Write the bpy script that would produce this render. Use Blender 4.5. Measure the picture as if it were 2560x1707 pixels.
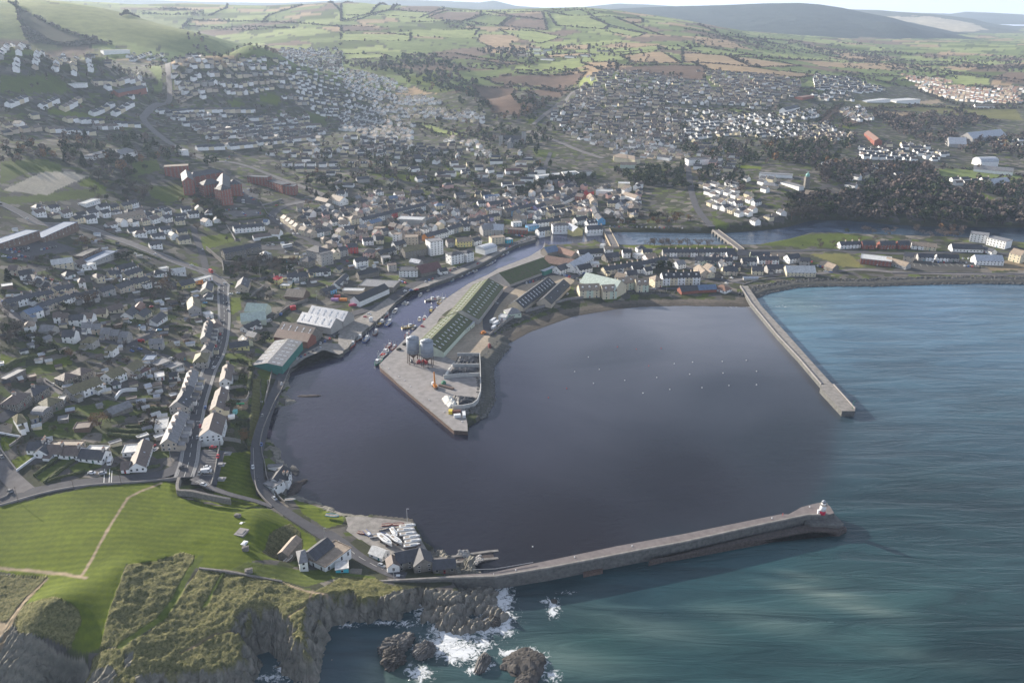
import bpy, bmesh, math, random
import numpy as np
from mathutils import Vector, Matrix
R = math.radians
random.seed(7)
rng = np.random.default_rng(11)
SC = bpy.context.scene
COL = SC.collection
for o in list(bpy.data.objects):
    bpy.data.objects.remove(o)

# ------------------------------------------------------------ camera, light, sky
CAM_H, FPX, W0, H0, HOR = 265.0, 2009.0, 2560.0, 1707.0, 25.0
PITCH = math.atan((H0 / 2 - HOR) / FPX)
cd = bpy.data.cameras.new('camera')
cam = bpy.data.objects.new('camera', cd)
COL.objects.link(cam)
cam.location = (0, 0, CAM_H)
cam.rotation_euler = (math.pi / 2 - PITCH, 0, 0)
cd.sensor_fit = 'HORIZONTAL'; cd.sensor_width = 36.0
cd.lens = 36.0 * FPX / W0
cd.clip_start = 1.0; cd.clip_end = 60000.0
SC.camera = cam

SUN_AZ, SUN_EL = R(-52.0), R(18.5)      # azimuth measured from +Y towards +X
world = bpy.data.worlds.new('World'); SC.world = world
world.use_nodes = True
wn, wl = world.node_tree.nodes, world.node_tree.links
bg = wn['Background']
sky = wn.new('ShaderNodeTexSky'); sky.sky_type = 'NISHITA'; sky.sun_disc = False
sky.sun_elevation = SUN_EL; sky.sun_rotation = SUN_AZ
sky.air_density = 1.0; sky.dust_density = 1.5; sky.ozone_density = 1.2
tc = wn.new('ShaderNodeTexCoord'); mp = wn.new('ShaderNodeMapping')
mp.inputs['Scale'].default_value = (1.0, 1.0, 4.5)
wl.new(tc.outputs['Generated'], mp.inputs['Vector'])
cn = wn.new('ShaderNodeTexNoise'); cn.inputs['Scale'].default_value = 2.6
cn.inputs['Detail'].default_value = 7.0; cn.inputs['Roughness'].default_value = 0.58
wl.new(mp.outputs['Vector'], cn.inputs['Vector'])
cr = wn.new('ShaderNodeMapRange'); cr.inputs[1].default_value = 0.44; cr.inputs[2].default_value = 0.66
cr.inputs[3].default_value = 0.05; cr.inputs[4].default_value = 0.6
wl.new(cn.outputs['Fac'], cr.inputs[0])
cm = wn.new('ShaderNodeMix'); cm.data_type = 'RGBA'
cm.inputs[7].default_value = (8.3, 8.8, 10.3, 1)          # pale winter cloud
sz = wn.new('ShaderNodeSeparateXYZ'); wl.new(tc.outputs['Generated'], sz.inputs[0])
hb = wn.new('ShaderNodeMapRange'); hb.inputs[1].default_value = 0.05; hb.inputs[2].default_value = 0.42; hb.inputs[3].default_value = 0.95; hb.inputs[4].default_value = 0.0
wl.new(sz.outputs[2], hb.inputs[0])
mx = wn.new('ShaderNodeMath'); mx.operation = 'MAXIMUM'; wl.new(cr.outputs[0], mx.inputs[0]); wl.new(hb.outputs[0], mx.inputs[1])     # pale bank of cloud low on the horizon
wl.new(mx.outputs[0], cm.inputs[0]); wl.new(sky.outputs[0], cm.inputs[6])
wl.new(cm.outputs[2], bg.inputs['Color'])
bg.inputs['Strength'].default_value = 0.07

sd_ = bpy.data.lights.new('sun', 'SUN'); sd_.energy = 5.0; sd_.angle = R(0.5); sd_.color = (1.0, 0.91, 0.78)
sun = bpy.data.objects.new('sun', sd_); COL.objects.link(sun)
sun.rotation_euler = Vector((-math.sin(SUN_AZ) * math.cos(SUN_EL), -math.cos(SUN_AZ) * math.cos(SUN_EL), -math.sin(SUN_EL))).to_track_quat('-Z', 'Y').to_euler()
sun.location = (-400, 600, 900)
vs = SC.view_settings
vs.view_transform = 'Standard'; vs.look = 'None'; vs.gamma = 1.0; vs.use_curve_mapping = False
vs.exposure = 1.1
SC.cycles.max_bounces = 6; SC.cycles.diffuse_bounces = 2; SC.cycles.glossy_bounces = 2
SC.cycles.transmission_bounces = 2; SC.cycles.volume_bounces = 0; SC.cycles.transparent_max_bounces = 6
# ------------------------------------------------------------ pixel <-> ground, terrain heights
TILE={'s':(0,0,1.0),'1':(0,0,.36356),'2':(853,0,.36356),'3':(1706,0,.36356),'4':(0,569,.36356),'5':(853,569,.36356),'6':(1706,569,.36356),'7':(0,1138,.36356),'8':(853,1138,.36356),'A':(0,600,.17029),'B':(350,600,.17029),'C':(0,850,.17029),'D':(350,850,.17029),'E':(0,1060,.17029),'F':(400,1100,.17029),'G':(700,1230,.21259),'H':(620,560,.17029),'I':(880,740,.17029),'J':(960,560,.17029),'K':(1340,540,.21259),'L':(920,840,.17029),'M':(1900,1200,.12755),'N':(480,440,.17029),'O':(840,400,.17029),'P':(1200,380,.17029)}
def tp(t,x,y):
 a=TILE[t]
 return a[0]+a[2]*x,a[1]+a[2]*y
CP,SP=math.cos(PITCH),math.sin(PITCH)
def ray(px,py):
 u,v=(px-W0/2)/FPX,(py-H0/2)/FPX
 return u,CP-v*SP,-SP-v*CP
def onz(px,py,z=0.0):
 dx,dy,dz=ray(px,py)
 t=(z-CAM_H)/dz
 return dx*t,dy*t
def onr(px,py,r):
 dx,dy,dz=ray(px,py)
 t=r/math.hypot(dx,dy)
 return dx*t,dy*t,CAM_H+dz*t
def proj(x,y,z):
 d=y*CP+(CAM_H-z)*SP
 return W0/2+FPX*x/d,H0/2+FPX*((CAM_H-z)*CP-y*SP)/d
CZ=[(-150,1250,30),(0,1210,27),(150,1300,26),(400,1250,24),(300,1450,25),(550,1300,21),(690,1262,8),(660,1330,16),(740,1385,11),(850,1420,9),(950,1450,8),(800,1475,15),(600,1500,20),(300,1560,21),(60,1480,20),(450,1660,13),(700,1600,15),(150,1600,15),(0,1650,12),(600,1690,10),(-100,1500,20),(1000,1480,8),(820,1350,5.5),(900,1340,4),(960,1400,4.5),(850,1300,4),(760,1262,4.5),(1080,1400,4),(690,1230,6),(650,1160,7),(640,1100,8),(648,1040,8),(672,960,6),(700,905,4),(740,875,3.2),(790,845,3),(600,1130,16),(600,1050,16),(600,960,15),(625,905,10),(650,860,6),(470,1190,23),(500,1080,21),(540,950,16),(552,850,12),(562,750,10),(556,690,11),(640,760,6),(700,820,4),(760,790,3.2),(850,760,3),(950,730,3),(1100,660,3),(1250,600,3),(1370,575,3.5),(880,700,3.5),(960,690,3.2),(100,1150,30),(200,1050,30),(50,950,36),(350,1000,25),(200,900,32),(400,850,21),(50,780,46),(250,750,32),(420,720,20),(100,680,50),(300,640,36),(450,640,22),(540,630,16),(650,650,9),(0,880,42),(-150,900,46),(-150,700,62),(30,560,66),(200,540,52),(400,530,36),(540,510,33),(480,440,46),(700,450,30),(620,560,21),(700,600,14),(800,600,9),(900,650,4.5),(760,690,6),(1000,560,8),(1150,520,7),(1050,480,16),(900,450,28),(800,380,42),(1200,470,12),(1300,540,4),(1400,500,6),(1500,540,4),(-200,500,95),(100,460,75),(250,380,82),(100,350,98),(400,350,72),(600,350,58),(0,300,118),(200,250,122),(400,240,105),(600,260,85),(800,260,68),(100,200,142),(300,180,145),(50,150,158),(430,165,145),(600,190,112),(-200,200,165),(2100,545,6),(2300,505,10),(2000,450,28),(1800,450,22),(1600,510,7),(1700,400,30),(1500,350,36),(1290,380,32),(1290,340,36),(1400,260,48),(1600,290,52),(1800,290,46),(2000,310,40),(2300,310,25),(2560,350,14),(2700,400,10),(2300,235,34),(2560,240,30),(2560,480,6),(2700,250,28),(1250,270,40),(1000,290,46),(1100,340,32),(900,340,45),(1200,420,20),(1400,420,22),(1600,450,16),(2450,400,10),(1500,640,3),(1700,650,3),(1900,640,3),(2200,640,3),(2560,640,3),(1300,720,3.2),(1100,900,3.2),(1400,700,3)]
CR_=[(60,120,1750),(250,140,1800),(470,150,1900),(0,2,3000),(130,3,3000),(-300,-20,3100),(300,30,2900),(400,60,2750),(500,100,2500),(605,139,2200),(450,40,4500),(500,12,5300),(300,10,5300),(0,-2,5500),(700,150,2500),(800,170,2400),(700,100,3300),(700,60,3900),(700,25,4700),(900,180,2300),(1000,100,3200),(1000,60,3800),(853,7,4900),(1000,16,4800),(1107,25,4700),(1216,29,4600),(1362,20,4700),(1453,18,4700),(1560,30,4600),(1653,44,4500),(1797,84,3900),(1150,230,2000),(1300,230,2000),(1300,180,2400),(1300,130,2950),(1300,80,3600),(1500,200,2150),(1500,130,2850),(1550,80,3600),(1650,180,2350),(1750,150,2700),(1900,200,2300),(2050,140,3900),(2300,120,5000),(2560,140,4600),(2800,130,4800),(2560,190,3300),(2200,180,3200)]
CX=[(-33,3900,190),(-25,3700,170),(-18,3300,140),(-14,2500,115),(-33,7000,150),(-20,7000,160),(-5,7500,140),(5,7500,140),(12,7000,110),(20,7500,80),(33,8000,60),(-40,4600,200),(0,12000,80),(-25,12000,80),(25,12000,60),(0,30,3),(-30,150,3),(30,150,2),(20,400,2),(-38,600,60),(-38,1000,110)]
pts=[]
for px,py,z in CZ:
 x,y=onz(px,py,z);pts.append((x,y,z))
for px,py,r in CR_:
 pts.append(onr(px,py,r))
for b,r,z in CX:
 pts.append((r*math.sin(R(b)),r*math.cos(R(b)),z))
pts=np.array(pts)
LK=0.55
def _uv(x,y):
 r=np.hypot(x,y)+60.0
 return np.log(r)*LK,np.arctan2(x,y)
CU=np.stack(_uv(pts[:,0],pts[:,1]),1)
def _phi(d2):
 return 0.5*d2*np.log(d2+1e-12)
_n=len(CU)
_d2=((CU[:,None]-CU[None])**2).sum(2)
_A=np.zeros((_n+3,_n+3))
_A[:_n,:_n]=_phi(_d2)+np.eye(_n)*2e-5
_A[:_n,_n]=1;_A[:_n,_n+1:]=CU;_A[_n,:_n]=1;_A[_n+1:,:_n]=CU.T
_w=np.linalg.solve(_A,np.concatenate([pts[:,2],np.zeros(3)]))
def hz(x,y):
 """height of the land itself, before the shore is cut"""
 x=np.atleast_1d(np.asarray(x,float));y=np.atleast_1d(np.asarray(y,float))
 out=np.empty(x.shape)
 xf,yf,of=x.ravel(),y.ravel(),out.ravel()
 for i in range(0,len(xf),20000):
  u,v=_uv(xf[i:i+20000],yf[i:i+20000])
  d2=(u[:,None]-CU[None,:,0])**2+(v[:,None]-CU[None,:,1])**2
  of[i:i+20000]=_phi(d2)@_w[:_n]+_w[_n]+_w[_n+1]*u+_w[_n+2]*v
 return np.maximum(of.reshape(x.shape),2.4)
def h1(x,y):
 return float(hz(x,y)[0])
_TS=np.geomspace(200,9000,260)
def at(px,py,dz=0.0):
 """the point where the view of a photo position meets the ground (dz metres above it)"""
 dx,dy,dz_=ray(px,py)
 n=math.sqrt(dx*dx+dy*dy+dz_*dz_)
 dx,dy,dz_=dx/n,dy/n,dz_/n
 g=CAM_H+dz_*_TS-hz(dx*_TS,dy*_TS)-dz
 k=np.nonzero(g<0)[0]
 k=k[0]if len(k)else len(_TS)-1
 a,b=(_TS[k-1]if k else 100.0),_TS[k]
 for _ in range(14):
  m=(a+b)/2
  if CAM_H+dz_*m-h1(dx*m,dy*m)-dz<0:b=m
  else:a=m
 m=(a+b)/2
 return dx*m,dy*m,CAM_H+dz_*m-dz
def tat(t,x,y,dz=0.0):
 return at(*tp(t,x,y),dz)
# ------------------------------------------------------------ helpers for meshes and materials
def tag(o,label=None,cat=None,group=None,kind=None):
 if label:o['label']=label
 if cat:o['category']=cat
 if group:o['group']=group
 if kind:o['kind']=kind
 return o
def meshdata(name,v,f,mats=(),mi=None,smooth=False):
 me=bpy.data.meshes.new(name)
 me.from_pydata([tuple(map(float,p))for p in v],[],[tuple(map(int,q))for q in f])
 for m in mats:me.materials.append(m)
 if mi is not None:me.polygons.foreach_set('material_index',np.asarray(mi,np.int32))
 if smooth:me.polygons.foreach_set('use_smooth',[True]*len(me.polygons))
 me.update()
 return me
def link(name,me,parent=None,loc=None,rz=None,scale=None):
 o=bpy.data.objects.new(name,me);COL.objects.link(o)
 if parent is not None:o.parent=parent
 if loc is not None:o.location=loc
 if rz is not None:o.rotation_euler[2]=rz
 if scale is not None:o.scale=scale
 return o
def gridmesh(name,V,nr,nc,mats,smooth=True):
 """V: (nr*nc,3) row-major grid"""
 me=bpy.data.meshes.new(name)
 i=np.arange(nr*nc).reshape(nr,nc)
 q=np.stack([i[:-1,:-1],i[:-1,1:],i[1:,1:],i[1:,:-1]],-1).reshape(-1,4)
 me.vertices.add(len(V));me.vertices.foreach_set('co',V.astype(np.float32).ravel())
 me.loops.add(q.size);me.loops.foreach_set('vertex_index',q.ravel().astype(np.int32))
 me.polygons.add(len(q));me.polygons.foreach_set('loop_start',np.arange(0,q.size,4,dtype=np.int32))
 try:me.polygons.foreach_set('loop_total',np.full(len(q),4,np.int32))
 except Exception:pass
 me.polygons.foreach_set('use_smooth',np.full(len(q),smooth))
 for m in mats:me.materials.append(m)
 me.update(calc_edges=True)
 return me
def _h(ix,iy,s):
 n=(ix*374761393+iy*668265263+s*974634777)&0x7fffffff
 n=((n^(n>>13))*1274126177)&0x7fffffff
 return((n^(n>>16))&0xffff)/65535.0
def vnoise(x,y,s=0):
 ix,iy=np.floor(x).astype(np.int64),np.floor(y).astype(np.int64)
 fx,fy=x-ix,y-iy
 fx,fy=fx*fx*(3-2*fx),fy*fy*(3-2*fy)
 a=_h(ix,iy,s)*(1-fx)+_h(ix+1,iy,s)*fx
 b=_h(ix,iy+1,s)*(1-fx)+_h(ix+1,iy+1,s)*fx
 return a*(1-fy)+b*fy
def fbm(x,y,s=0,o=4):
 t,a,k=0,0.5,0
 for i in range(o):
  t=t+a*vnoise(x,y,s+i*17);k+=a;a*=.5;x=x*2.03+3.1;y=y*2.03+1.7
 return t/k
def pip(px,py,poly):
 """points inside a polygon (even-odd)"""
 poly=np.asarray(poly,float)
 out=np.zeros(px.shape,bool)
 m=(px>=poly[:,0].min())&(px<=poly[:,0].max())&(py>=poly[:,1].min())&(py<=poly[:,1].max())
 k=np.nonzero(m)[0]
 if not len(k):return out
 x,y=px[k],py[k];c=np.zeros(len(k),bool)
 a=poly;b=np.roll(poly,-1,0)
 for(x0,y0),(x1,y1)in zip(a,b):
  if y0==y1:continue
  c^=((y0>y)!=(y1>y))&(x<(x1-x0)*(y-y0)/(y1-y0)+x0)
 out[k]=c
 return out
def segdist(x,y,A,B):
 """distance to the nearest of the segments and its index"""
 best=np.full(x.shape,1e18);idx=np.zeros(x.shape,np.int32)
 for i,((ax,ay),(bx,by))in enumerate(zip(A,B)):
  dx,dy=bx-ax,by-ay;L=dx*dx+dy*dy+1e-9
  t=np.clip(((x-ax)*dx+(y-ay)*dy)/L,0,1)
  d=(x-ax-t*dx)**2+(y-ay-t*dy)**2
  m=d<best;best[m]=d[m];idx[m]=i
 return np.sqrt(best),idx
class NT:
 """a small material builder"""
 def __init__(s,name,rough=0.8,spec=0.3,metal=0.0):
  s.m=bpy.data.materials.new(name);s.m.use_nodes=True
  s.n,s.l=s.m.node_tree.nodes,s.m.node_tree.links
  s.b=s.n['Principled BSDF']
  s.b.inputs['Roughness'].default_value=rough;s.b.inputs['Specular IOR Level'].default_value=spec;s.b.inputs['Metallic'].default_value=metal
 def add(s,t,**k):
  n=s.n.new(t)
  for a,v in k.items():
   if a.startswith('i_'):n.inputs[a[2:].replace('_',' ')].default_value=v
   else:setattr(n,a,v)
  return n
 def obj(s):
  return s.add('ShaderNodeTexCoord').outputs['Object']
 def noise(s,scale,detail=4,rough=.55,vec=None,dist=0.0):
  n=s.add('ShaderNodeTexNoise');n.inputs['Scale'].default_value=scale;n.inputs['Detail'].default_value=detail
  n.inputs['Roughness'].default_value=rough;n.inputs['Distortion'].default_value=dist
  s.l.new(vec if vec is not None else s.obj(),n.inputs['Vector'])
  return n.outputs['Fac']
 def mr(s,v,a,b,c,d):
  n=s.add('ShaderNodeMapRange')
  for i,x in enumerate((a,b,c,d)):n.inputs[i+1].default_value=x
  s.l.new(v,n.inputs[0]);return n.outputs[0]
 def mix(s,f,a,b,blend='MIX'):
  n=s.add('ShaderNodeMix',data_type='RGBA',blend_type=blend)
  for sock,v in((n.inputs[0],f),(n.inputs[6],a),(n.inputs[7],b)):
   if isinstance(v,(int,float)):sock.default_value=v
   elif isinstance(v,tuple):sock.default_value=(*v[:3],1)
   else:s.l.new(v,sock)
  return n.outputs[2]
 def math(s,op,a,b=0.0):
  n=s.add('ShaderNodeMath',operation=op)
  for sock,v in((n.inputs[0],a),(n.inputs[1],b)):
   if isinstance(v,(int,float)):sock.default_value=v
   else:s.l.new(v,sock)
  return n.outputs[0]
 def attr(s,name):
  n=s.add('ShaderNodeAttribute',attribute_name=name);return n
 def col(s,c):
  if isinstance(c,tuple):s.b.inputs['Base Color'].default_value=(*c[:3],1)
  else:s.l.new(c,s.b.inputs['Base Color'])
  return s
 def bump(s,hgt,strength=.5,dist=.1):
  n=s.add('ShaderNodeBump');n.inputs['Strength'].default_value=strength;n.inputs['Distance'].default_value=dist
  s.l.new(hgt,n.inputs['Height']);s.l.new(n.outputs[0],s.b.inputs['Normal']);return s
_MC={}
def mat(name,c,rough=.8,var=.18,scale=.6,spec=.25,metal=0.0,bump=0.0):
 """plain surface with uneven tone"""
 if name in _MC:return _MC[name]
 t=NT(name,rough,spec,metal)
 f=t.noise(scale,5,.6)
 lo,hi=tuple(x*(1-var)for x in c),tuple(min(1,x*(1+var))for x in c)
 t.col(t.mix(t.mr(f,.3,.7,0,1),lo,hi))
 if bump:t.bump(t.noise(scale*4,4),bump,.1)
 _MC[name]=t.m
 return t.m
# ------------------------------------------------------------ the shore
COAST=[('cliff','s',[(-2500,2600),(-600,1950),(300,1800),(600,1735),(640,1708),(652,1680),(664,1650),(640,1636),(672,1626),(694,1650),(700,1690),(745,1696),(790,1700),(814,1650),(820,1607),(824,1585),(852,1560)]),('cliff','8',[(100,1135),(200,1150),(400,1130),(470,1050),(545,1012)]),('rock','8',[(600,1045),(570,1110),(640,1175),(780,1205),(900,1190),(1000,1172),(1090,1145),(1200,1125),(1150,1070),(1085,1020),(1065,960),(1010,925)]),('rock','8',[(1010,790),(905,775),(885,735),(790,715),(720,700)]),('quay','8',[(640,660),(570,610),(495,455),(300,436)]),('shore','8',[(200,424),(20,395)]),('shore','7',[(2290,368),(2200,330),(2050,285),(1965,250),(2010,210),(2005,130),(1975,60),(1940,20)]),('shore','D',[(2000,1540),(1880,1420),(1850,1250),(1900,1120),(1960,1000),(2180,960),(2300,900),(2140,800),(2220,700)]),('shore','4',[(1985,1060)]),('quay','4',[(1990,985),(2100,905),(2225,850),(2330,885)]),('quay','5',[(0,865),(45,835),(100,762),(240,650),(300,600),(375,520),(480,440),(600,408),(760,352),(900,292),(1000,242),(1100,182),(1200,132),(1340,92)]),('wall','P',[(830,1235),(1050,1180),(1300,1188),(1600,1192),(1810,1165)]),('bank','K',[(880,190),(1400,196),(1900,205),(2150,205)]),('bank','6',[(420,30),(640,8)]),('bank','3',[(720,1562),(900,1515),(1150,1515),(1400,1543),(1700,1558),(2349,1566),(3200,1575)]),]
COAST2=[('bank','6',[(3200,140),(2349,110),(1900,76),(1500,60),(1040,42),(860,47),(700,92),(500,127),(400,128)]),('bank','K',[(2349,350),(1700,352),(1120,350),(985,345),(885,360),(790,330),(700,285),(560,320),(330,345),(170,350)]),('quay','5',[(1400,118),(1392,150),(1310,205),(1080,295),(1020,332),(880,398),(720,505),(540,693),(440,783),(270,952),(275,975),(400,1082),(780,1402),(870,1408),(876,1368)]),('armour','5',[(960,1318),(1000,1305),(1058,1195),(1050,960),(1128,862),(1168,820),(1145,797)]),('beach','5',[(1175,788),(1300,720),(1600,612),(1900,562),(2050,548),(2349,540)]),('beach','6',[(0,540),(470,548)]),('armour','6',[(505,488),(600,452),(800,412),(1000,404),(1300,406),(1600,396),(2000,386),(2349,390),(3200,400)]),]
SLOPE={'cliff':1.9,'rock':.34,'quay':9.0,'shore':.38,'wall':9.0,'bank':.6,'armour':.5,'beach':.10,'edge':9.0}
def coastline(C,close):
 P,T=[],[]
 for t,tl,ps in C:
  for p in ps:
   P.append(onz(*tp(tl,*p)));T.append(t)
 for p in close:
  P.append(p);T.append('edge')
 return np.array(P),T
FAR=30000.0
L1,T1=coastline(COAST,[(FAR,2200),(FAR,FAR),(-FAR,FAR),(-FAR,-3000),(-600,-300)])
L2,T2=coastline(COAST2,[(FAR,800),(FAR,1300)])
SA=np.concatenate([L1,L2]);SB=np.concatenate([np.roll(L1,-1,0),np.roll(L2,-1,0)])
ST=T1+T2
SS=np.array([SLOPE[t]for t in ST])
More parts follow.
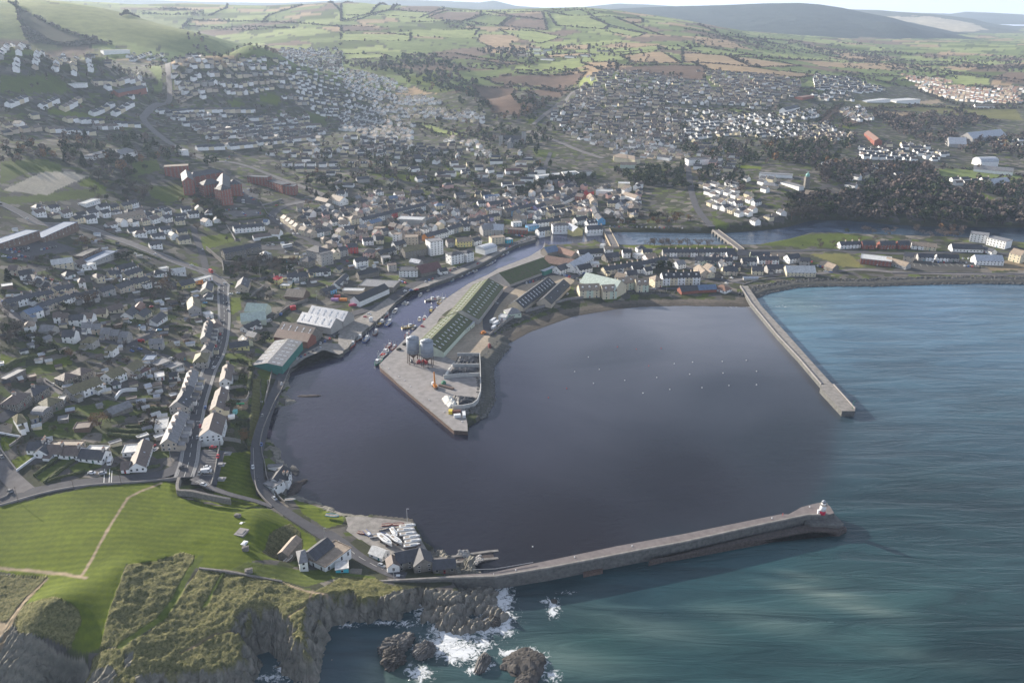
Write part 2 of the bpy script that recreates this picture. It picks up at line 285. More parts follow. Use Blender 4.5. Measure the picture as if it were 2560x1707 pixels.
# ------------------------------------------------------------ ground paint: what grows or lies where (real colours of the surface)
G={'lawn':(.092,.122,.011),'lawn2':(.072,.098,.020),'past':(.14,.18,.065),'past2':(.23,.27,.11),'hillg':(.17,.195,.075),'plough':(.125,.085,.07),'plough2':(.15,.105,.085),'stub':(.32,.235,.16),'rough':(.13,.13,.05),'scrub':(.042,.042,.026),'wood':(.05,.045,.033),'concrete':(.30,.26,.23),'asphalt':(.085,.083,.09),'pitch':(.36,.33,.30),'earth':(.20,.16,.12),'town':(.075,.075,.068),'shingle':(.125,.112,.108),'rock':(.19,.185,.18),'sand':(.30,.24,.19)}
PAINT=[('s',[(-300,-40),(2900,-60),(2900,210),(1700,220),(1500,215),(1000,240),(600,170),(-300,120)],'past',0),('s',[(-300,-60),(110,8),(300,25),(430,55),(520,95),(606,136),(560,140),(480,138),(400,120),(330,112),(250,100),(180,85),(120,60),(70,40),(30,10)],'hillg',0),('1',[(-200,30),(90,45),(120,150),(190,280),(0,270),(-200,260)],'hillg',0),('1',[(95,25),(140,60),(300,130),(420,190),(560,240),(700,290),(760,310),(640,320),(480,330),(300,300),(200,300),(150,180),(110,90)],'scrub',0),('1',[(0,330),(380,300),(520,390),(700,340),(690,410),(560,400),(440,340),(0,350)],'rough',.2),('1',[(700,390),(830,400),(780,430),(690,410)],'lawn',0),('1',[(0,520),(380,510),(500,620),(430,645),(200,645),(0,635)],'lawn2',0),('1',[(1010,460),(1110,455),(1115,640),(1020,600),(1090,560)],'past',0),('1',[(1190,470),(1200,620),(1250,630),(1230,660),(1180,655)],'lawn',0),('1',[(310,745),(560,770),(900,830),(860,835),(600,815),(420,795),(340,790)],'lawn',0),('1',[(1780,650),(1900,640),(1945,700),(1900,730),(1790,700)],'lawn',0),('1',[(1560,690),(1640,690),(1700,735),(1600,745)],'lawn',0),('1',[(2110,770),(2250,780),(2250,870),(2120,830)],'lawn2',0),('1',[(890,1110),(1080,1100),(1110,1170),(1010,1200),(900,1190)],'lawn2',0),('1',[(0,1110),(300,1090),(430,1140),(420,1190),(200,1190),(0,1270)],'lawn2',0),('1',[(0,1350),(180,1350),(480,1310),(720,1290),(740,1330),(600,1370),(0,1410)],'lawn2',0),('1',[(520,1270),(620,1220),(740,1290),(680,1300)],'lawn',0),('1',[(10,1310),(290,1185),(470,1180),(620,1210),(310,1345)],'pitch',0),('1',[(1000,1290),(1250,1270),(1300,1360),(1150,1400),(1050,1360)],'lawn2',0),('2',[(0,30),(480,20),(340,70),(110,140),(0,150)],'past2',0),('2',[(350,70),(520,30),(710,65),(620,90)],'plough2',0),('2',[(180,100),(340,72),(620,92),(540,128)],'past2',0),('2',[(590,130),(720,78),(960,80),(960,110),(830,150)],'plough2',0),('2',[(1000,82),(1390,88),(1400,135),(1180,115)],'plough2',0),('2',[(1095,180),(1180,118),(1400,140),(1420,210)],'plough2',0),('2',[(860,150),(985,105),(1160,118),(1080,180)],'past',0),('2',[(1420,95),(1640,70),(1840,180),(1800,205),(1480,180)],'past2',0),('2',[(1390,80),(1640,65),(1800,90),(1700,110),(1560,110)],'past',0),('2',[(1710,125),(1870,115),(2220,250),(2090,230),(1860,180)],'past',0),('2',[(1890,130),(2060,125),(2080,155),(2000,165)],'stub',0),('2',[(1830,185),(2090,235),(2040,260),(1820,220)],'past2',0),('2',[(0,180),(360,200),(300,215),(0,220)],'plough',0),('2',[(320,230),(950,200),(900,275),(500,260)],'past2',0),('2',[(1080,205),(1330,215),(1520,260),(1370,305),(1240,280)],'past2',0),('2',[(960,240),(1200,250),(1240,280),(1160,310),(1240,380),(1060,340),(940,290)],'stub',0),('2',[(0,290),(250,290),(470,290),(480,240),(230,240),(0,235)],'past2',0),('2',[(1490,320),(1710,310),(1700,345),(1500,345)],'stub',0),('2',[(1840,350),(2180,320),(2190,350),(1860,370)],'past2',0),('2',[(1920,385),(2200,360),(2340,440),(2000,430)],'stub',0),('2',[(2200,325),(2400,320),(2400,345),(2230,350)],'past2',0),('2',[(1400,380),(1700,370),(1730,385),(1420,400)],'stub',0),('2',[(1650,435),(1890,430),(1900,465),(1750,465)],'stub',0),('2',[(0,375),(300,380),(350,400),(0,415)],'past2',0),('2',[(440,380),(780,370),(1260,440),(1160,450),(900,410)],'plough',0),('2',[(1750,475),(2200,450),(2500,460),(2500,560),(1900,500)],'plough',0),('2',[(960,540),(1200,510),(1680,500),(1620,590),(1500,615),(1080,580)],'plough',0),('2',[(910,590),(1230,600),(1180,660),(1200,690),(1340,720),(1350,745),(1220,800),(1050,780),(970,680)],'plough',0),('2',[(1310,610),(1600,620),(1480,680),(1270,640)],'plough',0),('2',[(1190,490),(1640,475),(1700,480),(1230,505)],'past2',0),('2',[(430,530),(640,500),(760,480),(700,530),(650,600),(490,580)],'lawn',0),('2',[(870,440),(1100,450),(1080,480),(890,470)],'past',0),('2',[(1270,820),(1350,800),(1370,850),(1280,845)],'lawn',0),('2',[(500,850),(620,860),(740,900),(900,940),(820,945),(640,920)],'past2',0),('2',[(340,925),(430,930),(430,955),(360,950)],'lawn',0),('2',[(1800,605),(1890,595),(1980,620),(1800,630)],'lawn',0),('2',[(1750,725),(1890,730),(1900,755),(1780,745)],'lawn',0),('2',[(180,1190),(480,1200),(650,1240),(560,1260),(240,1215)],'lawn',0),('2',[(680,1110),(780,1170),(900,1240),(800,1240)],'lawn',0),('2',[(1310,1020),(1480,1040),(1470,1090),(1340,1080)],'lawn2',0),('2',[(1000,1115),(1140,1130),(1120,1150),(1000,1130)],'lawn',0),('2',[(590,1230),(690,1235),(630,1270)],'lawn',0),('2',[(240,1050),(320,1070),(330,1090),(250,1085)],'lawn',0),('3',[(0,330),(130,325),(490,380),(360,385),(160,360),(0,350)],'past2',0),('3',[(0,370),(300,385),(480,470),(0,430)],'stub',0),('3',[(320,385),(680,430),(810,460),(500,470)],'stub',0),('3',[(60,430),(320,450),(640,490),(930,520),(800,540),(480,510),(200,490)],'stub',0),('3',[(350,260),(640,275),(830,290),(700,310)],'past2',0),('3',[(1500,450),(1880,500),(1760,505),(1560,475)],'past2',0),('3',[(1100,520),(1480,530),(1440,570),(1250,550)],'past',0),('3',[(1600,700),(1760,680),(1800,710),(1640,725)],'sand',0),('3',[(1800,600),(2150,610),(2300,610),(1930,590)],'past2',0),('3',[(800,615),(1000,620),(980,640),(820,635)],'past',0),('3',[(1000,690),(1400,700),(2300,760),(2349,840),(1900,800),(1300,740)],'rough',0),('3',[(1300,760),(1600,780),(1560,810),(1330,790)],'stub',0),('3',[(1050,855),(1220,875),(1180,895),(1060,875)],'lawn',0),('3',[(920,840),(1050,740),(1100,720),(1060,790),(990,860)],'plough',0),('3',[(1080,830),(1180,800),(1280,850),(1120,870)],'plough2',0),('3',[(1690,1160),(1900,1160),(2360,1210),(2360,1240),(1760,1230)],'past',0),('3',[(1880,1320),(2100,1340),(2240,1420),(2100,1420),(1900,1380)],'lawn',0),('3',[(370,1130),(560,1150),(540,1165),(380,1160)],'lawn',0),('3',[(0,1150),(180,1170),(140,1195),(0,1195)],'earth',0),('3',[(200,1490),(320,1540),(330,1568),(230,1568)],'lawn2',0),('3',[(280,740),(480,765),(470,785),(300,760)],'past',0),('6',[(500,125),(860,45),(1040,40),(1320,60),(1080,150),(900,130)],'lawn2',0),('6',[(870,180),(1150,180),(1260,275),(1100,270)],'rough',.1),('6',[(2050,240),(2400,220),(2400,290),(2120,300)],'earth',0),('6',[(0,128),(400,128),(400,142),(0,140)],'lawn',0),('K',[(1000,345),(2349,350),(2349,380),(1100,375)],'lawn',0),('K',[(880,160),(2000,170),(2000,190),(900,180)],'lawn2',0),('6',[(1560,180),(2000,230),(2060,300),(1560,300),(1440,300)],'asphalt',0),('4',[(1380,60),(1560,40),(1620,95),(1400,155)],'lawn',0),('4',[(1585,480),(1650,480),(1660,560),(1600,600),(1585,600)],'lawn',0),('4',[(1300,240),(1370,250),(1360,275),(1290,270)],'lawn',0),('4',[(0,860),(120,900),(60,960),(0,970)],'lawn',0),('4',[(300,930),(480,880),(500,940),(380,980)],'lawn',0),('4',[(120,970),(300,930),(400,990),(200,1020)],'lawn2',0),('C',[(650,1200),(1100,1150),(1300,1180),(820,1400),(560,1420),(480,1330)],'lawn2',0),('C',[(1080,1000),(1560,880),(1680,900),(1500,1100),(1280,1120)],'lawn2',0),('C',[(1750,830),(2349,800),(2349,880),(1760,880)],'lawn2',0),('C',[(1900,930),(2349,910),(2349,970),(1960,980)],'earth',0),('E',[(140,520),(430,430),(560,450),(230,660)],'lawn',0),('E',[(0,180),(230,200),(280,240),(60,400),(0,380)],'lawn',0),('E',[(510,770),(960,480),(1080,540),(640,870)],'lawn2',0),('E',[(1000,640),(1200,540),(1520,560),(1480,640),(1250,690),(1100,720)],'lawn2',0),('D',[(1400,520),(1580,500),(1560,660),(1390,650)],'lawn2',0),('D',[(1250,190),(1500,200),(1660,330),(1600,350),(1260,290)],'lawn2',0),('D',[(1700,430),(1940,420),(1900,600),(1760,550)],'lawn2',0),('D',[(1430,770),(1530,770),(1530,840),(1430,840)],'lawn',0),('D',[(1340,700),(1580,700),(1560,880),(1330,870)],'earth',0),('D',[(1650,560),(1760,560),(1740,1000),(1680,1500),(1560,1500),(1600,900)],'rough',.35),('D',[(1770,600),(1880,560),(1830,900),(1760,960)],'lawn2',.15),('D',[(1200,1120),(1540,1100),(1560,1450),(1300,1500),(1150,1420)],'town',.2),('F',[(920,30),(1360,40),(1370,300),(1400,700),(1640,980),(1350,880),(760,680),(840,400)],'lawn',0),('7',[(-100,360),(20,345),(600,215),(1140,180),(1230,180),(1230,260),(1290,290),(1590,325),(1700,345),(1850,365),(2160,560),(2180,600),(2060,700),(1760,720),(1560,800),(1300,770),(880,770),(870,760),(840,880),(680,1310),(480,1290),(560,1120),(330,1080),(180,1080),(280,920),(330,860),(0,800),(-100,800)],'lawn',0),('7',[(1230,205),(1400,240),(1540,255),(1780,310),(1860,355),(1590,320),(1270,250)],'lawn',0),('7',[(1700,730),(1560,800),(1900,850),(2100,900),(2360,830),(2360,780),(2000,770)],'lawn2',.1),('7',[(880,765),(1050,735),(1240,665),(1340,690),(1320,760),(1240,880),(1200,980),(1000,1200),(830,1310),(680,1310),(760,1060)],'rough',1),('7',[(1370,780),(1560,800),(1900,850),(2150,940),(2280,970),(2330,1080),(2260,1230),(2200,1400),(2050,1400),(1900,1280),(1830,1280),(1700,1440),(1400,1500),(1000,1567),(560,1567),(620,1340),(860,1310),(1060,1190),(1200,1000),(1300,880)],'rough',1),('7',[(2150,940),(2360,830),(2360,1140),(2260,1230),(2330,1080)],'rough',.7),('8',[(0,815),(220,835),(300,880),(420,905),(360,960),(150,985),(0,1000)],'rough',.7),('7',[(180,1090),(400,1070),(560,1120),(570,1180),(470,1290),(160,1310),(120,1200)],'rough',1),('7',[(0,820),(330,830),(300,900),(180,1070),(120,1180),(0,1170)],'scrub',.8),('7',[(0,1150),(60,1200),(0,1290)],'sand',0),('7',[(1850,530),(2000,470),(2060,520),(2080,600),(2040,690),(1900,700),(1800,650)],'scrub',.6),('7',[(2000,270),(2360,400),(2360,470),(2240,505),(2080,400)],'lawn',0),('8',[(10,530),(110,520),(215,610),(190,615),(100,545),(30,555)],'lawn2',0),('8',[(650,1040),(860,950),(900,1100),(760,1130)],'shingle',0),('7',[(-100,1310),(0,1290),(100,1215),(160,1300),(380,1320),(560,1310),(600,1400),(500,1600),(-100,1600)],'rock',0),('7',[(1830,1240),(1900,1195),(2010,1200),(1930,1300),(1880,1430),(1760,1510),(1680,1440),(1740,1360)],'rock',0),('7',[(1950,1370),(2090,1400),(2240,1390),(2240,1560),(2040,1570),(1960,1450)],'rock',0),('7',[(620,1450),(760,1430),(810,1500),(720,1600),(560,1600)],'rock',0),('7',[(930,1510),(1110,1480),(1120,1600),(930,1600)],'rock',0),('7',[(1310,1490),(1430,1470),(1460,1600),(1320,1600)],'rock',0),('7',[(860,1360),(925,1350),(900,1450),(850,1460)],'rock',0),('8',[(0,985),(200,985),(380,935),(560,905),(700,930),(660,1010),(560,1020),(420,1140),(100,1150),(0,1110)],'rock',0),('7',[(2270,1090),(2360,1000),(2360,1160),(2250,1230)],'rock',0),('5',[(560,760),(880,560),(1050,420),(1250,330),(1500,300),(1640,330),(1560,420),(1260,560),(1060,640),(1010,740),(1130,790),(1000,890),(965,900),(970,1130),(925,1240),(860,1260),(870,1400),(600,1200)],'concrete',0),('8',[(545,1010),(700,930),(1010,925),(1200,1130),(780,1205),(560,1120)],'rock',0),]
RUTS=[('7',[(600,870),(430,820),(200,790),(-50,770)],1.5,'sand'),('7',[(570,840),(640,700),(760,480),(880,290),(960,250),(1110,190)],1.2,'sand'),('7',[(1380,700),(1300,800),(1210,980),(1100,1130),(830,1310)],3.2,'lawn2'),('7',[(1540,800),(1430,1000),(1400,1040)],1.6,'lawn2'),('7',[(2150,930),(2110,1030),(1900,1160),(1640,1200),(1480,1230),(1240,1360)],1.0,'earth'),('7',[(1540,790),(1720,830),(1940,870),(2140,940),(2270,960)],1.3,'sand'),('7',[(320,860),(200,1000),(80,1240),(-20,1390)],1.8,'earth'),('G',[(0,870),(200,900),(420,940),(700,950),(1090,1000)],2.5,'lawn2'),('7',[(0,1290),(60,1210),(200,1000)],1.2,'sand'),('F',[(420,760),(600,720),(700,700)],1.0,'earth'),]
# ------------------------------------------------------------ terrain
th=np.arange(-43.0,43.01,0.08)*math.pi/180
dep=np.arange(52.0,2.2,-0.072)*math.pi/180
rr=CAM_H/np.tan(dep)
rr=np.concatenate([rr,np.geomspace(rr[-1]*1.012,13500,60)])
RR,TH=np.meshgrid(rr,th,indexing='ij')
GX,GY=RR*np.sin(TH),RR*np.cos(TH)
nr,nc=GX.shape
gx,gy=GX.ravel(),GY.ravel()
land0=hz(gx,gy)
gpx,gpy=proj(gx,gy,land0)
tint=np.tile(np.array(G['town']),(len(gx),1));rough=np.zeros(len(gx));stn=np.zeros(len(gx));town=np.ones(len(gx))
wsc=np.clip(RR.ravel()/50,6,90);wobx=gpx+(fbm(gx/wsc,gy/wsc,5)-.5)*5;woby=gpy+(fbm(gx/wsc,gy/wsc,6)-.5)*3
fu,fv=(gx*.8+gy*.6)/210+(fbm(gx/500,gy/500,8)-.5)*2.2,(gy*.8-gx*.6)/165+(fbm(gx/500,gy/500,9)-.5)*2.2
fp=np.array([G[k_]for k_ in('past','past2','past','past2','plough2','stub','past','lawn2')])[(_h(np.floor(fu).astype(np.int64),np.floor(fv).astype(np.int64),4)*7.99).astype(int)]
fp[(fu%1<.05)|(fv%1<.05)]=(.055,.055,.035)
for n_p,(tl,poly,c,rg)in enumerate(PAINT):
 q=[tp(tl,*p)for p in poly]
 m=pip(wobx,woby,q)
 tint[m]=fp[m]if n_p==0 else G[c];rough[m]=rg;stn[m]=c=='rock';town[m]=0.0 if c!='town' else 1.0
for tl,ps,w,c in RUTS:
 q=np.array([at(*tp(tl,*p))[:2]for p in ps])
 k=np.nonzero((gx>q[:,0].min()-9)&(gx<q[:,0].max()+9)&(gy>q[:,1].min()-9)&(gy<q[:,1].max()+9))[0]
 d,_=segdist(gx[k],gy[k],q[:-1],q[1:])
 a=np.clip((w/2+.5-d+(fbm(gx[k]/3,gy[k]/3,9)-.5))/.8,0,1)[:,None]
 tint[k]=tint[k]*(1-a)+np.array(G[c])*a;rough[k]*=(1-a[:,0]);town[k]*=(1-a[:,0])
near=(gy<2000)&(np.abs(gx)<2500)&(land0<60)
k=np.nonzero(near)[0]
sdv=np.full(len(gx),500.0)
cx,cy=gx[k],gy[k]
segn=np.ones(len(SA),bool)
dd,ii=segdist(cx,cy,SA,SB)
ins=pip(cx,cy,L1)|pip(cx,cy,L2)
sgn=np.where(ins,1.0,-1.0)
sdv[k]=dd*sgn
slope=np.full(len(gx),9.0);slope[k]=SS[ii]
typ=np.full(len(gx),'',dtype=object);typ[k]=np.array(ST,dtype=object)[ii]
jag=(fbm(gx/7,gy/7,21,5)-.5);jag2=(fbm(gx/2.2,gy/2.2,31,3)-.5)
iscl=(typ=='cliff');isrk=(typ=='rock');issh=(typ=='shore');isbe=(typ=='beach')
strata=np.abs(((gx*.82-gy*.57)/3.4+jag*1.6)%1.0-.5)
sdn=sdv+np.where(iscl,jag*9+jag2*2,np.where(isrk,jag*16+jag2*3,np.where(issh,jag*6,0)))
prof=np.where(sdn>0,slope*sdn,np.maximum(-4,sdn*.6))
prof=np.where(iscl&(sdn>0),prof+(strata-.25)*5.0*np.clip(sdn/3,0,1),prof)
prof=np.where(isrk&(sdn>0),np.clip(.9+.12*sdn+jag*5.5+jag2*2+(strata-.25)*1.6,-1,6.5)+np.maximum(0,(sdn-22))*.4,prof)
hh=np.minimum(land0,prof)
rg=rough*np.clip(sdv/6,0,1)
tuss=fbm(gx/4.2,gy/3.0,41,4)-.45
hh=hh+rg*(tuss*1.5+(fbm(gx/1.6,gy/1.3,47,3)-.5)*1.0+(fbm(gx/16,gy/12,43,3)-.5)*2.4)*np.where(land0<40,1,.6)
for tl,px,py,hgt,ra in(('7',1350,580,.5,5.0),('7',1800,480,2.2,9),('7',420,1130,6.0,17),('7',250,1190,4.5,14),('7',850,800,1.8,10),('7',2090,800,-1.5,10),('7',1750,420,1.5,8)):
 bx,by,_=at(*tp(tl,px,py));d2=((gx-bx)**2+(gy-by)**2)/(ra*ra)
 hh+=hgt*np.exp(-d2)
for tl,px,py,hgt,ra in(('7',1960,580,-5.0,8),('7',1900,640,-4.0,7),('7',1980,650,-4.5,7),('7',430,1470,-9,11),('7',380,1400,-6,8),('7',500,1420,-5,7)):
 bx,by,_=at(*tp(tl,px,py));d2=((gx-bx)**2+(gy-by)**2)/(ra*ra)
 hh+=hgt*np.exp(-d2)
far=np.clip((RR.ravel()-1500)/3000,0,1)
hh+=far*(fbm(gx/420,gy/420,51,4)-.5)*26
rockf=np.zeros(len(gx))
cut=np.clip((land0-prof)/1.5,0,1)
rockf[iscl]=(cut*np.where(sdn>-2,1,0))[iscl]
rockf[isrk]=np.where(sdn[isrk]<26,1,0)
rockf=np.where(issh&(sdn<5.5)&(jag>-.12),1.0,rockf)
grassy=np.clip((jag2+jag*.9-.06)*7,0,1)*iscl*(hh>5.5)*np.clip((hh/land0-.45)*3,0,1)
rockf=rockf*(1-.8*grassy)
rc=np.array(G['rock'])[None]*(0.6+1.0*fbm(gx/1.7,gy/4.0,61,4))[:,None]*np.array([1.0,1.0,1.02])
tint=tint*(1-rockf[:,None])+rc*rockf[:,None]
rockf=np.maximum(rockf,stn*np.clip(.55+jag2*2.2+jag*1.5,0,1));hh+=stn*((strata-.25)*3.0+jag*3.5)
shing=isbe&(sdv<17);tint[shing]=G['shingle'];town[shing]=0
wetb=isbe&(sdv<9);tint[wetb]=np.array(G['shingle'])*.7
arm=(typ=='armour')&(sdv<17);tint[arm]=(.09,.09,.09);town[arm]=0
bk=(typ=='bank')&(sdv<7);tint[bk]=G['scrub'];town[bk]=0
town*=(rockf<.3)
GV=np.stack([gx,gy,hh],1)
me=gridmesh('ground',GV,nr,nc,[],True)
ca=me.color_attributes.new('tint','FLOAT_COLOR','POINT')
ca.data.foreach_set('color',np.concatenate([tint,np.ones((len(gx),1))],1).astype(np.float32).ravel())
for nm,arr in(('tussock',rough*(1-np.clip(rockf,0,1))),('plots',town),('stone',rockf)):
 a=me.attributes.new(nm,'FLOAT','POINT');a.data.foreach_set('value',arr.astype(np.float32))
t=NT('land_surface',.92,.12)
ob=t.obj();ti=t.attr('tint').outputs['Color']
n1=t.noise(.035,6,.6,ob);n2=t.noise(.45,5,.65,ob);n3=t.noise(.006,4,.6,ob)
vo=t.add('ShaderNodeTexVoronoi');vo.inputs['Scale'].default_value=.11;vo.inputs['Randomness'].default_value=.9;t.l.new(ob,vo.inputs['Vector'])
rmp=t.add('ShaderNodeValToRGB');rmp.color_ramp.interpolation='CONSTANT'
els=rmp.color_ramp.elements
els[0].position=0;els[0].color=(.042,.048,.028,1);els[1].position=.24;els[1].color=(.075,.10,.022,1)
for p_,c_ in((.36,(.08,.076,.084)),(.54,(.038,.04,.028)),(.66,(.18,.165,.16)),(.74,(.052,.064,.024)),(.86,(.105,.098,.10))):
 e=els.new(p_);e.color=(*c_,1)
sep=t.add('ShaderNodeSeparateColor');t.l.new(vo.outputs['Color'],sep.inputs[0]);t.l.new(sep.outputs[0],rmp.inputs[0])
base=t.mix(t.math('MULTIPLY',t.attr('plots').outputs['Fac'],.85),ti,rmp.outputs[0])
base=t.mix(1.0,base,t.mix(t.mr(n1,.25,.75,0,1),(.72,.72,.68),(1.25,1.22,1.15)),'MULTIPLY')
base=t.mix(1.0,base,t.mix(t.mr(n2,.3,.7,0,1),(.78,.80,.78),(1.2,1.18,1.15)),'MULTIPLY')
base=t.mix(1.0,base,t.mix(t.mr(n3,.3,.7,0,1),(.85,.86,.8),(1.15,1.12,1.12)),'MULTIPLY')
tu=t.attr('tussock').outputs['Fac']
nt=t.noise(.8,6,.7,ob,.4)
tus=t.mix(t.mr(nt,.36,.66,0,1),(.055,.066,.02),(.26,.235,.115))  # straw over dark greens; shade between tussocks is mixed into the green
base=t.mix(t.math('MULTIPLY',tu,.9),base,tus)
st=t.attr('stone').outputs['Fac']
mo=t.add('ShaderNodeTexWave');mo.bands_direction='Y';mo.inputs['Scale'].default_value=.075;mo.inputs['Distortion'].default_value=3;mo.inputs['Detail'].default_value=3;mo.inputs['Detail Scale'].default_value=.6;t.l.new(ob,mo.inputs['Vector'])
base=t.mix(t.math('SUBTRACT',1.0,t.attr('plots').outputs['Fac']),base,t.mix(1.0,base,t.mix(mo.outputs['Fac'],(.86,.88,.86),(1.10,1.08,1.06)),'MULTIPLY'))
t.col(base)
wv=t.add('ShaderNodeTexWave');wv.inputs['Scale'].default_value=.22;wv.inputs['Distortion'].default_value=7;wv.inputs['Detail'].default_value=5
mpw=t.add('ShaderNodeMapping');mpw.inputs['Rotation'].default_value=(.5,.3,.9);t.l.new(ob,mpw.inputs[0]);t.l.new(mpw.outputs[0],wv.inputs['Vector'])
hgt=t.math('ADD',t.math('MULTIPLY',nt,t.math('MULTIPLY',tu,2.6)),t.math('ADD',t.math('MULTIPLY',n2,.35),t.math('MULTIPLY',t.math('ADD',wv.outputs['Fac'],nt),t.math('MULTIPLY',st,1.3))))
t.bump(hgt,.8,.8)
me.materials.append(t.m)
ground=tag(link('ground',me),'rolling ground of lawns, fields, gardens and sea cliffs under the whole town',kind='structure')
# ------------------------------------------------------------ water
wth=np.arange(-45,45.1,0.2)*math.pi/180
wdep=np.concatenate([np.arange(60,8,-0.14),np.geomspace(8,3.5,30)])*math.pi/180
WR,WT=np.meshgrid(CAM_H/np.tan(wdep),wth,indexing='ij')
wx,wy=(WR*np.sin(WT)).ravel(),(WR*np.cos(WT)).ravel()
wpx,wpy=proj(wx,wy,np.zeros(len(wx)))
WC=[(1000,1150,(.058,.046,.062)),(1400,1350,(.052,.040,.046)),(1000,1250,(.052,.044,.056)),(1700,1200,(.058,.054,.062)),(1200,950,(.055,.052,.075)),(1500,900,(.085,.085,.10)),(1450,820,(.13,.125,.145)),(1700,790,(.17,.165,.18)),(1850,800,(.14,.14,.16)),(1850,1000,(.075,.08,.095)),(1950,1100,(.06,.072,.08)),(850,1000,(.06,.05,.075)),(900,900,(.05,.045,.085)),(1050,760,(.06,.055,.11)),(1250,640,(.08,.08,.14)),(1600,600,(.12,.12,.16)),(2000,590,(.06,.06,.10)),(2400,575,(.04,.04,.06)),(2100,800,(.11,.16,.21)),(2000,760,(.14,.19,.22)),(2300,760,(.11,.16,.22)),(2500,850,(.09,.145,.19)),(2250,950,(.075,.12,.15)),(2500,1050,(.05,.095,.115)),(2150,1100,(.06,.09,.105)),(2300,1250,(.035,.085,.09)),(2500,1300,(.03,.08,.085)),(2100,1350,(.03,.088,.095)),(1900,1420,(.03,.095,.105)),(1600,1480,(.025,.085,.10)),(1500,1600,(.04,.115,.105)),(1800,1600,(.03,.10,.10)),(2100,1550,(.035,.105,.105)),(2400,1600,(.018,.06,.062)),(2560,1700,(.012,.045,.048)),(1350,1650,(.06,.135,.125)),(1000,1690,(.07,.13,.11)),(900,1600,(.04,.10,.12)),(850,1650,(.04,.09,.11)),(1200,1620,(.06,.12,.12)),(2050,1480,(.055,.12,.115)),(2200,1560,(.05,.12,.115)),(1400,1420,(.028,.085,.095)),(1250,1500,(.05,.09,.10)),(1700,1380,(.03,.09,.10))]  # brown and teal water; reflected sky and haze painted into the paler far points
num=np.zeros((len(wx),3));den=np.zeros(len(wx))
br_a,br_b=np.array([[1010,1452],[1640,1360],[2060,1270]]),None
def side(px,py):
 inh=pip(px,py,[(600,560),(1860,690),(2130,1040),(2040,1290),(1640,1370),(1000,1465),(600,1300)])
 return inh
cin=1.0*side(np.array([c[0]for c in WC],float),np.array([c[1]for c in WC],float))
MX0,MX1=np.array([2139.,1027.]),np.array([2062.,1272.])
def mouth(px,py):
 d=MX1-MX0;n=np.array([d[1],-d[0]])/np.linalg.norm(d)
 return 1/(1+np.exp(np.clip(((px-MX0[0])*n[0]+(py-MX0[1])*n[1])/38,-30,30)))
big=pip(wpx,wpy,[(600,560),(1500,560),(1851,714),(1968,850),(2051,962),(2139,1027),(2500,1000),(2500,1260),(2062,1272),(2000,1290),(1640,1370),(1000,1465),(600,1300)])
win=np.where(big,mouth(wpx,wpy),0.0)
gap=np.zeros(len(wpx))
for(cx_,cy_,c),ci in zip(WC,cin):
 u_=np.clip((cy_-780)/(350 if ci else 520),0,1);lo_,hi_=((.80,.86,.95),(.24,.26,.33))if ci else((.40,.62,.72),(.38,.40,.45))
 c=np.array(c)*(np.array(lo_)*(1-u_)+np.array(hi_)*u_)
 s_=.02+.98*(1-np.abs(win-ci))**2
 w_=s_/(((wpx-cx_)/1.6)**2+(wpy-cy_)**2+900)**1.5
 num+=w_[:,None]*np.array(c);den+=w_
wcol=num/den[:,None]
FO=[(1255,1500,30,44,1.1),(1240,1545,50,24,1.2),(1190,1572,70,17,1.2),(1262,1562,26,32,1.1),(1130,1590,60,24,1.2),(1150,1628,62,30,1.2),(1100,1612,60,28,1.1),(1200,1600,40,22,.9),(1385,1520,15,28,1),(1370,1500,22,9,.6),(1060,1535,24,28,.8),(1040,1515,22,16,.9),(955,1556,70,6,.8),(1015,1560,36,8,.8),(1075,1600,34,16,.7),(1050,1682,32,26,1),(1190,1675,30,12,1),(1210,1665,26,14,1),(1310,1632,52,16,1),(1352,1660,22,30,1),(1265,1632,30,12,1),(1380,1690,20,16,1),(690,1692,46,11,.9),(700,1672,18,16,.8),(870,1562,30,8,.8),(1090,1568,40,14,.8),(1420,1480,25,6,.4),(1900,766,200,3,.45),(980,1640,26,14,.5)]
foam=np.zeros(len(wx))
for a_,b_,c_,d_,s_ in FO:
 foam=np.maximum(foam,s_*np.exp(-((wpx-a_)/c_)**2-((wpy-b_)/d_)**2))
shoal=np.zeros(len(wx))
for a_,b_,c_,d_,s_ in[(2050,1480,120,14,.7),(2150,1520,110,16,.6),(2000,1440,60,10,.5),(1600,1560,200,40,.35),(1400,1640,160,40,.4),(2000,765,90,24,.5),(2100,790,110,18,.4),(940,1690,40,50,.6),(1900,1550,200,30,.3),(2300,1640,150,20,.2)]:
 shoal=np.maximum(shoal,s_*np.exp(-((wpx-a_)/c_)**2-((wpy-b_-(wpx-a_)*.18)/d_)**2))
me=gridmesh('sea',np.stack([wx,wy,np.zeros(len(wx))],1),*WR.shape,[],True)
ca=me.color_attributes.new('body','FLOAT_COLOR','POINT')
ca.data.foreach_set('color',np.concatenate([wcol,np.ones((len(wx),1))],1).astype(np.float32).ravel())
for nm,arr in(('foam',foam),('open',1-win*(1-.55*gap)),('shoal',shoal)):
 a=me.attributes.new(nm,'FLOAT','POINT');a.data.foreach_set('value',arr.astype(np.float32))
t=NT('sea_water',.12,.5);t.b.inputs['IOR'].default_value=1.33
ob=t.obj()
body=t.attr('body').outputs['Color'];op=t.attr('open').outputs['Fac']
m1=t.add('ShaderNodeMapping');m1.inputs['Scale'].default_value=(.16,1.0,1);m1.inputs['Rotation'].default_value=(0,0,.14);t.l.new(ob,m1.inputs[0])
sw=t.noise(.085,6,.62,m1.outputs[0],.8)
m2=t.add('ShaderNodeMapping');m2.inputs['Scale'].default_value=(.55,1.0,1);m2.inputs['Rotation'].default_value=(0,0,-.2);t.l.new(ob,m2.inputs[0])
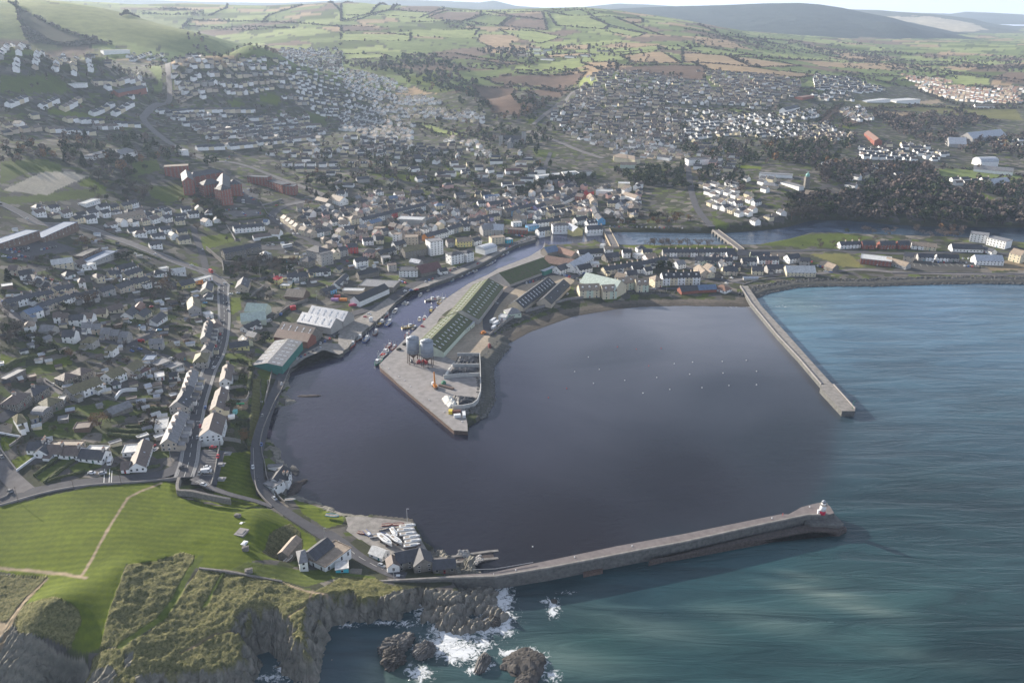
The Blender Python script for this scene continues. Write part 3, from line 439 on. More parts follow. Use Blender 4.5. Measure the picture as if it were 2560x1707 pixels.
rp=t.noise(.34,6,.68,m2.outputs[0])
pt=t.noise(.010,5,.6,m2.outputs[0],.6)
body=t.mix(t.math('MULTIPLY',t.attr('shoal').outputs['Fac'],t.mr(sw,.35,.65,.3,1)),body,(.10,.135,.125))
body=t.mix(1.0,body,t.mix(t.mr(pt,.3,.7,0,1),(.78,.80,.82),(1.26,1.24,1.2)),'MULTIPLY')
swm=t.mix(t.math('MULTIPLY',op,t.mr(sw,.40,.60,0,1)),(.92,.92,.92),(1.45,1.40,1.36))
body=t.mix(1.0,body,swm,'MULTIPLY')
fo=t.attr('foam').outputs['Fac']
fn=t.noise(.35,8,.72,ob,1.2);fn2=t.noise(.05,5,.6,ob)
ff=t.mr(t.math('ADD',fo,t.math('MULTIPLY',t.math('SUBTRACT',fn,.50),4.2)),.45,.9,0,1)
ff=t.math('MULTIPLY',ff,t.mr(fo,.05,.3,0,1))
t.col(t.mix(ff,body,(.62,.64,.66)))
t.l.new(t.mr(ff,0,1,.16,.8),t.b.inputs['Roughness'])
hg=t.math('ADD',t.math('MULTIPLY',rp,.55),t.math('ADD',t.math('MULTIPLY',t.math('MULTIPLY',sw,op),5.5),t.math('MULTIPLY',ff,.8)))
t.bump(hg,.42,.6)
me.materials.append(t.m)
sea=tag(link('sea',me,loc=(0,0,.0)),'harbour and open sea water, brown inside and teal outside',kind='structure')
# ------------------------------------------------------------ far hills
def ridge(name,label,sky_,dist,foot_r,foot_z,colr,seed,patches=(),back=2500,amp=20):
 """a range of hills whose crest is seen along the given outline"""
 xs=np.array([p[0]for p in sky_],float);ys=np.array([p[1]for p in sky_],float)
 n=260
 X=np.linspace(xs[0],xs[-1],n);Y=np.interp(X,xs,ys)
 crest=np.array([onr(a,b,dist)for a,b in zip(X,Y)])
 dirs=crest[:,:2]/np.linalg.norm(crest[:,:2],axis=1)[:,None]
 rows=[];S=np.concatenate([np.linspace(0,1,60),np.linspace(1.03,1.6,14)])
 for s_ in S:
  r_=foot_r+(dist-foot_r)*s_ if s_<=1 else dist+back*(s_-1)/.6
  e=(s_**1.15*(1.2-.2*s_))if s_<=1 else max(0,1-((s_-1)/.6)**1.3)
  p=dirs*r_
  z_=foot_z+(crest[:,2]-foot_z)*e
  nz=(fbm(p[:,0]/600,p[:,1]/600,seed,5)-.5)*2*amp*min(1,s_*2)*(0.15+min(1,abs(1-s_)*4))
  rows.append(np.column_stack([p,z_+nz]))
 V=np.concatenate(rows)
 me=gridmesh(name,V,len(S),n,[])
 c=np.tile(np.array(colr),(len(V),1))
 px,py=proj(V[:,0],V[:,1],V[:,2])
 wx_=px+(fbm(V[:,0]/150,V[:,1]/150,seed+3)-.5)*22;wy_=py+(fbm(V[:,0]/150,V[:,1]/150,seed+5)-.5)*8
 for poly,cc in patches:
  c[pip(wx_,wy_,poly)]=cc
 a=me.color_attributes.new('tint','FLOAT_COLOR','POINT')
 a.data.foreach_set('color',np.concatenate([c,np.ones((len(V),1))],1).astype(np.float32).ravel())
 t=NT(name+'_cover',.95,.1)
 f=t.noise(.012,7,.65)
 t.col(t.mix(1.0,t.attr('tint').outputs['Color'],t.mix(t.mr(f,.3,.7,0,1),(.7,.72,.7),(1.3,1.28,1.25)),'MULTIPLY'))
 t.bump(t.noise(.03,5,.6),.8,20)
 me.materials.append(t.m)
 return tag(link(name,me),label,kind='structure')
def q3(L):return[tp('3',*p)for p in L]
ridge('mountain','broad dark forested mountain behind the valley',[(1250,60),(1380,44),(1453,30),(1560,22),(1706,16),(1797,14),(1910,10),(1997,9),(2051,13),(2106,21),(2160,32),(2233,46),(2324,72),(2433,95),(2560,120),(2800,150)],8200,5600,30,(.035,.045,.04),71,[(q3([(1200,260),(1450,265),(1560,290),(1750,295),(1980,320),(1950,350),(1700,345),(1300,305)]),(.15,.12,.09)),(q3([(700,250),(1000,260),(1300,310),(1500,360),(900,330)]),(.09,.10,.06)),(q3([(0,260),(700,270),(800,330),(0,330)]),(.12,.14,.07))],amp=45)
ridge('moor','pale sunlit moorland hill behind the dark mountain',[(2000,60),(2124,24),(2200,26),(2251,31),(2324,36),(2378,41),(2433,48),(2487,62),(2560,76),(2750,90)],11500,9000,60,(.09,.095,.075),81,[(q3([(1300,120),(1700,115),(2000,165),(2100,210),(1850,225),(1600,160)]),(.42,.37,.28)),(q3([(1950,230),(2200,240),(2300,270),(2000,280)]),(.2,.18,.14))],amp=30)  # the sun on this hill is painted into its pale patches
ridge('far_hills','faint blue line of hills on the far skyline',[(1900,40),(2050,28),(2215,29),(2300,33),(2378,35),(2415,30),(2470,32),(2560,37),(2800,45)],17500,13500,80,(.06,.07,.06),91,amp=40)
ridge('distant_ridge','hazy wooded ridge behind the hill farms',[(-300,0),(0,-4),(150,-6),(300,-1),(480,4),(700,8),(853,1),(1000,0),(1107,3),(1198,7),(1235,2),(1290,15),(1380,22),(1453,19),(1544,10),(1616,12),(1707,17),(1800,30)],12800,9500,80,(.06,.065,.055),95,amp=35)
# ------------------------------------------------------------ air
t=bpy.data.materials.new('sea_air');t.use_nodes=True
nn,ll=t.node_tree.nodes,t.node_tree.links
nn.remove(nn['Principled BSDF'])
pv=nn.new('ShaderNodeVolumePrincipled');pv.inputs['Density'].default_value=5.6e-5;pv.inputs['Anisotropy'].default_value=.25
pv.inputs['Color'].default_value=(.64,.79,1.0,1)
ll.new(pv.outputs[0],nn['Material Output'].inputs['Volume'])
x0,x1,y0,y1,z0,z1=-16000,16000,-1200,21000,-6,470
hv=[(x,y,z)for z in(z0,z1)for x,y in((x0,y0),(x1,y0),(x1,y1),(x0,y1))]
hf=[(0,3,2,1),(4,5,6,7),(0,1,5,4),(1,2,6,5),(2,3,7,6),(3,0,4,7)]
tag(link('haze',meshdata('haze',hv,hf,[t])),'thin pale sea haze over the town and the hills',kind='stuff')
# ------------------------------------------------------------ surfaces
M_ASPH=mat('asphalt',(.068,.067,.075),.9,.16,.25);M_ASPH2=mat('pale_asphalt',(.14,.13,.13),.9,.2,.25)  # the second asphalt is a paler tone of the first
M_PAVE=mat('paving',(.24,.235,.235),.9,.12,.8);M_CONC=mat('concrete',(.24,.225,.22),.9,.2,.22);M_CONC2=mat('old_concrete',(.22,.205,.19),.9,.3,.3,bump=.2)
M_PIER=mat('pier_stone',(.115,.115,.11),.9,.35,.5,bump=.3);M_DARK=mat('weedy_stone',(.075,.06,.055),.85,.4,.8,bump=.4)
M_WALL=mat('garden_wall',(.23,.215,.20),.9,.25,.9);M_WHITEW=mat('whitewash',(.66,.67,.69),.8,.07,.8);M_PINK=mat('pier_deck',(.165,.145,.143),.9,.2,.3)
M_LINE=mat('road_paint',(.66,.66,.62),.8,.08,1.0);M_STEEL=mat('galvanised_steel',(.42,.43,.45),.45,.1,1,.5,.6);M_RUST=mat('rusty_piling',(.11,.075,.062),.8,.35,1.0,bump=.3)
M_HEDGE=mat('hedge_leaves',(.065,.075,.028),.95,.5,1.1,bump=.8);M_STONE=mat('rubble_stone',(.19,.175,.16),.95,.28,.8,bump=.3)
def smooth_line(P,step=4.0):
 P=np.asarray(P,float)
 if len(P)<3:
  n=max(2,int(np.linalg.norm(P[1]-P[0])/step)+1)
  return np.stack([P[0]+(P[1]-P[0])*t for t in np.linspace(0,1,n)])
 out=[]
 for i in range(len(P)-1):
  a,b,c,d=P[max(i-1,0)],P[i],P[i+1],P[min(i+2,len(P)-1)]
  n=max(2,int(np.linalg.norm(c-b)/step)+1)
  for t in np.linspace(0,1,n,endpoint=False):
   out.append(.5*(2*b+(c-a)*t+(2*a-5*b+4*c-d)*t*t+(3*b-a-3*c+d)*t**3))
 out.append(P[-1]);return np.array(out)
def sidesof(P,w0,w1):
 T=np.gradient(P,axis=0);T/=np.linalg.norm(T,axis=1)[:,None]+1e-9
 N=np.column_stack([T[:,1],-T[:,0]])
 return P+N*w0,P+N*w1
def ribmesh(name,P,w0,w1,dz,m,skirt=.6,zfix=None):
 a,b=sidesof(P,w0,w1)
 za=hz(a[:,0],a[:,1]);zb=hz(b[:,0],b[:,1]);zc=hz(P[:,0],P[:,1])
 if zfix is not None:za=zb=np.full(len(P),zfix)
 n=len(P);V=[]
 for q,z in((a,za),(b,zb)):V+=[(x,y,h+dz)for(x,y),h in zip(q,z)]
 for q,z in((a,za),(b,zb)):V+=[(x,y,h+dz-skirt)for(x,y),h in zip(q,z)]
 F=[]
 for i in range(n-1):
  F+=[(i,i+1,n+i+1,n+i),(i,2*n+i,2*n+i+1,i+1),(n+i,n+i+1,3*n+i+1,3*n+i)]
 F+=[(0,n,3*n,2*n),(n-1,3*n-1,4*n-1,2*n-1)]
 return meshdata(name,V,F,[m])
def line(ps,step=4.0):
 """photo positions (tile, x, y) to a smooth ground line"""
 return smooth_line([tat(*p)[:2]for p in ps],step)
def TL(t,*xy):return[(t,xy[i],xy[i+1])for i in range(0,len(xy),2)]
ROADP=[]
def road(name,ps,w,m=M_ASPH,label=None,dz=.14,pave=0,cat=None):
 P=line(ps);ROADP.append((P,w/2+pave))
 tag(link(name,ribmesh(name,P,-w/2,w/2,dz,m)),label,kind='structure')
 if pave:
  for s in(-1,1):
   tag(link('pavement',ribmesh('pavement',P,s*w/2,s*(w/2+pave),dz+.13,M_PAVE)),'pavement beside '+(label or 'the road'),kind='structure')
 return P
MAIN=road('road',TL('7',1265,150,1300,40)+TL('4',1318,1480,1345,1300,1392,1120,1440,980,1500,860,1530,740,1542,600,1535,470,1540,390),7.8,M_ASPH,'main street running down between the terraces',pave=1.5)
BAY=road('road',TL('7',-120,350,60,292,330,232,680,178,1000,148,1170,110,1265,40)+TL('4',1320,1450),8.5,M_ASPH,'bay road curving above the green headland')
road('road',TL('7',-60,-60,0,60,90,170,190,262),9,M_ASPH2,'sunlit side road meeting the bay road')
COASTR=road('road',TL('4',2349,690,2200,790,2050,885,1960,985,1900,1120,1830,1290,1772,1500)+TL('7',1768,20,1770,140,1830,260,1960,385,2140,500,2260,570)+TL('G',520,470,700,580,900,740,1110,860,1330,960,1480,985),7,M_ASPH,'shore road from the quay to the boat yard')
road('car_park',TL('7',1470,-40,1440,60,1400,200),13,M_ASPH,'car park beside the lawn above the shore',dz=.12)
road('path',TL('F',480,560,740,690,1050,800,1400,890,1650,975),4,M_ASPH2,'stepped footpath from the car park down to the shore road')
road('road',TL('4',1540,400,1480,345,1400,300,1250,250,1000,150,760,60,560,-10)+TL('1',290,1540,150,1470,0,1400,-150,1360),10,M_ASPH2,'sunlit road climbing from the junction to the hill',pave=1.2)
road('road',TL('4',1480,345,1600,345,1720,355,1900,335,2050,335,2200,270),8,M_ASPH,'road below the grey stone barracks')
road('road',TL('4',1420,300,1390,180,1345,60,1330,-20),7,M_ASPH,'lane past the bright green triangle')
road('road',TL('A',-60,860,60,980,200,1110,330,1180,420,1300),7,M_ASPH2,'pale lane on the left side of the terraces')
road('road',TL('A',1150,755,900,860,560,985,280,1090),6,M_ASPH,'shaded street between two terraces')
road('road',TL('A',2350,1290,2210,1350,2160,1430,1900,1530)+TL('C',1700,60,1560,150),6,M_ASPH,'cul de sac in front of the bungalows')
road('road',TL('D',860,440,640,330,380,240,120,180,-60,110,-180,30)+TL('A',1500,1480,1100,1300),6.5,M_ASPH,'side street joining the main street')
road('road',TL('C',1060,860,900,780,700,620,620,560),4,M_ASPH2,'back lane between the grey houses')
road('road',TL('C',-40,1190,150,1060,330,950,560,800),6,M_ASPH,'dark lane beside the grey semi-detached houses')
road('road',TL('E',-80,950,60,1000,180,1080),6,M_ASPH,'bend of the bay road at the photo edge')
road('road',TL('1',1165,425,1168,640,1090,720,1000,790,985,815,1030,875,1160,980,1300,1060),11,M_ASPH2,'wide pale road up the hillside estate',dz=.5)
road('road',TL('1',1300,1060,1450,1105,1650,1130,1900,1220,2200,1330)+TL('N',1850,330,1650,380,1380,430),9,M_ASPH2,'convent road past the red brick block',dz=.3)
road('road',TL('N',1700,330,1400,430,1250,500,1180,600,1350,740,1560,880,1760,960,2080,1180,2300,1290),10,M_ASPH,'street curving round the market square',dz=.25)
road('car_park',TL('N',1000,1050,1480,1060),16,M_ASPH,'court yard where the white coach stands',dz=.2)
road('car_park',TL('N',560,560,1000,540),22,M_ASPH2,'car park behind the hedge',dz=.2)
road('car_park',TL('N',840,190,800,400),26,M_ASPH,'car park beside the red brick convent',dz=.2)
road('car_park',TL('A',120,220,900,60),34,M_ASPH,'car park beside the long low building',dz=.2)
QUAYR=road('quay_road',TL('5',-200,690,60,600,300,520,480,405,700,315,900,255,1100,155,1230,100,1330,55),11,M_ASPH,'quayside street along the river',dz=.35)
road('road',TL('5',1020,740,1010,620,1080,500,1190,400,1300,370,1440,320,1640,330,1720,250),9,M_ASPH,'yard road behind the mossy sheds',dz=.2)
road('road',TL('5',2349,420,2150,420,1950,440,1750,480),7,M_ASPH,'sea front road below the cream apartments',dz=.2)
road('road',TL('6',-20,410,160,350,330,370,420,385),7,M_ASPH,'sea front road to the north pier',dz=.2)
road('road',TL('6',330,370,600,330,900,320,1200,290,1500,310,1900,320,2349,320,2600,325),7,M_ASPH2,'shore road above the rock armour',dz=.25)
road('road',TL('6',60,290,-20,240,-60,200),7,M_ASPH2,'street running inland from the sea front',dz=.2)
road('road',TL('6',400,160,700,160,1000,155,1200,170,1500,180,2000,170,2400,190),8,M_ASPH,'road across the spit',dz=.25)
road('road',TL('2',1700,520,1660,600,1560,670,1480,730,1400,790,1320,860),9,M_ASPH2,'road up the edge of the ploughed field',dz=.8)
road('road',TL('2',1290,900,1450,960,1620,1030,1800,1090),10,M_ASPH2,'sunlit road below the church',dz=.5)
road('road',TL('3',130,500,160,560,190,610),9,M_ASPH2,'lane at the top of the far estate',dz=.8)
road('road',TL('3',30,1100,45,1200,70,1350,110,1450,200,1560),9,M_ASPH,'road down to the stone bridge',dz=.3)
road('road',TL('2',1440,1050,1330,1290,1100,1330,880,1400),7,M_ASPH,'upper street along the wooded bank',dz=.4)
def marks(name,label,quads):
 V,F=[],[]
 for q in quads:
  i=len(V);V+=q;F.append((i,i+1,i+2,i+3))
 tag(link(name,meshdata(name,V,F,[M_LINE])),label,kind='structure')
def quadline(P,w,off,dz,dash=None):
 out=[];a,b=sidesof(P,off-w/2,off+w/2);s=0
 for i in range(len(P)-1):
  s+=np.linalg.norm(P[i+1]-P[i])
  if dash and(s%(2*dash))>dash:continue
  q=[(*a[i],0),(*b[i],0),(*b[i+1],0),(*a[i+1],0)]
  out.append([(x,y,h1(x,y)+dz)for x,y,_ in q])
 return out
marks('road_markings','white painted lines on the main street',quadline(smooth_line(MAIN,2.0),.22,0,.17,6)+quadline(MAIN,.16,-3.6,.17)+quadline(MAIN,.16,3.6,.17))
marks('road_markings','white painted lines on the shore road',quadline(smooth_line(COASTR[40:],2.0),.15,0,.17,4))
zz=[]
for i in range(9):
 for yy in(1195,1245):
  x,y=735+i*22,yy
  c=[tat('D',x,y-5),tat('D',x+12,y-5),tat('D',x+12,y+5),tat('D',x,y+5)]
  zz.append([(p[0],p[1],h1(p[0],p[1])+.18)for p in c])
marks('crossing_markings','dotted white crossing lines across the main street',zz)
pk=[]
def strip_line(t,x0,y0,x1,y1,w=.13,dz=.16):
 a,b=np.array(tat(t,x0,y0)[:2]),np.array(tat(t,x1,y1)[:2])
 P=smooth_line([a,b],3.0);return quadline(P,w,0,dz)
for i in range(11):
 y=40+i*36 if i<9 else 480+(i-9)*36
 pk+=strip_line('F',735-(y-40)*.22,y,865-(y-40)*.18,y+3)
for i in range(7):pk+=strip_line('F',520+i*30,615+i*8,620+i*20,575+i*12,.2)
for x in(1525,1600,1635):pk+=strip_line('E',x,875,x+12,660,.35)
for i in range(22):pk+=strip_line('6',1590+(i%11)*42,205+45*(i//11),1600+(i%11)*44,222+45*(i//11),.25)
marks('bay_markings','white painted parking bays beside the lawn and the sea',pk)
# ------------------------------------------------------------ quays, piers, walls
def prism(name,poly,z0,z1,mats,side_i=1,top_i=0,parent=None):
 """poly: world x,y outline, vertical sides"""
 n=len(poly);A=sum(poly[i][0]*poly[(i+1)%n][1]-poly[(i+1)%n][0]*poly[i][1]for i in range(n))
 if A<0:poly=poly[::-1]
 bm=bmesh.new()
 zt=z1 if hasattr(z1,'__len__')else[z1]*n
 top=[bm.verts.new((p[0],p[1],zt[i]))for i,p in enumerate(poly)];bot=[bm.verts.new((p[0],p[1],z0))for p in poly]
 f=bm.faces.new(top);f.material_index=top_i
 for i in range(n):
  q=bm.faces.new((bot[i],bot[(i+1)%n],top[(i+1)%n],top[i]));q.material_index=side_i
 bmesh.ops.triangulate(bm,faces=[f]);bm.normal_update()
 me=bpy.data.meshes.new(name);bm.to_mesh(me);bm.free()
 for m in mats:me.materials.append(m)
 return link(name,me,parent)
def zpoly(t,z,*xy):return[onz(*tp(t,xy[i],xy[i+1]),z)for i in range(0,len(xy),2)]
def wallstrip(name,label,ps,w,hgt,m,cat='wall',base=-1.0,z=None,parent=None,closed=False):
 """a free-standing wall following the ground"""
 P=np.array([(tat(*p)[:2]if z is None else onz(*tp(*p),z))for p in ps]);P=smooth_line(P,5.0)if z is None else P
 a,b=sidesof(P,-w/2,w/2);n=len(P)
 zg=hz(P[:,0],P[:,1])if z is None else np.full(n,float(z))
 V=[(*a[i],zg[i]+hgt)for i in range(n)]+[(*b[i],zg[i]+hgt)for i in range(n)]+[(*a[i],zg[i]+base)for i in range(n)]+[(*b[i],zg[i]+base)for i in range(n)]
 F=[]
 for i in range(n-1):F+=[(i,i+1,n+i+1,n+i),(i,2*n+i,2*n+i+1,i+1),(n+i,n+i+1,3*n+i+1,3*n+i)]
 F+=[(0,n,3*n,2*n),(n-1,3*n-1,4*n-1,2*n-1)]
 o=link(name,meshdata(name,V,F,[m]),parent)
 if label:tag(o,label,cat)
 return o
def empty(name,label,cat,loc,group=None,rz=0.0):
 o=bpy.data.objects.new(name,None);COL.objects.link(o);o.location=loc;o.rotation_euler[2]=rz;o.empty_display_size=.5
 return tag(o,label,cat,group)
def setparent(o,e):
 o.parent=e;o.matrix_parent_inverse=Matrix.Translation(e.location).inverted()
QZ=3.4
quay=prism('quay',zpoly('5',QZ,1400,95,1385,140,1300,195,1075,285,1012,322,872,388,710,495,532,683,432,773,262,940,268,962,395,1070,775,1390,870,1396,868,1350,850,1262,925,1225,962,1130,956,905,985,890,1100,790,1010,735,1040,690,1140,640,900,640,1100,420,1400,200),-3,QZ,[M_CONC,M_RUST])
tag(quay,'concrete quay with rusty sheet piling between the river and the bay',kind='structure')
wallstrip('quay_coping',None,TL('5',262,946,395,1073,775,1393,870,1399),.8,.22,M_CONC2,z=QZ,base=0,parent=quay)
tag(prism('west_quay',zpoly('5',3.3,-20,868,45,828,100,755,240,643,300,592,375,512,478,433,598,401,758,345,898,285,998,235,1098,175,1198,125,1338,85,1325,65,1180,110,980,215,880,262,740,315,590,365,450,395,330,480,200,570,-20,700),-3,3.3,[M_CONC2,M_PIER]),'stone quay edge of the river below the town',kind='structure')
wallstrip('parapet_wall','low pale parapet wall along the riverside street',TL('5',610,396,758,342,898,282,998,232,1098,172,1198,122,1338,82),.5,1.0,M_CONC,z=3.3,base=0)
tag(prism('west_quay',zpoly('4',3.4,1990,975,2100,895,2225,840,2330,872,2360,860,2360,800,2230,790,2080,870,1990,940),-3,3.4,[M_CONC2,M_PIER]),'stone jetty beside the parked cars',kind='structure')
tag(prism('boat_yard',zpoly('G',4.3,770,290,980,285,1330,320,1540,350,1590,430,1660,560,1720,660,1780,760,1500,900,1300,930,1080,640,960,560,740,520,800,400),-3,4.3,[M_CONC2,M_PIER]),'concrete boat yard with a wall to the harbour',kind='structure')
E0=empty('east_pier','long stone breakwater pier with a raised sea wall, running out to the lighthouse','pier',(*onz(1300,1430,0),0))
DZ=7.2
deck=zpoly('8',DZ,225,848,480,846,900,815,1060,800,1250,757,1480,710,1900,622,2349,540)+zpoly('M',DZ,400,665,560,665,700,590,800,530,1000,475,1150,440,1290,438,1380,520,1450,640,1300,690,1180,695,900,700,0,893)+zpoly('8',DZ,2349,605,2100,650,1700,728,1430,780,1060,840,700,850,230,878)
body=prism('breakwater',deck,-3,DZ,[M_PINK,M_PIER]);setparent(body,E0)
sw_=wallstrip('sea_wall',None,TL('8',240,872,700,846,1060,836,1430,776,1700,724,2100,646,2349,600)+TL('M',0,885,900,695,1180,690),1.0,.9,M_CONC2,z=DZ,base=0);setparent(sw_,E0)
for k_,(zz_,pts_)in enumerate([(3.0,[(0,1060),(500,960),(920,870),(1300,860),(1600,840),(1660,930),(1560,1010),(1000,985),(0,1160)]),(1.9,[(0,1100),(500,1000),(1000,925),(1350,930),(1680,905),(1690,965),(1555,1040),(1000,1010),(0,1200)]),(.9,[(0,1140),(500,1040),(1000,960),(1400,960),(1700,930),(1700,985),(1550,1072),(1000,1032),(0,1240)])]):
 tail=zpoly('8',zz_,2300,690+12*k_,2130,712+10*k_,2115,728+6*k_,2300,668+6*k_)
 o=prism('apron_step',zpoly('M',zz_,*[v for p in pts_ for v in p])+tail[:3],-3,zz_,[M_DARK,M_DARK]);setparent(o,E0)
o=prism('apron_step',zpoly('M',4.6,880,800,1180,700,1300,690,1440,640,1560,760,1640,850,1560,900,1300,870,1000,860),-3,4.6,[M_PIER,M_PIER]);setparent(o,E0)
o=prism('fender_stage',zpoly('8',1.6,1665,800,1795,775,1800,795,1665,822),-3,1.6,[M_RUST,M_RUST]);setparent(o,E0)
o=wallstrip('railing',None,TL('8',905,795,1060,790,1320,745),.12,1.1,M_STEEL,z=DZ,base=.8);setparent(o,E0)
E1=empty('north_pier','narrow low stone pier with a broad square head on the far side of the bay','pier',(*onz(2000,850,0),0))
for nm,zz_,args in(('causeway',4.0,(395,400,450,400,545,540,720,730,880,910,1030,1075,955,1075,800,895,650,735,470,520)),('pier_head',4.3,(955,1080,1035,1072,1190,1245,1185,1260,1098,1260,948,1100))):
 o=prism(nm,zpoly('6',zz_,*args),-3,zz_,[M_CONC2,M_PIER]);setparent(o,E1)
o=wallstrip('parapet',None,TL('6',398,402,475,522,652,738,802,898,955,1078),.7,.9,M_CONC,z=4.0,base=0);setparent(o,E1)
o=wallstrip('parapet',None,TL('6',1040,1080,1188,1245),.6,.8,M_CONC,z=4.3,base=0);setparent(o,E1)
E2=empty('slipway','concrete launching slipway with steel rails running into the harbour','slipway',(*onz(1150,1395,1.5),0))
for ya,yb in((700,660),(735,712)):
 P=[onz(*tp('8',640,ya+12),3.6),onz(*tp('8',1010,yb),0.6),onz(*tp('8',1150,yb-12),-1.0)]
 a,b=sidesof(np.array(P),-.8,.8);zt=[3.6,.8,-.8]
 V=[(*a[i],zt[i])for i in range(3)]+[(*b[i],zt[i])for i in range(3)]+[(*a[i],-3)for i in range(3)]+[(*b[i],-3)for i in range(3)]
 F=[(0,1,4,3),(1,2,5,4),(0,6,7,1),(1,7,8,2),(3,4,10,9),(4,5,11,10),(0,3,9,6)]
 setparent(link('rail_beam',meshdata('rail_beam',V,F,[M_CONC2])),E2)
P=[onz(*tp('8',640,728),3.2),onz(*tp('8',1010,690),0.3),onz(*tp('8',1100,682),-.6)]
a,b=sidesof(np.array(P),-2.2,2.2);zt=[3.2,.4,-.6]
V=[(*a[i],zt[i])for i in range(3)]+[(*b[i],zt[i])for i in range(3)]
setparent(link('ramp',meshdata('ramp',V,[(0,1,4,3),(1,2,5,4)],[M_DARK])),E2)
def bridge(label,a0,a1,b0,b1,w,z,arches,m):
 """a: near deck ends, b unused; arches cut as dark piers below the deck"""
 A,B=np.array(onz(*tp(*a0),z)),np.array(onz(*tp(*a1),z));d=B-A;L=np.linalg.norm(d);d/=L;n=np.array([-d[1],d[0]])
 e=empty('bridge',label,'bridge',(*((A+B)/2),0))
 def box(nm,s0,s1,o0,o1,z0,z1,mm):
  q=[A+d*s0+n*o0,A+d*s1+n*o0,A+d*s1+n*o1,A+d*s0+n*o1]
  setparent(prism(nm,[tuple(x)for x in q],z0,z1,[mm,mm]),e)
 box('deck',0,L,-w/2,w/2,z-.9,z,M_ASPH2)
 box('parapet',0,L,w/2,w/2+.5,z-.9,z+1.0,m);box('parapet',0,L,-w/2-.5,-w/2,z-.9,z+1.0,m)
 for i in range(arches+1):
  s=L*i/arches;box('pier',s-1.2,s+1.2,-w/2-.9,w/2+.9,-2,z-.9,m)
 for i in range(arches):
  s0,s1=L*i/arches+1.2,L*(i+1)/arches-1.2
  for o_ in(-w/2-.5,w/2+.02):
   pr=[]
   for tt in np.linspace(0,1,9):
    pr.append((s0+(s1-s0)*tt,.6+(z-1.9)*math.sin(math.pi*tt)**.7))
   V,F=[],[]
   for oo in(o_,o_+.48):
    for s,zz_ in pr:q=A+d*s+n*oo;V.append((*q,zz_))
    for s,zz_ in pr:q=A+d*s+n*oo;V.append((*q,z-.9))
   for k_ in(0,18):
    for j in range(8):F.append((k_+j,k_+j+1,k_+9+j+1,k_+9+j))
   for j in range(8):F.append((j,j+1,18+j+1,18+j))
   setparent(link('arch',meshdata('arch',V,F,[m])),e)
bridge('pale stone arch bridge carrying a road over the river by the white pub',('K',822,150),('K',930,365),0,0,9,4.6,8,mat('bridge_stone',(.36,.30,.22),.9,.2,.6))
bridge('long grey stone bridge over the wide part of the river',('K',2110,165),('6',405,150),0,0,7,5.0,8,M_CONC2)
def boulder_heap(name,label,zones,n,m,smin,smax,seed):
 r=np.random.default_rng(seed);V,F=[],[]
 ico=bmesh.new();bmesh.ops.create_icosphere(ico,subdivisions=1,radius=1);bv=np.array([v.co[:]for v in ico.verts]);bf=np.array([[v.index for v in f.verts]for f in ico.faces]);ico.free()
 tot=sum(z[5]for z in zones)
 for(A,B,wd,za,zb,wt)in zones:
  A,B=np.array(A),np.array(B);d=B-A;nn_=np.array([d[1],-d[0]])/(np.linalg.norm(d)+1e-9)
  for _ in range(int(n*wt/tot)):
   s,u=r.random(),r.random()
   p=A+d*s+nn_*wd*u;z_=za+(zb-za)*u
   k=r.uniform(smin,smax);rot=Matrix.Rotation(r.uniform(0,6),3,'Z')@Matrix.Rotation(r.uniform(0,3),3,'X')
   q=(bv*(1+r.uniform(-.28,.28,(len(bv),1))))@np.array(rot)*np.array([k,k*r.uniform(.6,1),k*.75])+np.array([p[0],p[1],z_])
   F.append(bf+len(V)*len(bv));V.append(q)
 me=meshdata(name,np.concatenate(V),np.concatenate(F),[m])
 return tag(link(name,me),label,'rocks',kind='stuff')
M_ROCK=mat('armour_rock',(.115,.112,.108),.95,.45,.35)
az=[]
def azone(t,pts_,wd,za,zb):
 P=zpoly(t,0.2,*pts_)
 for a_,b_ in zip(P[:-1],P[1:]):az.append((a_,b_,wd,za,zb,np.linalg.norm(np.array(a_)-b_)))
azone('5',(876,1335,960,1318,1000,1300,1055,1195,1048,960,1126,862,1165,820,1140,800),-13,.1,3.3)
azone('6',(470,500,505,488,600,452,800,412,1000,404,1300,406,1600,396,2000,386,2349,390,2600,392),-17,.1,3.4)
boulder_heap('rock_armour','grey boulder armour heaped along the quay and the sea front',az,3600,M_ROCK,.7,1.5,3)
az=[]
azone('5',(1480,520,1700,490,1900,470,2050,460,2349,458),6,3.2,2.2);azone('5',(1060,720,1250,640,1400,560,1500,520),5,3.2,2.4)
boulder_heap('beach_boulders','scattered grey boulders at the top of the shingle beach',az,700,M_ROCK,.4,.9,4)
az=[]
azone('8',(800,735,880,730,900,770),-6,.2,3.0)
boulder_heap('slipway_rubble','pale rubble under the lifeboat slipway',az,160,mat('pale_rock',(.30,.29,.28),.95,.4,.5),.5,1.1,5)
# ------------------------------------------------------------ buildings
WALLC={'white':(.78,.78,.77),'cream':(.62,.55,.40),'grey':(.34,.33,.32),'stone':(.19,.175,.155),'beige':(.47,.40,.32),'brick':(.25,.095,.07),'pink':(.60,.38,.34),'yellow':(.62,.54,.24),'blue':(.13,.36,.60),'red':(.45,.06,.06),'teal':(.05,.20,.17),'lilac':(.42,.36,.58),'turquoise':(.06,.45,.55),'orange':(.62,.25,.06),'palegreen':(.52,.58,.48),'brown':(.16,.11,.085)}
ROOFC={'slate':(.058,.06,.072),'dark':(.038,.04,.048),'brown':(.13,.10,.088),'tile':(.20,.115,.085),'moss':(.060,.078,.022),'grey':(.20,.20,.21),'metal':(.40,.42,.46),'rust':(.21,.13,.10),'red':(.50,.035,.045),'pale':(.50,.50,.49),'green':(.40,.47,.42),'blue':(.12,.17,.26),'maroon':(.12,.055,.055),'lichen':(.16,.14,.075),'tan':(.27,.215,.165)}
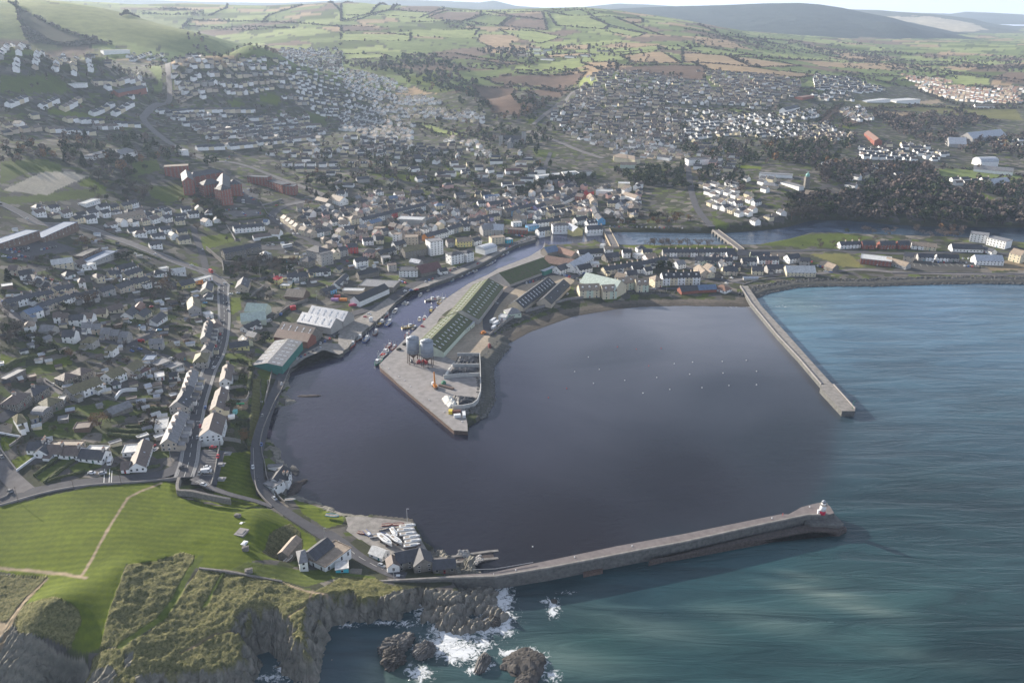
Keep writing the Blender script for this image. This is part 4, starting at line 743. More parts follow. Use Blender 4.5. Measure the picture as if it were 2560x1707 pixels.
def wallm(c):return mat('wall_'+c,WALLC[c],.88,.10,.35,bump=.1)if c!='stone' else mat('wall_stone',WALLC[c],.95,.3,.7,bump=.3)
_RM={}
def roofm(c):
 if c in _RM:return _RM[c]
 t=NT('roof_'+c,.62 if c not in('metal','pale')else .4,.35)
 ob=t.obj();b=ROOFC[c]
 f=t.noise(.55,6,.65,ob);f2=t.noise(.09,3,.5,ob)
 lo,hi=tuple(x*.72 for x in b),tuple(min(1,x*1.3)for x in b)
 k=t.mix(t.mr(f,.3,.7,0,1),lo,hi)
 if c in('slate','brown','grey','dark','lichen','rust'):
  k=t.mix(t.mr(f2,.55,.75,0,.55),k,(.13,.125,.075)if c!='rust' else(.35,.30,.27))
 if c=='moss':
  k=t.mix(t.mr(t.noise(.22,5,.7,ob),.5,.68,0,.8),k,(.10,.075,.05))
 w=t.add('ShaderNodeTexWave');w.bands_direction='X' if c in('metal','pale','green','rust','maroon')else 'Y'
 w.inputs['Scale'].default_value=.9 if c in('metal','pale','green','rust','maroon')else 1.6;w.inputs['Distortion'].default_value=.6
 t.l.new(ob,w.inputs['Vector'])
 k=t.mix(1.0,k,t.mix(w.outputs['Fac'],(.86,.86,.86),(1.08,1.08,1.08)),'MULTIPLY')
 t.col(k);t.bump(t.math('ADD',w.outputs['Fac'],f),.4,.08)
 _RM[c]=t.m;return t.m
M_GLASS=mat('window_glass',(.02,.023,.03),.12,.2,1,.6);M_FRAME=mat('window_frame',(.62,.62,.6),.6,.08)
M_CHIM=mat('chimney_render',(.42,.38,.34),.9,.2);M_POT=mat('chimney_pot',(.40,.20,.13),.9,.1)
DOORM=[mat('door_'+str(i),c,.5,.1)for i,c in enumerate([(.30,.03,.03),(.04,.09,.22),(.03,.14,.08),(.62,.62,.6),(.12,.07,.04),(.02,.02,.025),(.05,.30,.32)])]
def _win():
 V,F,MI=[],[],[]
 a,b,d=.5,.42,.09
 V=[(-a,0,0),(a,0,0),(a,0,1),(-a,0,1),(-a,-d,0),(a,-d,0),(a,-d,1),(-a,-d,1),(-b,-d,.08),(b,-d,.08),(b,-d,.92),(-b,-d,.92),(-b,-.03,.08),(b,-.03,.08),(b,-.03,.92),(-b,-.03,.92)]
 F=[(0,1,5,4),(1,2,6,5),(2,3,7,6),(3,0,4,7),(4,5,9,8),(5,6,10,9),(6,7,11,10),(7,4,8,11),(8,9,13,12),(9,10,14,13),(10,11,15,14),(11,8,12,15),(12,13,14,15)]
 return meshdata('window',V,F,[M_FRAME,M_GLASS],[0]*12+[1])
WINM=_win()
def _box(V,F,x0,x1,y0,y1,z0,z1,MI=None,mi=0):
 i=len(V)
 V+=[(x0,y0,z0),(x1,y0,z0),(x1,y1,z0),(x0,y1,z0),(x0,y0,z1),(x1,y0,z1),(x1,y1,z1),(x0,y1,z1)]
 q=[(0,3,2,1),(4,5,6,7),(0,1,5,4),(1,2,6,5),(2,3,7,6),(3,0,4,7)]
 F+=[tuple(i+k for k in f)for f in q]
 if MI is not None:MI+=[mi]*6
def _doorm(m):
 V,F,MI=[],[],[]
 _box(V,F,-.5,.5,-.07,0,0,1,MI,0);_box(V,F,-.34,.34,-.09,-.071,.55,.9,MI,1)
 return meshdata('door',V,F,[m,M_GLASS],MI)
DOORS=[_doorm(m)for m in DOORM]
def _chim(n):
 V,F,MI=[],[],[]
 _box(V,F,-.45,.45,-.35*n,.35*n,-1.2,1.25,MI,0);_box(V,F,-.55,.55,-.35*n-.1,.35*n+.1,1.25,1.42,MI,0)
 for k in range(n):
  c=(k-(n-1)/2)*.62;_box(V,F,-.16,.16,c-.16,c+.16,1.42,1.95,MI,1)
 return meshdata('chimney',V,F,[M_CHIM,M_POT],MI)
CHIMM={2:_chim(2),3:_chim(3)}
ORD=['','first','second','third','fourth','fifth','sixth','seventh','eighth','ninth','tenth','eleventh','twelfth','thirteenth','fourteenth','fifteenth','sixteenth','seventeenth','eighteenth','nineteenth']
def ordinal(n):
 if n<20:return ORD[n]
 tens=['','','twenty','thirty','forty','fifty','sixty','seventy','eighty','ninety']
 if n>=100:return('one-hundred-and-' if n<200 else 'two-hundred-and-')+(ordinal(n%100)if n%100 else 'last')
 if n%10==0:return['','','twentieth','thirtieth','fortieth','fiftieth','sixtieth','seventieth','eightieth','ninetieth'][n//10]
 return tens[n//10]+'-'+ORD[n%10]
BUILT=[]
LAND=[]
CAMV=np.array([0.0,0.0])
NWIN=[0]
def roofmesh(L,W,h,rise,kind,m,ov=.35,th=.2):
 a,b=L/2+ov,W/2+ov;e=h-ov*rise/(W/2);r=h+rise
 if kind=='gable':
  V=[(x,y,z)for x in(-a,a)for y,z in((-b,e),(0,r),(b,e),(b,e-th),(0,r-th*1.1),(-b,e-th))]
  F=[(0,6,7,1),(1,7,8,2),(2,8,9,3),(3,9,10,4),(4,10,11,5),(5,11,6,0),(0,1,4,5),(1,2,3,4),(6,11,10,7),(7,10,9,8)]
 elif kind=='hip':
  k=max(.15,a-b)
  V=[(-a,-b,e),(a,-b,e),(a,b,e),(-a,b,e),(-k,0,r),(k,0,r),(-a,-b,e-th),(a,-b,e-th),(a,b,e-th),(-a,b,e-th)]
  F=[(0,1,5,4),(1,2,5),(2,3,4,5),(3,0,4),(6,7,1,0),(7,8,2,1),(8,9,3,2),(9,6,0,3),(9,8,7,6)]
 elif kind=='barrel':
  n=8;P=[(-b*math.cos(math.pi*i/n),h+rise*math.sin(math.pi*i/n))for i in range(n+1)]
  V=[(x,y,z)for x in(-a,a)for y,z in P];N=n+1
  F=[(i,N+i,N+i+1,i+1)for i in range(n)]+[tuple(range(n,-1,-1))[::-1],tuple(range(2*N-1,N-1,-1))]
 else:
  V,F=[],[];p=.28
  _box(V,F,-a,a,-b,b,h,h+.12)
  for q in((-a,a,-b,-b+p),(-a,a,b-p,b),(-a,-a+p,-b+p,b-p),(a-p,a,-b+p,b-p)):_box(V,F,*q,h+.12,h+.5)
 return meshdata('roof',V,F,[m])
def wallmesh(L,W,h,rise,kind,m,base=3.0):
 a,b=L/2,W/2
 V=[(-a,-b,-base),(a,-b,-base),(a,b,-base),(-a,b,-base),(-a,-b,h),(a,-b,h),(a,b,h),(-a,b,h)]
 if kind=='gable':
  V+=[(-a,0,h+rise-.12),(a,0,h+rise-.12)]
  F=[(0,1,5,4),(2,3,7,6),(1,2,6,9,5),(3,0,4,8,7)]
 else:F=[(0,1,5,4),(1,2,6,5),(2,3,7,6),(3,0,4,7)]
 return meshdata('wall',V,F,[m])
def house(name,label,cx,cy,ang,L,W,h,wall,roof,rtype='gable',rise=None,chim=0,win=True,door=True,group=None,zb=None,skylights=0,annexe=0,cat=None,dormer=0,wc=None):
 if rise is None:rise=W*(.36 if rtype=='gable' else .30)if rtype!='flat' else .5
 ca,sa=math.cos(ang),math.sin(ang)
 if zb is None:
  xs=[cx+ca*i*L/2-sa*j*W/2 for i in(-1,1)for j in(-1,1)];ys=[cy+sa*i*L/2+ca*j*W/2 for i in(-1,1)for j in(-1,1)]
  zb=float(np.mean(hz(np.array(xs),np.array(ys))))
 e=empty(name,label,cat or name.replace('_',' ').replace('terraced ',''),(cx,cy,zb),group,ang)
 BUILT.append((cx,cy,math.hypot(L,W)/2,L,W,ang))
 dist=math.hypot(cx,cy)
 w=link('wall',wallmesh(L,W,h,rise,rtype,wallm(wall)),e)
 r=link('roof',roofmesh(L,W,h,rise,rtype,roofm(roof),.35 if dist<900 else .25),e)
 if chim:
  xs={1:[L/2-.8],2:[-L/2+.7,L/2-.7],3:[0]}[chim]
  for x in xs:link('chimney',CHIMM[2 if dist>700 else 3],r,(x,0,h+rise))
 if skylights and dist<1000:
  k=rise/(W/2);tl=math.atan(k)
  n=skylights;nx=max(1,int(L/6.5))if n>3 else n
  for s in(-1,1):
   for i in range(nx):
    for jj,u in enumerate((.35,.68)if n>3 else(.5,)):
     y=s*W/2*u;o=link('skylight',SKYL if n>3 else SKYS,r,((i+.5)*L/nx-L/2,y,h+rise*(1-u)+.06))
     o.rotation_euler=(-s*tl,0,0)
 if win and dist<1180:
  tocam=(-cx,-cy);nf=max(1,int(round(h/2.75)));fh=h/nf
  big=dist<620
  for side,(nx_,ny_)in enumerate(((0,-1),(1,0),(0,1),(-1,0))):
   wx,wy=nx_*ca-ny_*sa,nx_*sa+ny_*ca
   c=(wx*tocam[0]+wy*tocam[1])/dist
   if c<.18:continue
   span=L if side in(0,2)else W
   if c<.45 and not big and side in(1,3):continue
   if win=='long' and side in(1,3):continue
   if side in(1,3)and wc=='front':continue
   nc_=max(1,int(span/(2.9 if big else 3.6)));nc_=min(nc_,10)
   dcol=(nc_//2)if(door and side in(0,2))else-1
   for f in range(nf):
    for i in range(nc_):
     s=(i+.5)*span/nc_-span/2
     rz={0:0,1:math.pi/2,2:math.pi,3:-math.pi/2}[side]
     ox,oy={0:(s,-W/2-.01),1:(L/2+.01,s),2:(-s,W/2+.01),3:(-L/2-.01,-s)}[side]
     if f==0 and i==dcol:
      link('door',DOORS[(int(cx*7+cy*3)+i)%7],e,(ox,oy,.05),rz,(1.0,1,2.1));continue
     if side in(1,3)and(i+f)%2 and not big:continue
     ws=min(1.25,span/nc_*.55);hs=min(1.45,fh*.52)
     link('window',WINM,e,(ox,oy,f*fh+fh*.34),rz,(ws,1,hs));NWIN[0]+=1
 if annexe:
  s=1 if annexe>0 else-1;al,aw,ah=min(L*.5,4.5),abs(annexe),min(h*.55,2.8)
  V,F=[],[];x0,x1=-L/2+.3,-L/2+.3+al;y0,y1=s*W/2,s*(W/2+aw)
  _box(V,F,x0,x1,min(y0,y1),max(y0,y1),-2,ah)
  an=link('annexe',meshdata('annexe',V,F,[wallm(wall)]),e)
  V=[(x0-.2,y0,ah+1.1),(x1+.2,y0,ah+1.1),(x1+.2,y1+s*.25,ah+.05),(x0-.2,y1+s*.25,ah+.05)]
  V+=[(x,y,z-.16)for x,y,z in V]
  q=[(0,1,2,3),(7,6,5,4),(0,4,5,1),(1,5,6,2),(2,6,7,3),(3,7,4,0)]
  link('annexe_roof',meshdata('annexe_roof',V,q if s>0 else[f[::-1]for f in q],[roofm(roof)]),an)
 for k in range(dormer):
  V,F=[],[];y=-W/4;z=h+rise*.45;x=(k+.5)*L/dormer-L/2
  _box(V,F,x-.8,x+.8,y-.9,y+.9,z-.6,z+.9)
  d=link('dormer',meshdata('dormer',V,F,[wallm('white')]),r)
  link('window',WINM,d,(x,y-.91,z-.1),0,(1.1,1,.8))
 return e
def _sky(w,l):
 V,F=[],[];_box(V,F,-w/2,w/2,-l/2,l/2,-.05,.06);return V,F
SKYL=meshdata('skylight',*_sky(1.1,2.6),[mat('roof_light',(.55,.56,.58),.3,.05)]);SKYS=meshdata('skylight',*_sky(.8,1.1),[mat('roof_window',(.45,.48,.55),.15,.05,1,.6)])
def ridge_pts(t,x0,y0,x1,y1,h):return np.array(tat(t,x0,y0,h)[:2]),np.array(tat(t,x1,y1,h)[:2])
def row(t,x0,y0,x1,y1,n,W,h,wall,roof,phrase,end='near',name=None,group=None,rtype='gable',rise=None,gap=0.0,colors=None,noun=None,zb=None,**k):
 """a run of n houses under one ridge seen from (x0,y0) to (x1,y1); n=1: phrase is the whole label"""
 rs=rise if rise is not None else(W*(.36 if rtype=='gable' else .30)if rtype!='flat' else .5)
 if zb is None:a,b=ridge_pts(t,x0,y0,x1,y1,h+rs)
 else:a,b=np.array(onz(*tp(t,x0,y0),zb+h+rs)),np.array(onz(*tp(t,x1,y1),zb+h+rs))
 d=b-a;Ltot=np.linalg.norm(d);ang=math.atan2(d[1],d[0]);L=Ltot/n
 nx,ny=math.sin(ang),-math.cos(ang);m=(a+b)/2
 if nx*-m[0]+ny*-m[1]<0:ang+=math.pi;flip=True
 else:flip=False
 nm=name or('terraced_house' if n>2 and gap==0 else 'house')
 for i in range(n):
  c=a+d*(i+.5)/n
  wl_=wall if isinstance(wall,str)else wall[i%len(wall)]
  rf=roof if isinstance(roof,str)else roof[i%len(roof)]
  if n==1:lab=phrase
  else:
   ph=phrase.rstrip(',');lab=f"{COLW.get(wl_, wl_)} {noun or nm.replace('_', ' ').replace('terraced ', '')}, {ordinal(i + 1)} from {end} in {ph}"
   if len(lab.split())>16:print('LONG',len(lab.split()),lab)
  if n>1 and 'annexe' not in k and rtype=='gable' and(i+int(x0))%2==0 and np.hypot(*c)<900 and 'dormer' not in k:kk=dict(k,annexe=-3.2)
  else:kk=k
  house(nm,lab,c[0],c[1],ang,L*(1-gap)-(.06 if gap==0 else 0),W,h,wl_,rf,rtype,rs,group=group or(phrase if n>1 else None),zb=zb,**kk)
  if n==1 and len(phrase.split())<=12:pass
 LAND.append((phrase if n>1 else phrase,m[0],m[1],n))
COLW={'palegreen':'pale green','stone':'grey stone','brick':'red brick','beige':'beige'}
def parts_building(name,label,cat,blocks,group=None):
 """one building of several wings: each block (tile, x0,y0,x1,y1, W, h, wall, roof, type)"""
 wings=[]
 for(t,x0,y0,x1,y1,W,h,wall,roof,rt)in blocks:
  rs=W*(.36 if rt=='gable' else .30)if rt!='flat' else .5
  a,b=ridge_pts(t,x0,y0,x1,y1,h+rs);wings.append((a,b,W,h,rs,wall,roof,rt))
 c0=np.mean([(w[0]+w[1])/2 for w in wings],axis=0);zb=h1(*c0)
 e=empty(name,label,cat,(c0[0],c0[1],zb))
 for a,b,W,h,rs,wall,roof,rt in wings:
  m=(a+b)/2-c0;d=b-a;ang=math.atan2(d[1],d[0]);L=np.linalg.norm(d)
  nx,ny=math.sin(ang),-math.cos(ang);mm=(a+b)/2
  if nx*-mm[0]+ny*-mm[1]<0:ang+=math.pi
  wz=h1(*mm)-zb
  w=link('wing',wallmesh(L,W,h,rs,rt,wallm(wall),4),e,(m[0],m[1],wz),ang)
  link('roof',roofmesh(L,W,h,rs,rt,roofm(roof)),w)
  BUILT.append((mm[0],mm[1],math.hypot(L,W)/2,L,W,ang))
  ca,sa=math.cos(ang),math.sin(ang);nf=max(1,int(round(h/3.2)));fh=h/nf
  for side,(nx_,ny_)in enumerate(((0,-1),(1,0),(0,1),(-1,0))):
   wx,wy=nx_*ca-ny_*sa,nx_*sa+ny_*ca
   if(wx*-mm[0]+wy*-mm[1])/math.hypot(*mm)<.25:continue
   span=L if side in(0,2)else W;ncl=max(1,min(6,int(span/3.8)))
   for f in range(nf):
    for i in range(ncl):
     s=(i+.5)*span/ncl-span/2
     rz={0:0,1:math.pi/2,2:math.pi,3:-math.pi/2}[side]
     ox,oy={0:(s,-W/2-.01),1:(L/2+.01,s),2:(-s,W/2+.01),3:(-L/2-.01,-s)}[side]
     link('window',WINM,w,(ox,oy,f*fh+fh*.3),rz,(min(1.2,span/ncl*.5),1,fh*.55))
 LAND.append((label,c0[0],c0[1],1))
 return e
# ------------------------------------------------------------ the buildings, one line each (tile, ridge ends as seen, units, depth, eaves height, walls, roof, wording)
EXF=dict(name='extension',rtype='flat')
SHF=dict(name='shed',win=False,rtype='flat')
WHS=dict(name='warehouse',win=False)
SHD=dict(name='shed',win=False)
FLT=dict(rtype='flat')
HIP=dict(rtype='hip')
BUN=dict(name='bungalow')
EXT=dict(name='extension')
BLD=dict(name='building')

row('D',765,425,690,650,3,8,5.4,['cream','white','beige'],'grey','the street terrace beside the crossroads','upper',chim=1,annexe=-4)
row('D',690,650,610,810,2,8,5.2,['grey','white'],'slate','the street terrace above the white gabled house','upper',chim=1,annexe=-4,name='terraced_house')
row('D',625,805,545,890,1,12,5.4,'grey','slate','broad gabled house with pale grey end wall above the dark hedge on the main street',skylights=2)
row('D',585,1030,400,1440,4,9,5.4,['grey','white','grey','beige'],'grey','the lower street terrace near the dotted crossing','upper',chim=1,annexe=-4)
row('D',330,1150,300,1290,1,7,3,'white','pale','white flat-roofed back extension behind the lower street terrace',**FLT,**EXT,door=False)
row('D',1290,340,1240,540,2,8,3.6,['grey','white'],'brown','the white-chimneyed pair beside the yellow lines','upper',chim=1,noun='cottage')
row('D',1195,690,1110,950,2,8.5,3.2,['beige','cream'],'brown','the brown-roofed pair facing the walled sand garden','upper',skylights=1,noun='bungalow',**BUN)
row('D',1010,975,1250,980,1,7,2.6,'brown','brown','low dark link building beside the green fence',**FLT,name='outbuilding')
row('D',1090,1040,1010,1290,1,13,4.2,'white','brown','large white house with brown gable roof beside the car park wall',chim=1,skylights=1)
row('D',910,150,870,260,1,10,5.6,'grey','lichen','hip-roofed corner house with mossy roof at the side street',**HIP)
row('D',1010,20,960,110,2,8,5.4,['cream','grey'],'slate','the chimneyed pair above the mossy corner house','upper',chim=1)
row('B',1005,1170,950,1400,4,7.5,5.2,['white','grey','white','grey'],'slate','the street terrace behind the railings','upper',chim=1,annexe=-4)
row('B',1065,1130,1130,1230,1,9,5.2,'grey','brown','pale end house with blank wall jutting into the main street',**HIP,win=False)
row('B',940,1070,1050,1065,1,9,3.4,'white','pale','white flat-roofed workshop behind the end house',**FLT,name='workshop')
row('B',990,600,960,700,1,10,4.8,'cream','slate','cream gabled house beside the junction with low white porch',chim=1)
row('B',1000,740,990,800,1,8,2.7,'white','slate','small white hipped bungalow below the junction house',**HIP,**BUN)
row('B',770,820,790,950,1,11,6,'grey','lichen','big dark grey house with tall chimney stack amid gardens',chim=2)
row('B',585,850,740,840,1,7,3.2,'grey','dark','low grey annexe with dark roof left of the big grey house',**FLT,name='outbuilding')
row('B',1520,540,1480,640,1,12,4.8,'beige','slate','beige gabled house on the far side of the junction',skylights=2)
row('B',560,590,770,575,1,10,3.6,'yellow','slate','yellow gabled house beside the orange tree')
row('B',770,580,890,570,1,8,3.6,'orange','pale','small orange-walled shop with flat white roof',**FLT,name='shop')
row('B',895,545,1035,530,1,7,3,'white','pale','white flat roof canopy building at the junction',**FLT,name='shop')
row('B',440,400,660,420,1,10,3,'white','pale','white bungalow with pale roof beside the sunlit road',**BUN)
row('B',150,440,350,435,1,10,2.8,'white','dark','white bungalow with dark hipped roof below the roadside lawn',**HIP,**BUN)
row('B',290,400,400,400,1,6,2.8,'white','pale','white flat garage block behind the dark hipped bungalow',**FLT,name='garage',win=False)
row('B',130,1430,330,1450,1,8,5.2,'grey','grey','detached two-storey grey house with purple-grey roof beside red gate',chim=1)
row('B',150,1150,310,1060,1,9.5,3,'white','slate','white gable-fronted bungalow at the cul de sac end',**BUN)
row('A',2010,1060,2140,1000,1,9.5,2.9,'cream','slate','cream gable-fronted bungalow in the middle of the cul de sac',**BUN)
row('A',1830,1045,1960,975,1,9.5,2.9,'white','slate','white gable-fronted bungalow beside the pale drive',**BUN)
row('A',2060,905,1990,980,1,7,4.6,'brick','tile','reddish-roofed gable behind the cream bungalow',door=False)
row('A',1350,985,1560,1020,1,9,2.9,'cream','brown','cream bungalow with brown roof beside the blue car',**BUN)
row('A',1190,1045,1370,1085,1,9,2.9,'white','brown','white-gabled bungalow with brown roof above the white terrace',**BUN)
row('A',1560,950,1780,945,1,9,2.8,'cream','brown','brown-roofed bungalow behind the blue car',**BUN)
row('A',60,870,735,730,5,7.5,5.2,['stone','white','white','cream','beige'],'slate','the long upper terrace at the photo edge','left',chim=1)
row('A',770,680,1030,645,2,8,5.4,['cream','beige'],'slate','the cream pair joining the upper terrace','left',chim=1)
row('A',520,940,980,800,4,7.5,5.0,['grey','beige','cream','white'],'slate','the second terrace below the upper one','left',chim=1)
row('A',340,1030,560,965,2,8,5,['grey','white'],'blue','the blue-roofed pair at the foot of the second terrace','left')
row('A',1000,785,1400,735,3,7.5,5.2,['grey','white','grey'],'dark','the dark-roofed terrace with tall white chimneys','left',chim=2)
row('A',1000,850,1080,845,1,6,4.6,'white','pale','tall white back return with bay windows below the second terrace',**EXF)
row('A',1440,690,1640,665,1,8,5,'grey','slate','grey house with conservatory beside the bare tree')
row('A',1690,640,1910,600,1,8.5,5.2,'beige','slate','tan-gabled slate-roofed house above the bungalows',chim=1)
row('A',1930,565,2150,545,1,8.5,5.2,'cream','slate','cream-gabled house with dark roof below the white car',chim=1)
row('A',2080,630,2180,610,1,7,4.6,'white','slate','small pale house left of the orange tree',**FLT)
row('A',775,1045,1000,1075,2,8.5,5.2,['white','beige'],'brown','the brown-roofed pair above the white rounded house','left')
row('A',1005,1070,1230,1110,1,8.5,5.6,'white','slate','bright white end-gabled house in the stepped terrace')
row('A',1200,1195,1480,1235,2,8.5,5.0,['white','beige'],'grey','the stepped pair right of the bright white house','upper',noun='house',name='terraced_house')
row('A',1490,1270,1890,1350,3,9,5.2,['grey','stone','grey'],'grey','the grey terrace at the cul de sac corner','upper')
row('A',340,1185,500,1190,1,9,4.6,'white','tan','white hip-roofed house left of the grey long shed',**HIP)
row('A',600,1220,800,1270,1,9,2.8,'grey','grey','long grey-roofed shed beside the white rounded house',**SHD)
row('A',620,1420,720,1390,1,5,2.4,'grey','grey','low grey lean-to below the long shed',**SHD)
row('A',920,1300,1110,1330,1,10,5.6,'white','slate','bright white house with rounded gable and slate roof',chim=1)
row('A',1210,1395,1390,1430,1,10,5.4,'grey','lichen','mossy hip-roofed house below the bright white house',**HIP,annexe=-4)
row('C',1560,50,1680,70,1,10,5.4,'white','lichen','white hip-roofed house with porch above the small lawn',**HIP,annexe=-3)
row('A',900,460,1060,460,1,9,2.8,'white','dark','dark hipped bungalow below the school',**HIP,**BUN)
row('A',1130,545,1240,560,1,10,5.4,'white','brown','white two-storey house with brown pyramid roof',**HIP)
row('A',1360,490,1480,480,1,9,5.2,'cream','brown','cream house with brown hipped roof left of the chimneyed pair',**HIP)
row('A',1575,440,1745,440,2,9,5.2,['cream','white'],'slate','the cream pair with ground floor bays','left',chim=1)
row('A',1800,440,2040,415,1,9,5,'cream','slate','long cream house with sunlit gable beside the lane',chim=2)
row('A',1690,355,1960,345,1,9,3,'white','dark','white bungalow with two bright gables and dark roof',**BUN,chim=1)
row('A',730,250,1060,290,1,10,4.6,'cream','pale','long pale school wing with tiled roof',name='school_building')
row('A',1085,300,1200,280,1,10,5,'white','brown','white gabled school hall',name='school_building')
row('A',1140,370,1360,350,1,9,3.4,'white','pale','white flat-roofed school front with tall windows',name='school_building',**FLT)
row('A',1250,290,1640,180,1,13,4,'grey','blue','flat blue-grey school roof block',name='school_building',**FLT)
row('A',1130,210,1420,130,1,10,3.4,'brown','dark','low dark-roofed school block behind the blue roof',name='school_building',**FLT)
row('A',1660,150,1850,140,1,10,3,'beige','brown','low brown-roofed school end beside the road',name='school_building')
row('4',-120,95,230,45,1,15,6.0,'brown','blue','long brown building with shallow blue-grey roof and white stripe, near half',name='school_building',**FLT,win='long')
row('4',235,45,490,-20,1,15,6.0,'brown','blue','long brown building with shallow blue-grey roof and white stripe, far half',name='school_building',**FLT,win='long')
row('A',130,350,270,380,1,9,5,'beige','brown','beige house with brown roof at the left edge below the car park',name='house')
row('A',260,430,460,440,1,9,5,'white','dark','dark-roofed house with red and white gable end')
row('A',420,480,780,650,3,8,5,['white','grey','beige'],'dark','the dark terrace running down beside the parked cars','upper',chim=1)
row('A',20,650,180,650,1,7,2.8,'brown','pale','shed with bright flat roof at the left edge',name='shed',**FLT,win=False)
row('C',90,850,320,745,1,10,5.2,'stone','brown','grey semi-detached pair at the left edge beside the lane',**HIP,chim=3)
row('C',360,730,610,640,1,10,5.2,'stone','slate','grey semi-detached pair in the middle of the lane',**HIP,chim=3)
row('C',850,510,1060,440,1,10,5.2,'stone','brown','grey hipped pair left of the paved yard',**HIP)
row('C',1090,430,1270,365,1,10,5.2,'stone','brown','grey hipped pair behind the paved yard',**HIP)
row('C',970,690,1420,535,3,10,5.4,['grey','white','white'],'lichen','the mossy terrace above the white curved wall','left')
row('C',1370,660,1520,630,1,7,2.8,'white','brown','white flat-roofed kitchen wing on the mossy terrace',**EXF)
row('C',1540,475,1750,385,2,10,5.2,['white','white'],'lichen','the moss-roofed white pair','left')
row('C',1630,590,1750,580,1,7,2.8,'white','slate','white square outhouse with hipped roof',name='outbuilding',**HIP)
row('C',1840,375,2010,280,2,10,5.2,['grey','grey'],'lichen','the grey pair behind the long flat wings','left')
row('C',1920,490,2150,420,1,8,2.8,'white','maroon','long white wing with flat maroon roof',**EXF)
row('C',590,880,820,800,1,10,5.2,'stone','lichen','grey house with mossy roof above the walled yard',**HIP)
row('C',850,850,950,850,1,6,2.8,'grey','pale','flat bright-roofed wing beside the mossy grey house',**EXF)
row('C',510,970,680,1010,1,9,4.2,'stone','grey','arched grey-roofed hall beside the dark lane',name='hall',rtype='barrel')
row('C',190,1085,340,1070,1,12,5.6,'white','lichen','large white house with green pyramid roof above the walled lawn',**HIP,annexe=-3)
row('C',430,1110,540,1100,1,7,3,'grey','lichen','small flat wing between the white house and the arched hall',**EXF)
row('C',1560,990,1880,900,1,8,2.8,'stone','grey','long grey shed with flat roof beside the curved white wall',**SHD)
row('C',1100,1240,1330,1240,1,8,2.8,'brown','brown','brown timber shed at the end of the lawn',**SHF)
row('C',850,1140,1000,1130,1,6,2,'stone','grey','low roofless stone yard building',**SHF)
row('C',250,530,320,530,1,4,2.4,'brown','pale','small shed with bright roof on the upper lawn',**SHD)
row('C',400,520,520,510,1,5,2.6,'brown','tan','tan-roofed shed on the upper lawn',**SHF)
row('C',540,560,620,560,1,4,2.4,'stone','tan','small tan shed beside the back lane',**SHD)
row('C',20,510,330,470,1,6,2.6,'stone','grey','ruined grey outhouse range along the top lawn',**SHF)
row('D',60,240,220,260,1,9,3.4,'beige','blue','flat blue-roofed works beside the side street',name='workshop',**FLT)
row('D',190,330,400,290,1,10,3.2,'grey','grey','flat grey-roofed works with white parapet',name='workshop',**FLT)
row('D',400,380,590,340,1,9,3,'grey','grey','flat grey works nearest the main street',name='workshop',**FLT)
row('D',215,500,350,500,1,8,2.8,'white','pale','white box-like outhouse with flat roof',name='outbuilding',**FLT)
row('D',430,460,550,470,1,6,2.6,'white','dark','small white shed with dark roof beside the flat works',name='shed')
row('D',510,200,640,180,1,7,3,'stone','brown','stone outhouse with dark doorway behind the corner house',name='outbuilding')
row('D',60,640,150,630,1,5,2.4,'grey','metal','pale blue garden shed below the white box outhouse',**SHD)
row('E',420,245,660,265,1,8.5,3.0,'white','slate','white bungalow nearest the striped lawn',**BUN,chim=1)
row('E',660,285,570,370,1,8,3.0,'white','slate','white gabled wing beside the striped lawn',**BUN,door=False)
row('E',700,285,1180,335,2,9,3.0,['white','white'],'brown','the brown-roofed bungalow row above the strip gardens','left',**BUN,chim=1)
row('E',1190,340,1545,395,1,9.5,3.0,'white','slate','white bungalow with pale end wall above the camper van',**BUN,chim=1)
row('E',740,250,1220,290,1,5,2.6,'beige','tan','tan flat-roofed back extension of the bungalow row',**EXF)
row('E',1280,325,1580,360,1,5,2.6,'beige','pale','pale flat-roofed back extension above the end bungalow',**EXF)
row('E',530,230,690,215,1,8,3.2,'white','dark','small dark-roofed house behind the first bungalow',chim=1)
row('E',2110,215,1990,560,1,9,3.2,'white','brown','white bungalow with dark glazed gable beside the bend',**BUN,skylights=1)
row('E',1810,350,2010,350,1,9,3.0,'white','pale','flat white-roofed extension of the glazed bungalow',**EXF)
row('E',1780,540,1900,540,1,8,2.8,'white','brown','brown-roofed garage beside the glazed bungalow',name='garage')
row('F',1815,400,1660,530,1,9,3.6,'white','dark','white shore house with black roof above the rocks',name='house',annexe=3)
row('F',1590,570,1740,660,1,8,3.0,'white','grey','flat grey wing of the white shore house',**EXF)
row('F',1800,490,1890,500,1,6,4.2,'white','dark','small white tower wing of the shore house',**EXT,chim=2)
row('F',1580,350,1800,375,1,2.5,2.4,'white','grey','narrow yard wing of the shore house',**EXF,win=False)
parts_building('club_house','white club house with grey hipped roofs and flat roof terrace below the headland','club house',[('G',200,690,300,690,10,5.0,'white','grey','hip'),('G',330,660,555,560,9,5.2,'grey','slate','gable'),('G',430,780,740,640,11,4.6,'white','tan','flat'),('G',650,850,800,850,6,2.6,'turquoise','pale','flat')])
row('G',20,650,195,545,1,5.5,2.6,'stone','tan','roofless-looking stone hut in the hollow of the headland',name='hut',win=False)
row('G',1085,625,1240,690,1,6.5,2.8,'white','pale','small white hut with pale roof beside the boat yard',name='hut')
parts_building('lifeboat_house','slate-roofed lifeboat house with steep stone gable beside the pier','lifeboat house',[('G',1350,700,1645,655,9.5,5.0,'stone','slate','gable'),('G',1690,770,1650,660,10,5.0,'stone','slate','gable'),('G',1310,740,1330,820,6,4.2,'white','brown','gable')])
row('G',1795,790,2060,775,1,8,3.0,'stone','slate','low slate-roofed boat shed beside the lifeboat house',name='boat_shed')
